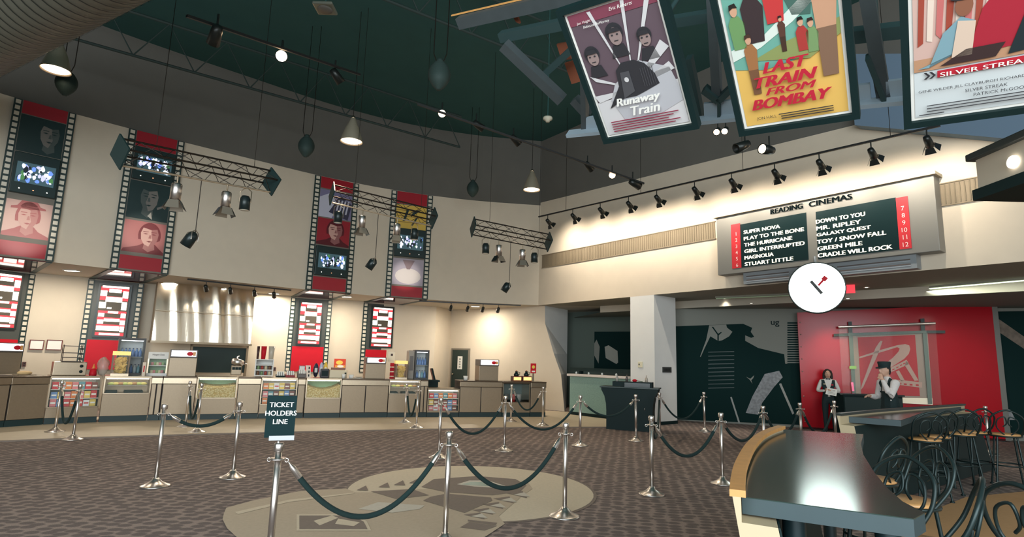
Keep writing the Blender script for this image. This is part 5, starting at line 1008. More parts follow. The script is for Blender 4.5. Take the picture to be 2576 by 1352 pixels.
# local: x right, y up, +z towards viewer
if (M.to_3x3() @ Vector((0, 0, 1))).dot(nrm) < 0: M = M @ Matrix.Rotation(math.pi, 4, 'Y'); t.matrix_basis = M; MW[t.name] = M
q = MB(); q.lathe([(0, -.12), (r, -.12), (r * 1.02, -.1), (r * 1.02, .02), (r * .975, .02), (r * .975, -.0)], mat('clock_rim', (40, 50, 46), .4), 48); q.build('rim', t)
q = MB(); q.lathe([(r * .98, .004), (0, .004)], mat('clock_face_lit', (236, 255, 248), .5, emit=5), 48); q.build('face', t)
HB = mat('hand_black', (40, 44, 40), .5)
q = MB(); hand = lambda q, a, l0, l1, wd, m, z: q.add([(math.sin(a) * l0 - math.cos(a) * wd, math.cos(a) * l0 + math.sin(a) * wd, z), (math.sin(a) * l0 + math.cos(a) * wd, math.cos(a) * l0 - math.sin(a) * wd, z), (math.sin(a) * l1 + math.cos(a) * wd, math.cos(a) * l1 - math.sin(a) * wd, z), (math.sin(a) * l1 - math.cos(a) * wd, math.cos(a) * l1 + math.sin(a) * wd, z)], [(0, 1, 2, 3)], m)
hand(q, -.62, -.3 * r, .32 * r, .03, HB, .012); q.build('minute_hand', t)
q = MB(); hand(q, .72, .1 * r, .5 * r, .02, RED, .016); hand(q, .72, .36 * r, .54 * r, .045, RED, .017); q.build('hour_hand', t)
q = MB(); q.lathe([(.03, .018), (0, .022)], HB, 12); q.build('hub', t)
q = MB(); q.tube([(0, r, -.06), (0, r + .12, -.06), (0, r + .12, -.3)], .03, BL, 8); q.build('bracket', t)
p = RW(2138, 727, -1.2); pm = Matrix.Translation(p); t = T('exit_light', 'small red lit sign under the soffit right of the clock', 'sign', fr2(p, p + Vector((.8, -.6, 0)), p.z)); q = MB(); q.bx(-.1, .1, -.02, .02, -.1, .1, mat('red_lit_sign', (240, 60, 70), .5, emit=.9)); q.build('panel', t); q = MB(); q.bx(-.015, .015, -.01, .01, .1, max(.12, ZS - p.z), STEEL); q.build('stem', t)
# fluorescent strips along the soffit lip
FLU = mat('fluorescent_green_white', (226, 246, 214), .5, emit=1.3); FLD = mat('fluorescent_dim', (150, 170, 140), .5, emit=.15)
for i, (xa, ya, xb, yb, m, lab) in enumerate(((1800, 752, 1990, 744, FLD, 'dim strip light along the soffit edge left of the clock'), (2124, 746, 2206, 739, FLU, 'short lit strip light right of the clock'), (2218, 738, 2620, 703, FLU, 'long lit strip light along the soffit edge at the far right'))):
    P, Q_ = onz(xa, ya, ZS - .06), onz(xb, yb, ZS - .06); M = fr2(P, Q_, ZS - .06); L = dist2(P, Q_); t = T('strip_light', lab, 'strip light', M, 'fluorescent strip lights')
    q = MB(); q.bx(0, L, -.03, .02, .02, .06, mat('strip_housing', (150, 150, 136), .5)); q.build('housing', t); q = MB(); q.tube([(.02, -.02, 0), (L - .02, -.02, 0)], .013, m, 10); q.build('tube', t)
    if m is FLU: light('AREA', 'strip_glow', M @ Vector((L / 2, -.02, -.05)), 7 * L / 2, (.9, 1, .84), M @ Vector((L / 2, 1.2, -3)), t, size=L, sy=.06)
for i, (px, py) in enumerate(((1822, 752), (1890, 764), (2180, 724), (2133, 752), (1540, 773))):
    p = onz(px, py, (ZL if py > 755 or px in (2365, 2133) else ZS) - .012) if px != 1540 else onz(px, py, ZS - .012)
    t = T('recessed_spot', ('tiny recessed ceiling spot left of the clock, nearer one', 'tiny recessed ceiling spot above the black mural', 'tiny recessed spot in the soffit above the red partition', 'tiny recessed ceiling spot just right below the clock', 'tiny recessed spot in the ceiling over the pale green desk')[i], 'recessed spot', p, 'recessed ceiling spots'); q = MB(); q.lathe([(.03, .008), (.06, .0), (.07, .006)], WHITE, 16); q.build('ring', t); q = MB(); q.lathe([(.035, .002), (0, .004)], mat('recess_lit', (255, 246, 226), .5, emit=3), 12); q.build('lamp', t)
    light('SPOT', 'recess_beam', p + Vector((0, 0, -.04)), 16, (1, .93, .82), p + Vector((0, 0, -2)), t, spot=110, blend=.8)
# ================================================================== RED PARTITION WITH GLASS LOGO
RA, RB_ = Vector((8.11, 16.17, 0)), Vector((12.3, 14.56, 0)); M = fr2(RA, RB_, 0); w = dist2(RA, RB_); I = M.inverted()
t = T('red_partition', 'tall glossy red partition standing before the rear wall', 'partition', M)
q = MB(); q.prism([(0, .02), (w, .02), (w, 3.42), (0, 3.2)], 0, .12, REDG, ax='y'); q.build('panel', t, bevel=.008)
q = MB(); q.bx(w, w + .12, .01, .16, .02, 3.43, mat('partition_edge_grey', (110, 110, 104), .4, .4)); q.build('edge_post', t); q = MB(); q.bx(0, w, .0, .12, 0.001, .06, BLACK); q.build('plinth', t)
q = MB()
for i in range(9): q.lathe([(0, 0), (.018, 0), (.014, .012), (0, .014)], CHROME, 10, M=Matrix.Translation((.06, 0, .2 + i * .34)) @ Matrix.Rotation(math.pi / 2, 4, 'X'))
q.build('edge_studs', t)
light('SPOT', 'partition_beam', M @ Vector((1.0, -1.4, 3.2)), 80, (1, .86, .6), M @ Vector((.75, 0, 1.9)), spot=55, blend=.9, size=.15)
light('SPOT', 'partition_beam', M @ Vector((3.6, -2.2, 3.2)), 45, (1, .9, .8), M @ Vector((3.2, 0, 1.2)), spot=80, blend=.9, size=.15)
def mr(x, y, off=0):
    a, b = M @ Vector((0, -off, 0)), M @ Vector((w, -off, 0)); p = I @ onpl(2000 + x / 4.4722, 760 + y / 4.4722, a, b); return p.x, p.z
t2 = T('logo_panel', 'glass-fronted square logo panel with crossed dark bars mounted on the red partition', 'logo panel', M)
LOGO = mat('logo_tan', (196, 158, 140), .5); LG = mat('logo_grey_border', (168, 146, 128), .5); LW = mat('logo_border_painted_lit', (226, 216, 190), .5, emit=.25); GRB = mat('logo_green_grey_bar', (96, 116, 104), .5)
pol = lambda q, pts, off, m, th=.012: q.prism([mr(x, y, off) for x, y in pts], -off, -off + th, m, ax='y')
q = MB(); pol(q, [(640, 370), (1490, 335), (1550, 1160), (690, 1110)], .04, LG, .03); pol(q, [(690, 1075), (1545, 1085), (1550, 1160), (690, 1110)], .046, LW, .005); q.build('border', t2)  # lower strip of the border: light falling there painted as a pale glow
q = MB(); pol(q, [(705, 400), (1350, 372), (1405, 1062), (745, 1045)], .05, RED, .008); q.build('red_field', t2)
q = MB()
for P in ([(960, 440), (985, 440), (935, 585), (870, 730), (770, 955), (738, 995), (750, 940), (905, 520)], [(722, 620), (950, 545), (1150, 488), (1150, 510), (950, 572), (725, 636)], [(1150, 488), (1240, 475), (1285, 490), (1297, 530), (1280, 585), (1230, 640), (1100, 725), (1020, 765), (985, 720), (1100, 630), (1165, 560), (1178, 525), (1150, 510)], [(1030, 765), (1255, 652), (1282, 700), (1050, 805)], [(1250, 660), (1282, 700), (1390, 885), (1345, 890), (1235, 715)], [(1135, 785), (1170, 770), (1235, 885), (1195, 895)], [(1085, 870), (1430, 905), (1430, 968), (1095, 925)]): pol(q, P, .058, LOGO, .008)
q.build('emblem', t2)
q = MB()
for x, y in ((1062, 785), (1105, 762), (1150, 738), (1192, 714), (1228, 695)): pol(q, [(x - 12, y), (x + 12, y - 12), (x + 16, y - 2), (x - 8, y + 10)], .062, RED, .004)
for x, y in ((1120, 912), (1180, 920), (1240, 927), (1305, 933), (1375, 938)): pol(q, [(x - 16, y - 10), (x + 16, y - 8), (x + 17, y + 10), (x - 14, y + 8)], .062, RED, .004)
q.build('emblem_holes', t2)
DKB = mat('logo_bar_dark', (22, 44, 42), .5)
for P, Pg in (([(598, 222), (638, 220), (648, 345), (604, 350)], [(604, 350), (648, 345), (690, 1105), (648, 1095)]), ([(1410, 190), (1455, 186), (1465, 330), (1422, 335)], [(1435, 335), (1480, 330), (1545, 1150), (1500, 1150)])):
    q = MB(); pol(q, P, .1, DKB, .03); pol(q, Pg, .1, GRB, .03); q.build('vertical_bar', t2)
q = MB(); pol(q, [(435, 360), (600, 352), (600, 385), (435, 390)], .12, DKB, .02); pol(q, [(600, 352), (1480, 322), (1480, 352), (600, 385)], .12, GRB, .02); pol(q, [(1480, 322), (1690, 322), (1690, 355), (1480, 352)], .12, DKB, .02); q.build('horizontal_bar', t2)
q = MB(); pol(q, [(492, 292), (1580, 248), (1650, 1160), (545, 1130)], .2, GLASS, .01); q.build('glass_sheet', t2)
q = MB(); pol(q, [(612, 722), (690, 722), (690, 755), (612, 755)], .135, mat('green_tag_lit', (130, 180, 80), .5, emit=.25), .01); q.build('green_tag', t2); q = MB(); pol(q, [(630, 905), (655, 905), (668, 1005), (643, 1005)], .135, mat('pink_tag_lit', (240, 110, 150), .5, emit=.4), .01); q.build('pink_tag', t2)
a, b = mr(488, 283, .21), mr(1578, 240, .21); q = MB(); q.tube([(a[0], -.205, a[1]), (b[0], -.205, b[1])], .035, mat('satin_bar', (214, 206, 196), .3, .7), 12); q.build('top_bar', t2)
for x in (.12, .9): q = MB(); q.tube([(a[0] + (b[0] - a[0]) * x, -.2, a[1] + (b[1] - a[1]) * x), (a[0] + (b[0] - a[0]) * x, 0, a[1] + (b[1] - a[1]) * x)], .02, CHROME, 8); q.build('standoff', t2)
# ================================================================== MURALS ON THE REAR WALL
def mu(x, y, sc, ox, oy, off=0): n_ = (MU1 - MU0).normalized(); n_ = Vector((n_.y, -n_.x, 0)) * (-1 if n_.y * 0 - n_.x > 0 else 1); return onpl(ox + x / sc, oy + y / sc, MU0, MU1)
Mm = fr2(MU0, MU1, 0); Im = Mm.inverted()
def mural(name, label, polys, sc, ox, oy, textp=None):
    t = T(name, label, 'wall mural', Mm)
    q = None
    for nm, L, m, pts in polys:
        q = MB(); P = [Im @ mu(x, y, sc, ox, oy) for x, y in pts]; q.prism([(p.x, max(.02, p.z)) for p in P], -.01 - .004 * L, -.002, m, ax='y'); q.build(nm, t)
    if textp: q = MB(); s, x, y, hh = textp; p = Im @ mu(x, y, sc, ox, oy); text(q, s, p.x, p.z, hh, BLACK, y=-.004, bold=.02); q.build('lettering', t)
    return t
MBK = mat('mural_black', (18, 44, 43), .8, spec=.1); MLT = mat('mural_grey', (136, 138, 130), .7); MTX = mat('mural_speckled_grey', (140, 142, 144), .6, noise=.7, nscale=14); MLN = mat('mural_line_grey', (150, 152, 146), .5); MDG = mat('mural_dark_grey', (46, 64, 62), .5)
polys = [('dark_field', 0, MBK, [(60, 246), (770, 220), (860, 260), (845, 300), (880, 350), (850, 360), (790, 335), (790, 390), (920, 462), (1180, 525), (1190, 620), (1500, 620), (1520, 1240), (60, 1240)]),
 ('light_shape', 1, MLT, [(430, 235), (600, 228), (608, 258), (662, 300), (630, 345), (560, 385), (520, 392), (442, 345), (385, 462), (345, 552), (338, 548), (400, 380)]),
 ('speckled_band', 2, MTX, [(795, 1112), (860, 950), (985, 722), (1130, 690), (1165, 755), (1080, 850), (960, 1010), (920, 1130)]),
 ('silver_line', 2, MLN, [(1128, 820), (1150, 815), (1280, 1115), (1262, 1128)]), ('silver_line', 2, MLN, [(640, 955), (655, 950), (742, 1245), (724, 1250)]),
 ('bird_mark', 2, MLT, [(800, 750), (840, 770), (880, 735), (870, 765), (850, 785), (862, 820), (835, 780)]), ('dark_strut', 2, MBK, [(455, 250), (470, 250), (520, 320), (550, 300), (555, 308), (526, 335), (526, 390), (512, 390), (512, 330)])]
polys += [('dark_line', 1, MBK, [(1212, y), (1420, y), (1420, y + 13), (1212, y + 13)]) for y in range(205, 615, 24)]
polys += [('grey_line', 1, MDG, [(420, y), (680, y - 6), (680, y + 2), (420, y + 8)]) for y in range(500, 900, 40)]
mural('wall_mural', 'black and grey rear wall mural with a speckled arch, left of the red partition', polys, 3.978, 1676, 760, ('ug', 1050, 250, .17))
mural('wall_mural', 'dark mural with a rough brown diagonal band right of the red partition', [('dark_field', 0, MBK, [(2150, 110), (2900, 100), (2900, 1500), (2150, 1500)]), ('diagonal_band', 1, mat('mural_rough_brown', (120, 108, 96), .8, noise=.6, nscale=8), [(2200, 180), (2300, 200), (2700, 480), (2900, 600), (2900, 700), (2620, 560), (2230, 300)]), ('grey_corner', 1, MTX, [(2330, 1190), (2420, 1215), (2480, 1330), (2350, 1330)])], 4.4722, 2000, 760)
# ================================================================== PALE GREEN DESK, COLUMN FITTINGS, PODIUM
A, B = Vector((1.95, 18.45, 0)), Vector((3.48, 16.72, 0)); M = fr2(A, B, 0); w = dist2(A, B); t = T('service_desk', 'pale green terrazzo-fronted desk with a white ledge left of the column', 'desk', M)
zl = zat(1500, 950, (A + B) / 2); q = MB(); q.bx(-.02, w, 0, .5, .1, zl, mat('pale_green_terrazzo', (128, 158, 148), .5, noise=.25, nscale=26)); q.build('front_panel', t); q = MB(); q.bx(-.02, w, .03, .5, .002, .1, BLACK); q.build('toe_kick', t)
q = MB(); q.bx(-.05, w, -.12, .5, zl, zl + .07, mat('ledge_white', (214, 204, 196), .4)); q.build('ledge', t, bevel=.01); q = MB(); q.bx(-.2, w, .2, .75, zl + .16, zl + .26, BLACK); q.build('upper_shelf', t)
for x in (.1, w - .15): q = MB(); q.bx(x, x + .05, .3, .45, zl + .07, zl + .16, BLACK); q.build('bracket', t)
for i, s in enumerate((.1, .32, .55, .78)): q = MB(); q.lathe([(0, 0), (.03, 0), (.03, .05), (.012, .07), (0, .072)], mat('clear_small', (190, 200, 200), .15), 10); o = q.build('small_glass', M=M @ Matrix.Translation((w * s, .02, zl + .071))); tag(o, f'tiny clear glass on the white desk ledge, {ORD[i]} from left', 'glass', 'tiny glasses on the desk ledge')
A, B = onpl(1496, 880, bk0, bk1), onpl(1640, 880, bk0, bk1); M = fr2(A, B, zat(1530, 936, A)) @ Matrix.Translation((0, -.03, 0)); w = dist2(A, B); h = zat(1530, 836, A) - M.translation.z
t = T('dark_picture', 'large dark picture with a pale torn shape inside the booth behind the pale green desk', 'picture', M); q = MB(); q.bx(0, w, 0, .02, 0, h, MBK); q.build('board', t)
p = Pan(w, h, 0); p.poly([(.04, .8), (.1, .62), (.08, .2), (.0, .4), (-.0, .7)], MLT, 1); p.poly([(.19, .62), (.26, .66), (.42, .52), (.43, .24), (.4, .2), (.21, .34)], mat('picture_pale', (168, 168, 158), .6), 1); p.mb.build('pale_shapes', t)
M = fr2(cl, cm, 0); w = dist2(cl, cm); I2 = M.inverted(); p = I2 @ onpl(1612, 918, cl, cm); t = T('wall_switch', 'small cream control box on the pale column', 'control box', M @ Matrix.Translation((p.x, -.002, p.z))); q = MB(); q.bx(-.08, .08, -.03, 0, -.08, .08, mat('switch_cream', (222, 216, 188), .5)); q.build('box', t, bevel=.006); q = MB(); q.lathe([(0, -.031), (.02, -.031), (.018, -.04), (0, -.04)], HB, 10, M=Matrix.Rotation(math.pi / 2, 4, 'X') @ Matrix.Translation((0, 0, .0))); 
q = MB(); q.bx(-.05, -.015, -.036, -.03, -.015, .025, HB); q.build('dial', t)
M = fr2(cm, cr, 0); I2 = M.inverted(); p = I2 @ onpl(1677, 931, cm, cr); t = T('door_plate_sign', 'small dark sign plate on the shaded side of the pale column', 'sign', M @ Matrix.Translation((p.x, -.002, p.z))); q = MB(); q.bx(-.2, .2, -.02, 0, -.075, .075, mat('plate_dark', (58, 62, 60), .4)); q.build('plate', t); q = MB()
for i, x in enumerate((-.13, -.06, .01, .08)): q.bx(x, x + .045, -.024, -.02, -.035, .035, mat('plate_print', (30, 34, 34), .5))
q.build('print', t)
A, B = onz(1525, 1080), onz(1642, 1088); A.z = B.z = 0; M = fr2(A, B, 0); w = dist2(A, B); h = zat(1580, 978, (A + B) / 2); t = T('podium', 'black podium with flared top standing before the pale column', 'podium', M); e = .13
q = MB(); pr = [(0, 0), (.0, h * .45), (-.01, h * .62), (-.05, h * .8), (-e, h * .95), (-e, h)]; q.prism([(x, z) for x, z in pr] + [(w - x, z) for x, z in pr[::-1]], 0, .55, BLACK, ax='y'); q.build('body', t); q = MB(); q.bx(-e - .03, w + e + .03, -.06, .6, h, h + .035, mat('podium_top', (40, 58, 56), .35)); q.build('top', t, bevel=.008)
q = MB(); q.bx(w * .12, w * .98, .1, .5, h + .035, h + .16, BLACK); q.build('riser', t); q = MB(); q.bx(w * .4, w * .95, -.0, .1, h + .035, h + .14, BLACKG); q.build('drawer', t); q = MB(); q.tube([(w * .84, -.004, h * .5), (w * .84, -.03, h * .5), (w * .84, -.03, h * .56), (w * .84, -.004, h * .56)], .008, CHROME, 6); q.build('handle', t)
for i, (x, c_, lab, nm) in enumerate(((.2, (176, 170, 160), 'thin clear bottle at the left on the black podium', 'bottle'), (.42, (90, 84, 80), 'thin dark bottle in the middle of the black podium', 'bottle'), (.85, (190, 176, 160), 'pale bottle at the right on the black podium', 'bottle'))):
    q = MB(); q.lathe([(0, 0), (.035, 0), (.035, .09), (.012, .13), (.012, .17), (0, .172)], mat('podium_bottle%d' % i, c_, .2), 12); o = q.build(nm, M=M @ Matrix.Translation((w * x, .25, h + .161))); tag(o, lab, 'bottle', 'bottles on the podium')
q = MB(); q.ell((0, 0, .035), (.06, .05, .035), RED, 12, 8); q.tube([(.05, 0, .03), (.2, .02, .012)], .008, mat('stem_green', (60, 90, 60), .6), 6); o = q.build('red_flower', M=M @ Matrix.Translation((w * .6, .2, h + .161))); tag(o, 'small red flower lying on the black podium', 'flower')
# ================================================================== BAR TABLES WITH CURVED DIVIDERS
def table(outline, curve, endw, label, dlabel, legs, topm, z=1.05, capm=WOOD):
    P = [onz(x, y, z) for x, y in outline]; c = sum(P, Vector()) / len(P); t = T('bar_table', label, 'bar table', (c.x, c.y, 0), 'bar tables')
    q = MB(); q.prism([(p.x, p.y) for p in P], z - .075, z - .004, BLUEG); q.build('edge_band', t, True); q = MB(); q.prism([(p.x, p.y) for p in P], z - .004, z, topm); q.build('top', t, True)
    for x, y in legs: p = onz(x, y, z - .076); q = MB(); q.tube([(p.x, p.y, .02), (p.x, p.y, z - .075)], .055, mat('table_post_dark', (30, 50, 54), .4, .3), 12); q.lathe([(0, .0), (.2, .0), (.2, .015), (.06, .04), (0, .04)], BLACK, 18, c=(p.x, p.y, .001)); q.build('leg', t, True)
    Cv = cat([onz(x, y, z + .05) for x, y in curve], 5); t2 = T('table_divider', dlabel, 'low divider', (Cv[0].x, Cv[0].y, 0), 'curved low dividers')
    def sec(i): d = (Cv[min(i + 1, len(Cv) - 1)] - Cv[max(i - 1, 0)]).normalized(); return Vector((-d.y, d.x, 0))
    side = 1 if sec(0).x > 0 else -1
    def sweep(prof, m, nm):
        q = MB(); n_ = len(prof); vs = []
        for i, p in enumerate(Cv):
            s_ = sec(i) * side
            for o_, zz in prof: vs.append(Vector((p.x, p.y, 0)) + s_ * o_ + Vector((0, 0, zz)))
        k = len(Cv); fs = [(i * n_ + j, i * n_ + (j + 1) % n_, (i + 1) * n_ + (j + 1) % n_, (i + 1) * n_ + j) for i in range(k - 1) for j in range(n_)]
        fs += [tuple(range(n_))[::-1], tuple((k - 1) * n_ + j for j in range(n_))]; q.add(vs, fs, m); return q.build(nm, t2, True)
    sweep([(0, z + .02), (0.16, .02), (.15 + endw, .02), (endw - .01, z - .09), (.035, z - .085), (.035, z + .02)], mat('divider_cream', (190, 174, 142), .6), 'panel'); sweep([(endw - .008, z - .09), (.152 + endw, .02), (.16 + endw, .02), (endw, z - .09)], BLACK, 'inner_dark_sheet')  # thin dark sheet on the table side of the cream panel
    sweep([(-.012, z + .02), (-.012, z + .05), (.055, z + .05), (.055, z + .02)], capm, 'cap_rail'); return t
TOPM = mat('table_laminate', (38, 58, 53), .15, noise=.15, nscale=20, spec=.55)
table([(1866, 1250), (2298, 1306), (2326, 1291), (2270, 1262), (2232, 1228), (2200, 1190), (2172, 1145), (2166, 1118), (2172, 1093), (1968, 1081), (1932, 1092), (1896, 1122), (1876, 1160), (1866, 1205)], [(1842, 1232), (1846, 1195), (1856, 1160), (1880, 1118), (1908, 1092), (1935, 1079), (1960, 1071)], .19, 'dark bar table with a curved edge in the foreground at right', 'cream divider with a honey wood cap curving along the foreground table', [(1995, 1262), (2075, 1105), (2230, 1290)], TOPM)
table([(2114, 1047), (2266, 1058), (2290, 1050), (2316, 1040), (2352, 1032), (2420, 1024), (2416, 1019), (2240, 1029), (2114, 1039)], [(2105, 1040), (2200, 1031), (2300, 1024), (2420, 1016)], .2, 'farther bar table reflecting the red partition', 'cream divider under the farther bar table, seen end on', [(2180, 1050), (2266, 1050), (2350, 1028)], mat('table_laminate_dark', (40, 48, 48), .15, spec=.7), capm=mat('dark_rail', (44, 50, 46), .4))
# ================================================================== WIRE STOOLS
IRON = mat('stool_iron', (34, 50, 50), .4, .4)
def stool():
    t = T('wire_stool', '', 'bar stool', (0, 0, 0), 'wire bar stools')
    q = MB(); q.lathe([(0, .735), (.17, .735), (.185, .745), (.185, .76), (.17, .77), (0, .772)], mat('stool_seat_wood', (206, 156, 100), .35, noise=.15, nscale=18), 28); q.build('seat', t)
    q = MB(); q.tube([(.19 * math.cos(a), .19 * math.sin(a), .735) for a in [i * .314 for i in range(20)]], .012, IRON, 8, closed=True); q.build('seat_ring', t)
    for a in (.785, 2.356, 3.927, 5.498): c_, s_ = math.cos(a), math.sin(a); q = MB(); q.tube([(.16 * c_, .16 * s_, .735), (.2 * c_, .2 * s_, .4), (.26 * c_, .26 * s_, .02)], .013, IRON, 8); q.lathe([(0, 0), (.028, 0), (.024, .02), (0, .022)], IRON, 10, c=(.26 * c_, .26 * s_, 0)); q.build('leg', t)
    q = MB(); q.tube([(.213 * math.cos(a), .213 * math.sin(a), .32) for a in [i * .314 for i in range(20)]], .01, IRON, 8, closed=True); q.build('foot_ring', t)
    q = MB(); q.tube(cat([(-.17, .06, .74), (-.2, .16, .88), (-.17, .22, 1.03), (0, .25, 1.12), (.17, .22, 1.03), (.2, .16, .88), (.17, .06, .74)], 6), .0125, IRON, 8); q.build('back_hoop', t)
    for s in (-1, 1): q = MB(); q.tube(cat([(s * .03, .17, .75), (s * .12, .2, .86), (s * .11, .23, .98), (s * .03, .24, 1.02), (s * .01, .22, .93), (s * .05, .2, .88)], 6), .009, IRON, 7); q.build('back_scroll', t)
    return t
STO = stool()
for px, py, rz, lab in ((2440, 1213, -2.2, 'wire stool in the bottom right foreground, largest of all'), (2264, 1158, -1.2, 'wire stool tucked at the curved side of the foreground table'), (2338, 1132, -1.5, 'wire stool right behind the one tucked at the foreground table'), (2247, 1105, -2.6, 'wire stool between the two bar tables, left end'), (2338, 1042, 2.9, 'wire stool at the farther table, left of its row'), (2378, 1038, 3.3, 'wire stool at the farther table, second of its row from left'), (2424, 1034, 2.8, 'wire stool at the farther table, third of its row from left'), (2466, 1032, 3.1, 'wire stool at the farther table, left of the lone post'), (2530, 1036, 2.6, 'wire stool at the farther table, right of the lone post'), (2570, 1228, 1.8, 'wire stool cut by the right edge of the view')):
    p = onz(px, py, 1.1); place(STO, Matrix.Translation((p.x, p.y, 0)) @ Matrix.Rotation(rz, 4, 'Z') @ Matrix.Translation((0, -.2, 0)), lab)
t = T('side_counter', 'dark counter behind the farther bar table, before the red partition', 'counter', fr2(onz(2128, 1096), onz(2262, 1100), 0)); w = 1.5; q = MB(); q.bx(0, w, 0, .5, .02, 1.0, BLACK); q.build('body', t); q = MB(); q.bx(-.04, w + .04, -.04, .54, 1.0, 1.04, BLACKG); q.build('top', t)
q = MB(); q.bx(.15, w - .15, .08, .4, .7, 1.0, BLACK) if 0 else q.bx(.02, w - .02, -.01, 0, .1, .95, mat('counter_front', (26, 48, 48), .5)); q.build('front_panel', t)
# ================================================================== POSTERS AND ROOF TRUSS, UPPER RIGHT
PR, PU = Vector((.814, -.579, -.046)).normalized(), Vector((-.423, -.644, .637)); PU = (PU - PR * PU.dot(PR)).normalized(); PN = PR.cross(PU)
PW, PH = .72, 1.06
def pframe(c): o = Vector(c) - PR * PW / 2 - PU * PH / 2; return axM(o, PR, -PN, PU)
PCS = [(.848, 4.052, 3.845), (1.84, 3.65, 3.78), (2.819, 3.209, 3.684)]
def poster(i, label):
    t = T('framed_poster', label, 'poster', pframe(PCS[i]), 'hanging framed posters'); q = MB(); b = .045
    for x0, x1, z0, z1 in ((-b, PW + b, -b, 0), (-b, PW + b, PH, PH + b), (-b, 0, 0, PH), (PW, PW + b, 0, PH)): q.bx(x0, x1, -.03, .05, z0, z1, BLACK)
    q.build('frame', t); q = MB(); q.bx(0, PW, .0, .04, 0, PH, PAPER); q.build('backing', t); return t, Pan(PW, PH, .004)
MA = lambda n, c: mat('print_' + n, c, .45)
def blob(p, u, v, s, hair, coat, face=(206, 160, 130), legs=None):
    """generic small standing figure"""
    p.poly([(u - .05 * s, v), (u - .06 * s, v + .16 * s), (u - .03 * s, v + .2 * s), (u + .03 * s, v + .2 * s), (u + .07 * s, v + .15 * s), (u + .05 * s, v)], MA('coat%d%d%d' % coat, coat), 3)
    if legs: p.poly([(u - .05 * s, v), (u + .05 * s, v), (u + .04 * s, v - .2 * s), (u - .04 * s, v - .2 * s)], MA('legs%d%d%d' % legs, legs), 3)
    p.ell(u, v + .235 * s, .03 * s, .036 * s, MA('face%d%d%d' % face, face), 4, 12); p.poly([(u - .035 * s, v + .24 * s), (u - .028 * s, v + .275 * s), (u + .02 * s, v + .28 * s), (u + .036 * s, v + .25 * s), (u + .0 * s, v + .255 * s)], MA('hair%d%d%d' % hair, hair), 5)
# left poster: grey sheet with a dark locomotive and light rays
t, p = poster(0, 'left hanging poster, grey with a dark locomotive and light rays')
V0 = MA('grey_violet', (98, 82, 90)); DKG = MA('charcoal', (50, 50, 54)); LT_ = MA('pale_grey', (206, 204, 204)); MR = MA('maroon', (136, 44, 66))
p.rect(.03, .97, .02, .98, V0); p.poly([(.03, .3), (.97, .36), (.97, .02), (.03, .02)], LT_, 1); p.rect(.03, .97, .9, .98, MA('dusky_rose', (128, 66, 82)), 1)
for a, b in (((.05, .52), (.1, .47)), ((.02, .36), (.06, .3)), ((.9, .66), (.97, .6)), ((.93, .5), (.97, .44)), ((.25, .97), (.29, .97)), ((.62, .98), (.66, .98)), ((.86, .95), (.9, .93))): p.poly([(a[0], a[1]), (b[0], b[1]), (.5, .36)], LT_, 2)
p.poly([(.2, .3), (.3, .42), (.62, .56), (.92, .46), (.97, .3), (.97, .2), (.6, .1), (.3, .1)], MA('snow_grey', (182, 182, 186)), 2)
p.poly([(.16, .24), (.34, .4), (.36, .52), (.44, .57), (.58, .57), (.68, .53), (.76, .44), (.78, .36), (.6, .32), (.5, .3), (.36, .3)], DKG, 3); p.poly([(.36, .3), (.5, .34), (.5, .5), (.4, .5)], MA('iron_grey', (78, 78, 82)), 4); p.ell(.45, .44, .025, .02, LT_, 5, 12)
for i in range(6): p.rect(.62 + i * .025, .626 + i * .025, .36, .5, MA('iron_grey', (78, 78, 82)), 4)
for cx, cy, s in ((.16, .66, 1), (.47, .77, 1.1), (.76, .7, .9)):
    p.ell(cx, cy + .02, .085 * s, .062 * s, DKG, 3); p.ell(cx + .005, cy - .008, .062 * s, .058 * s, MA('warm_grey', (150, 130, 126)), 4); p.poly([(cx - .06 * s, cy + .025), (cx + .07 * s, cy + .025), (cx + .05 * s, cy + .055), (cx - .04 * s, cy + .055)], DKG, 6); p.poly([(cx - .1, cy - .16), (cx + .1, cy - .16), (cx + .06, cy - .07), (cx - .06, cy - .07)], DKG, 2)
    for e in (-.025, .03): p.ell(cx + e, cy + .005, .012, .006, DKG, 5, 8)
    p.rect(cx - .02, cx + .025, cy - .04, cy - .034, DKG, 5)
p.mb.build('print', t); q = MB()
text(q, 'Runaway', PW * .26, PH * .235, .085, PAPER, w=PW * .5, y=-.032, shear=.3, bold=.03); text(q, 'Train', PW * .4, PH * .16, .078, PAPER, w=PW * .32, y=-.032, shear=.3, bold=.03); q.build('title_lettering', t)
q = MB(); text(q, 'Jon Voight', PW * .12, PH * .905, .024, PAPER, y=-.03, shear=.3); text(q, 'Eric Roberts', PW * .5, PH * .94, .024, PAPER, y=-.03, shear=.3); text(q, 'Rebecca DeMornay', PW * .18, PH * .87, .024, PAPER, y=-.03, shear=.3)
for i in range(5): q.bx(PW * .12, PW * (.9 - .06 * (i % 3)), -.03, -.026, PH * (.13 - .02 * i), PH * (.136 - .02 * i), MR)
q.build('small_lettering', t)
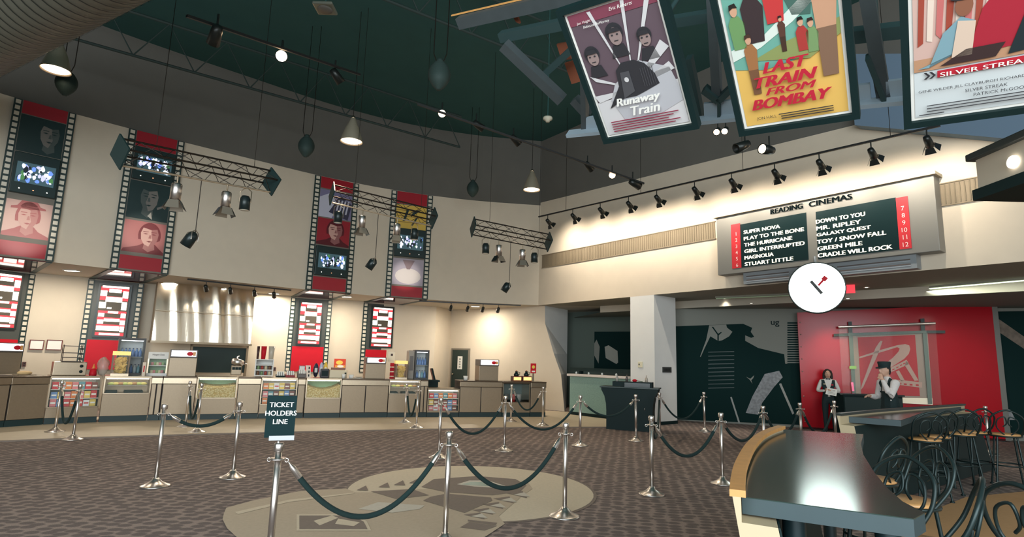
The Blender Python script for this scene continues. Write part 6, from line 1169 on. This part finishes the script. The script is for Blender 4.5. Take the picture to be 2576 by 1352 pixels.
# middle poster: yellow lower half, teal upper half
t, p = poster(1, 'middle hanging poster, yellow with big red slanted words'); Y_ = MA('amber', (226, 182, 96))
p.rect(.03, .97, .02, .98, Y_); p.poly([(.03, .46), (.3, .42), (.7, .46), (.97, .6), (.97, .98), (.03, .98)], MA('sea_teal', (110, 168, 152)), 1); p.poly([(.2, .5), (.7, .44), (.97, .56), (.97, .66), (.5, .58)], MA('dull_green', (140, 150, 92)), 2)
p.poly([(.03, .6), (.35, .66), (.62, .8), (.97, .98), (.97, .9), (.6, .7), (.3, .58), (.03, .52)], MA('steam_white', (216, 226, 216)), 2); p.poly([(.5, .98), (.6, .74), (.75, .72), (.8, .98)], MA('rock_green', (70, 104, 94)), 2)
blob(p, .12, .6, 1.1, (40, 36, 34), (110, 150, 96)); blob(p, .27, .62, 1.5, (40, 36, 34), (60, 48, 50)); blob(p, .46, .72, 1.4, (60, 40, 30), (196, 60, 60)); blob(p, .86, .62, 1.6, (60, 44, 36), (196, 150, 120), legs=(130, 100, 80)); blob(p, .66, .5, .8, (30, 30, 30), (170, 60, 56)); blob(p, .74, .48, .8, (50, 40, 36), (120, 150, 100)); blob(p, .5, .62, .5, (40, 30, 30), (90, 60, 50), legs=(70, 50, 40)); blob(p, .2, .44, .9, (70, 50, 40), (160, 110, 70), legs=(120, 84, 60))
p.mb.build('print', t); q = MB(); RT = MA('title_red', (192, 40, 60))
for s, u_, v, ww, hh in (('LAST', .29, .405, .4, .082), ('TRAIN', .2, .31, .55, .08), ('FROM', .28, .245, .45, .055), ('BOMBAY', .13, .15, .72, .082)): text(q, s, PW * u_, PH * v, hh, RT, w=PW * ww, y=-.03, shear=.35, bold=.05)
q.build('title_lettering', t); q = MB(); text(q, 'JON HALL', PW * .15, PH * .065, .03, DKG, w=PW * .19, y=-.03)
for i in range(3): q.bx(PW * (.38 if i else .36), PW * .85, -.03, -.026, PH * (.085 - .017 * i), PH * (.09 - .017 * i), DKG)
q.build('small_lettering', t)
# right poster: white lower third, red banner, generic figures
t, p = poster(2, 'right hanging poster, white below with a red banner and a man in a dark hat')
p.rect(.03, .97, .02, .98, MA('sheet_white', (206, 212, 212))); p.rect(.03, .97, .34, .98, MA('brick_pink', (206, 172, 160)), 1); p.rect(.03, .97, .34, .42, MA('sand', (186, 142, 110)), 2)
for i in range(14): u_ = .06 + .065 * i; p.poly([(u_, .5 + .03 * (i % 3)), (u_ + .04, .52), (u_ + .06, .9 - .05 * (i % 4)), (u_ + .02, .94)], MA(('rust', 'cream', 'rose')[i % 3], ((160, 72, 56), (226, 206, 190), (196, 110, 106))[i % 3]), 2)
p.poly([(.42, .42), (.6, .4), (.95, .42), (.97, .8), (.7, .86), (.5, .66)], MA('crimson', (168, 40, 56)), 3); p.poly([(.68, .36), (.97, .38), (.97, .7), (.8, .66)], MA('ink', (34, 46, 50)), 4)
p.poly([(.06, .36), (.14, .36), (.24, .56), (.36, .64), (.46, .6), (.44, .46), (.32, .42)], MA('denim', (126, 160, 170)), 4); p.poly([(.3, .4), (.44, .4), (.46, .6), (.34, .62)], MA('shirt_cream', (214, 190, 170)), 5); p.ell(.38, .7, .06, .06, MA('tan_skin', (140, 92, 70)), 5); p.ell(.385, .755, .1, .02, DKG, 6); p.poly([(.32, .76), (.34, .82), (.43, .82), (.45, .76)], DKG, 6)
p.poly([(.22, .36), (.6, .36), (.66, .44), (.4, .44)], MA('dark_trousers', (60, 44, 44)), 5); p.ell(.8, .82, .07, .08, MA('pale_skin', (206, 166, 140)), 5); p.rect(.2, .97, .285, .33, MA('banner_red', (186, 40, 56)), 3)
p.poly([(.1, .285), (.12, .285), (.15, .305), (.12, .33), (.1, .33), (.13, .305)], DKG, 3); p.poly([(.14, .285), (.16, .285), (.19, .305), (.16, .33), (.14, .33), (.17, .305)], DKG, 3)
p.mb.build('print', t); q = MB(); text(q, 'SILVER STREAK', PW * .22, PH * .293, .03, PAPER, w=PW * .62, y=-.028, bold=.02); q.build('title_lettering', t)
q = MB(); text(q, 'GENE WILDER JILL CLAYBURGH RICHARD PRYOR', PW * .06, PH * .2, .024, DKG, w=PW * .88, y=-.03); text(q, 'SILVER STREAK', PW * .4, PH * .165, .022, DKG, y=-.03); text(q, 'PATRICK McGOOHAN', PW * .46, PH * .13, .022, DKG, y=-.03)
for i in range(4): q.bx(PW * (.12 if i < 3 else .06), PW * (.9 if i < 3 else .25), -.03, -.026, PH * (.105 - .02 * i), PH * (.109 - .02 * i), DKG)
q.build('small_lettering', t)
# steel truss behind the posters, in the slope of the posters
c0 = Vector(PCS[1]); Mt = axM(c0 - PN * .5, PR, -PN, PU); t = T('steel_roof_truss', 'dark steel truss behind the three hanging posters', 'truss', Mt); It = Mt.inverted()
GRS = mat('truss_grey_steel', (70, 78, 80), .5, .3, noise=.15); DKS = mat('truss_dark_steel', (34, 56, 56), .6); PBL = mat('pale_blue_sheet', (150, 166, 176), .5, .1)
def tl(px, py, off=.5): q_ = It @ onP(px, py, c0 - PN * off, PN); return Vector((q_.x, q_.y, q_.z))
def beam(a, b, wd, m, name, off=.5, dp=.1):
    A, B = tl(*a, off), tl(*b, off); d = (B - A).normalized(); s = Vector((0, 1, 0)).cross(d).normalized() * wd / 2; y = Vector((0, dp, 0)); q = MB()
    q.hexa([A - s, A + s, A + s + y, A - s + y], [B - s, B + s, B + s + y, B - s + y], m); q.build(name, t)
for a, b, wd, m, nm, off in (((1135, 40), (1350, -10), .012, WOOD, 'lit_edge_strip', .9), ((1150, 62), (1500, -18), .11, GRS, 'top_chord', .8), ((1255, 98), (1450, 58), .09, DKS, 'cross_beam', .7), ((1262, 118), (1410, 258), .1, GRS, 'diagonal_brace', .6), ((1440, 255), (1478, 296), .08, GRS, 'diagonal_brace', .6), ((1465, 195), (1468, 340), .05, GRS, 'post', .5), ((1424, 344), (2310, 256), .035, PBL, 'bottom_chord', .42), ((1340, 215), (1450, 115), .06, DKS, 'diagonal_brace', .7), ((1787, -20), (1802, 258), .07, GRS, 'post', .5), ((1768, 230), (1806, 258), .05, DKS, 'diagonal_brace', .46), ((1806, 258), (1850, 216), .05, DKS, 'diagonal_brace', .46), ((1808, 258), (1808, 302), .025, DKS, 'post', .46), ((2176, -30), (2224, 258), .09, GRS, 'post', .5), ((2182, 150), (2226, 262), .03, DKS, 'post', .44), ((1690, 60), (1880, 30), .08, DKS, 'cross_beam', .8), ((2110, 100), (2290, 80), .1, DKS, 'cross_beam', .8), ((1730, 150), (1760, 300), .05, DKS, 'post', .6)):
    beam(a, b, wd, m, nm, off, .02 if nm == 'lit_edge_strip' else .1)  # thin honey strip: the top beam's lit edge made as a part
for P, m, off, nm in (([(1770, 262), (1850, 252), (1852, 296), (1772, 304)], PBL, .5, 'blue_sheet'), ([(2156, 216), (2188, 212), (2192, 258), (2160, 262)], PBL, .5, 'blue_sheet'), ([(2228, 206), (2279, 200), (2281, 254), (2231, 259)], PBL, .5, 'blue_sheet'), ([(1474, 298), (1512, 290), (1514, 332), (1474, 336)], PBL, .5, 'blue_sheet'), ([(1400, 112), (1424, 108), (1436, 150), (1412, 150)], mat('truss_orange_wood', (126, 70, 46), .7), .9, 'wood_infill'), ([(1420, 160), (1448, 152), (1462, 205), (1438, 212)], mat('truss_orange_wood', (126, 70, 46), .7), .9, 'wood_infill'), ([(1288, 40), (1300, 38), (1308, 60), (1298, 56)], mat('truss_orange_wood', (126, 70, 46), .7), .9, 'wood_infill')):
    V = [tl(x, y, off) for x, y in P]; q = MB(); q.hexa(V, [v + Vector((0, .03, 0)) for v in V], m); q.build(nm, t)
for px in (1440, 1800, 2200):
    A = Mt @ tl(px, 60, .7); q = MB(); q.tube([A, Vector((A.x, A.y, ZC))], .03, DKS, 6); q.build('hanger', t, True)
for i, c in enumerate(PCS):                                         # brackets from the posters to the truss
    for s in (-.25, .25):
        A = Vector(c) + PR * s + PU * .2 - PN * .05; q = MB(); q.tube([A, A - PN * .75], .02, DKS, 6); q.build('poster_bracket', t, True)
# slanted blue-grey bulkhead at the top right of the right wall
a, b = RW(2150, 315, .35), RW(2600, 355, .35); Up = Vector((0, 0, 1.6)); back = -RN * .33
mb = MB(); mb.hexa([a, b, b + back, a + back], [a + Up, b + Up, b + back + Up, a + back + Up], mat('blue_grey_paint', (104, 126, 146), .8)); struct(mb, 'trim_1')
# projection booth at the right edge
A, B = atd(2462, 478, 6.2), atd(2700, 420, 5.6); zt = zat(2466, 402, A); M = fr2(A, B, A.z); w = dist2(A, B); h = zt - A.z
t = T('projection_booth', 'tan box booth with a dark roof edge jutting in at the right edge', 'booth', M); q = MB(); q.bx(0, w, 0, 1.2, 0, h, mat('booth_tan', (206, 192, 170), .7)); q.build('body', t); q = MB(); q.bx(-.05, w, -.05, 1.2, h, h + .06, mat('booth_roof', (58, 66, 64), .5)); q.build('roof_edge', t, bevel=.01); q = MB(); q.bx(-.02, w, -.04, 1.3, -.09, -.001, BLACK); q.build('underside', t)
L_ = M.inverted() @ onpl(2552, 408, A, B); q = MB(); q.lathe([(0, .0), (.05, 0), (.05, .02), (0, .035)], mat('booth_lamp_lit', (255, 250, 240), .5, emit=2.5), 18, M=Matrix.Translation((L_.x, 0, L_.z)) @ Matrix.Rotation(math.pi / 2, 4, 'X')); q.build('round_lamp', t)
q = MB(); q.bx(w * .45, w * .55, .3, .45, -4, -.1, BLACK); q.build('post', t)
q = MB(); q.lathe([(0, 0), (.07, 0), (.08, .1), (.06, .2), (0, .22)], WHITE, 14); p_ = M @ Vector((L_.x + .09, .25, h + .091)); o = q.build('white_jar', M=Matrix.Translation(p_)); tag(o, 'white rounded jar on the roof of the tan booth at the right edge', 'jar')
# ================================================================== PEOPLE
def skin_mesh(chains, voxel, extra=None):
    vs, es, rs = [], [], []; idx = {}
    for ch in chains:
        prev = None
        for key, p, r in ch:
            if key in idx: i = idx[key]
            else: i = len(vs); idx[key] = i; vs.append(p); rs.append(r)
            if prev is not None: es.append((prev, i))
            prev = i
    me = bpy.data.meshes.new('tmp'); me.from_pydata(vs, es, []); o = bpy.data.objects.new('tmp', me); C.objects.link(o)
    o.modifiers.new('s', 'SKIN'); s = o.modifiers.new('u', 'SUBSURF'); s.levels = 1
    for i, r in enumerate(rs): me.skin_vertices[0].data[i].radius = (r, r) if not isinstance(r, tuple) else r
    me.skin_vertices[0].data[0].use_root = True
    dg = bpy.context.evaluated_depsgraph_get(); m2 = bpy.data.meshes.new_from_object(o.evaluated_get(dg)); bpy.data.objects.remove(o)
    q = MB(); q.add([v.co for v in m2.vertices], [tuple(p.vertices) for p in m2.polygons], SKIN); bpy.data.meshes.remove(m2)
    if extra: extra(q)
    o = q.build('tmp2'); r = o.modifiers.new('r', 'REMESH'); r.mode = 'VOXEL'; r.voxel_size = voxel; sm = o.modifiers.new('m', 'SMOOTH'); sm.iterations = 2; sm.factor = .4
    dg = bpy.context.evaluated_depsgraph_get(); m3 = bpy.data.meshes.new_from_object(o.evaluated_get(dg)); bpy.data.objects.remove(o); return m3
def head(q, c, s=1.0):
    c = Vector(c); q.ell(c, (.074 * s, .092 * s, .112 * s), SKIN, 20, 14); q.ell(c + Vector((0, -.03, -.062)) * s, (.05 * s, .058 * s, .055 * s), SKIN, 14, 10)
    q.ell(c + Vector((0, -.098, -.018)) * s, (.014 * s, .02 * s, .03 * s), SKIN, 10, 8)
    for x in (-1, 1): q.ell(c + Vector((x * .076, .01, -.015)) * s, (.012 * s, .022 * s, .032 * s), SKIN, 8, 6)
    q.ell(c + Vector((0, -.085, -.068)) * s, (.026 * s, .014 * s, .012 * s), SKIN, 8, 6)
def hand(q, w_, d, palm, thumb):
    """palm + five fingers; d = finger direction, palm = palm normal, thumb = side of thumb"""
    w_, d, palm, th = Vector(w_), Vector(d).normalized(), Vector(palm).normalized(), Vector(thumb).normalized()
    q.ell(w_ + d * .045, (.03, .03, .03), SKIN, 10, 8)
    for k in range(4): q.tube([w_ + th * (.028 - .019 * k) * .6, w_ + d * .085 + th * (.03 - .019 * k)], [.014, .013], SKIN, 8)
    for k, L in enumerate((.068, .078, .072, .056)):
        b = w_ + d * .082 + th * (.03 - .019 * k); q.tube([b, b + d * L * .5 + palm * .008, b + d * L * .8 + palm * .03, b + d * L * .9 + palm * .045], [.0095, .009, .008, .006], SKIN, 8)
    b = w_ + d * .02 + th * .03; q.tube([b, b + d * .03 + th * .03, b + d * .062 + th * .036 + palm * .02], [.012, .0105, .008], SKIN, 8)
def paint(me, f, mats):
    me.materials.clear()
    for m in mats: me.materials.append(m)
    ix = {m: i for i, m in enumerate(mats)}
    for p in me.polygons: p.material_index = ix[f(p.center)]; p.use_smooth = True
BLT = mat('uniform_black', (20, 42, 44), .8)
def face_bits(t, c, s=1.0, lips=(150, 70, 70)):
    c = Vector(c); q = MB()
    for x in (-1, 1): q.ell(c + Vector((x * .03, -.083, .012)) * s, (.013 * s, .008 * s, .007 * s), WHITE, 10, 6); q.ell(c + Vector((x * .03, -.09, .012)) * s, (.006 * s, .004 * s, .006 * s), HAIR, 8, 6)
    q.build('eyes', t); q = MB()
    for x in (-1, 1): q.ell(c + Vector((x * .03, -.086, .034)) * s, (.018 * s, .006 * s, .004 * s), HAIR, 8, 6)
    q.build('eyebrows', t); q = MB(); q.ell(c + Vector((0, -.098, -.068)) * s, (.022 * s, .006 * s, .007 * s), mat('lips', lips, .5), 10, 6); q.build('lips', t)
# standing woman reading a sheet
p = onz(2090, 1089); p.z = 0; face_dir = Matrix.Rotation(math.atan2(p.x, p.y) * -1 + .1, 4, 'Z'); M = Matrix.Translation(p) @ face_dir
t = T('person', 'person in black vest and bow tie reading a sheet by the red partition', 'person', M)
HC = (0, -.02, 1.52); tor = [('pel', (0, 0, .9), (.155, .115)), ('wai', (0, 0, 1.06), (.125, .1)), ('che', (0, 0, 1.24), (.15, .11)), ('nkb', (0, .0, 1.37), (.085, .07)), ('nk', (0, -.005, 1.43), .05), ('hd', (0, -.015, 1.48), .05)]
chains = [tor] + [[('che', 0, 0), ('sh%d' % s, (s * .165, 0, 1.315), .066), ('el%d' % s, (s * .255, .02, 1.06), .05), ('wr%d' % s, (s * .1, -.22, 1.08 if s < 0 else 1.05), .034)] for s in (-1, 1)] + [[('pel', 0, 0), ('hp%d' % s, (s * .09, 0, .84), .105), ('kn%d' % s, (s * .1, -.01, .47), .072), ('an%d' % s, (s * .1, .015, .1), .05), ('to%d' % s, (s * .115, -.14, .035), .036)] for s in (-1, 1)]
def ex(q):
    head(q, HC); hand(q, (-.095, -.225, 1.08), (.45, -.6, .2), (.4, .4, -.5), (-.2, .2, 1)); hand(q, (.095, -.225, 1.05), (-.45, -.6, .15), (-.4, .4, -.5), (.2, .2, 1))
me = skin_mesh(chains, .011, ex)
def cl1(c):
    if c.z > 1.405: return SKIN
    arm = abs(c.x) > .16 or (c.y < -.135)
    hx = math.hypot(abs(c.x) - .06, c.y + .27)
    if c.z < .93 and not (c.y < -.16): return BLT
    if c.y < -.2 and abs(c.x) < .105: return SKIN
    if arm and c.z > .93: return SHIRT
    if c.y < -.03 and abs(c.x) < .022 + max(0, c.z - 1.1) * .28: return SHIRT
    return BLT if c.z < 1.36 else SHIRT
paint(me, cl1, [SKIN, SHIRT, BLT]); o = bpy.data.objects.new('body', me); C.objects.link(o); o.parent = t; face_bits(t, HC)
q = MB(); hc = Vector(HC)
q.ell(hc + Vector((0, .02, .03)), (.088, .095, .1), HAIR, 18, 12)
for s in (-1, 1): q.tube([hc + Vector((s * .06, -.03, .08)), hc + Vector((s * .088, .0, 0)), hc + Vector((s * .09, .02, -.1)), hc + Vector((s * .085, .03, -.19))], [.03, .032, .034, .012], HAIR, 10)
q.tube([hc + Vector((0, .07, .02)), hc + Vector((0, .085, -.1)), hc + Vector((0, .08, -.2))], [.07, .06, .03], HAIR, 12); q.build('hair', t)
q = MB(); q.ell((-.03, -.075, 1.385), (.028, .014, .016), BLT, 10, 6); q.ell((.03, -.075, 1.385), (.028, .014, .016), BLT, 10, 6); q.build('bow_tie', t); q = MB(); q.bx(-.12, -.06, -.126, -.118, 1.24, 1.262, mat('badge_cream', (226, 206, 160), .4)); q.build('name_badge', t); q = MB(); q.bx(.06, .11, -.126, -.118, 1.22, 1.25, RED); q.build('red_pin', t)
t3 = T('paper_sheet', 'white sheet of paper held by the standing person by the red partition', 'paper', M @ Matrix.Translation((.03, -.33, 1.06)) @ Matrix.Rotation(-.5, 4, 'X') @ Matrix.Rotation(.15, 4, 'Y')); q = MB(); q.prism([(-.13, -.09), (.12, -.1), (.14, .1), (-.1, .1)], -.001, .001, PAPER, ax='y'); q.build('sheet', t3); q = MB()
for i in range(4): q.bx(-.08, .09, -.003, -.0015, -.06 + .035 * i, -.05 + .035 * i, mat('grey_print', (150, 150, 146), .6))
q.build('print', t3)
# person in a peaked cap, seen side on
p = atd(2234, 980, 13.2); p.z = 0; M = Matrix.Translation(p) @ Matrix.Rotation(-math.pi / 2 + .15, 4, 'Z')
t = T('person', 'person in a black cap and dark apron, hand at mouth, behind the farther table', 'person', M); HC = (0, -.05, 1.66)
tor = [('pel', (0, .02, .98), (.165, .135)), ('wai', (0, .02, 1.14), (.15, .125)), ('che', (0, .015, 1.34), (.165, .12)), ('nkb', (0, .0, 1.48), (.09, .075)), ('nk', (0, -.015, 1.55), .055), ('hd', (0, -.03, 1.6), .052)]
chains = [tor] + [[('pel', 0, 0), ('hp%d' % s, (s * .095, .01, .92), .11), ('kn%d' % s, (s * .1, -.01, .5), .076), ('an%d' % s, (s * .1, .02, .1), .052), ('to%d' % s, (s * .115, -.15, .035), .038)] for s in (-1, 1)]
def ex2(q):
    for P in ([(.1, .01, 1.4), (.17, .01, 1.41), (.2, -.06, 1.31), (.225, -.15, 1.18), (.2, -.175, 1.25), (.15, -.195, 1.38), (.11, -.2, 1.48)], [(-.1, .01, 1.4), (-.17, .01, 1.41), (-.215, .0, 1.28), (-.245, -.02, 1.14), (-.225, -.1, 1.14), (-.19, -.18, 1.15), (-.155, -.255, 1.16)]): q.tube(P, [.075, .082, .066, .058, .055, .046, .034], SKIN, 12)
    for s in (-1, 1): q.ell((s * .17, .01, 1.415), (.07, .075, .075), SKIN, 12, 8)
    head(q, HC, 1.03); hand(q, (.105, -.205, 1.48), (-.5, .12, .75), (-.2, .9, -.1), (-.3, -.4, -.2)); hand(q, (-.155, -.255, 1.16), (.1, -.9, .0), (.3, .1, -.8), (.8, .2, .3))
me = skin_mesh(chains, .011, ex2)
def cl2(c):
    if c.z > 1.53 or (c.y < -.16 and c.z > 1.47): return SKIN
    if c.y < -.25 and c.z < 1.3 and c.x < 0: return SKIN
    if abs(c.x) > .165 and c.z > 1.02 or c.x < -.11 and c.y < -.12 and c.z > 1.05: return STR
    if c.z > 1.24 and (c.y < -.13): return STR
    if c.z < 1.26: return BLT
    return BLT if abs(abs(c.x) - .1) < .035 or c.y > .04 and abs(c.x) < .1 else STR
STR = mat('striped_shirt', (216, 210, 206), .8, noise=.12, nscale=30)
paint(me, cl2, [SKIN, STR, BLT]); o = bpy.data.objects.new('body', me); C.objects.link(o); o.parent = t; face_bits(t, HC, 1.03); hc = Vector(HC)
q = MB(); q.ell(hc + Vector((0, .03, .02)), (.082, .085, .095), HAIR, 16, 10); q.tube([hc + Vector((0, .08, -.02)), hc + Vector((0, .085, -.09))], [.05, .03], HAIR, 10); q.build('hair', t)
q = MB(); q.lathe([(.096, -.03), (.1, .0), (.112, .07), (.1, .085), (0, .09)], BLT, 22, M=Matrix.Translation(hc + Vector((0, .005, .07)))); q.prism([(.095 * math.cos(a), -.05 - .11 * math.sin(a)) for a in [i * math.pi / 10 for i in range(11)]], -.005, .008, BLT, M=Matrix.Translation(hc + Vector((0, .0, .055))) @ Matrix.Rotation(.2, 4, 'X')); q.build('cap', t)
q = MB(); q.ell((.15, -.09, 1.1), (.012, .012, .012), WHITE, 8, 6); q.build('button_badge', t)
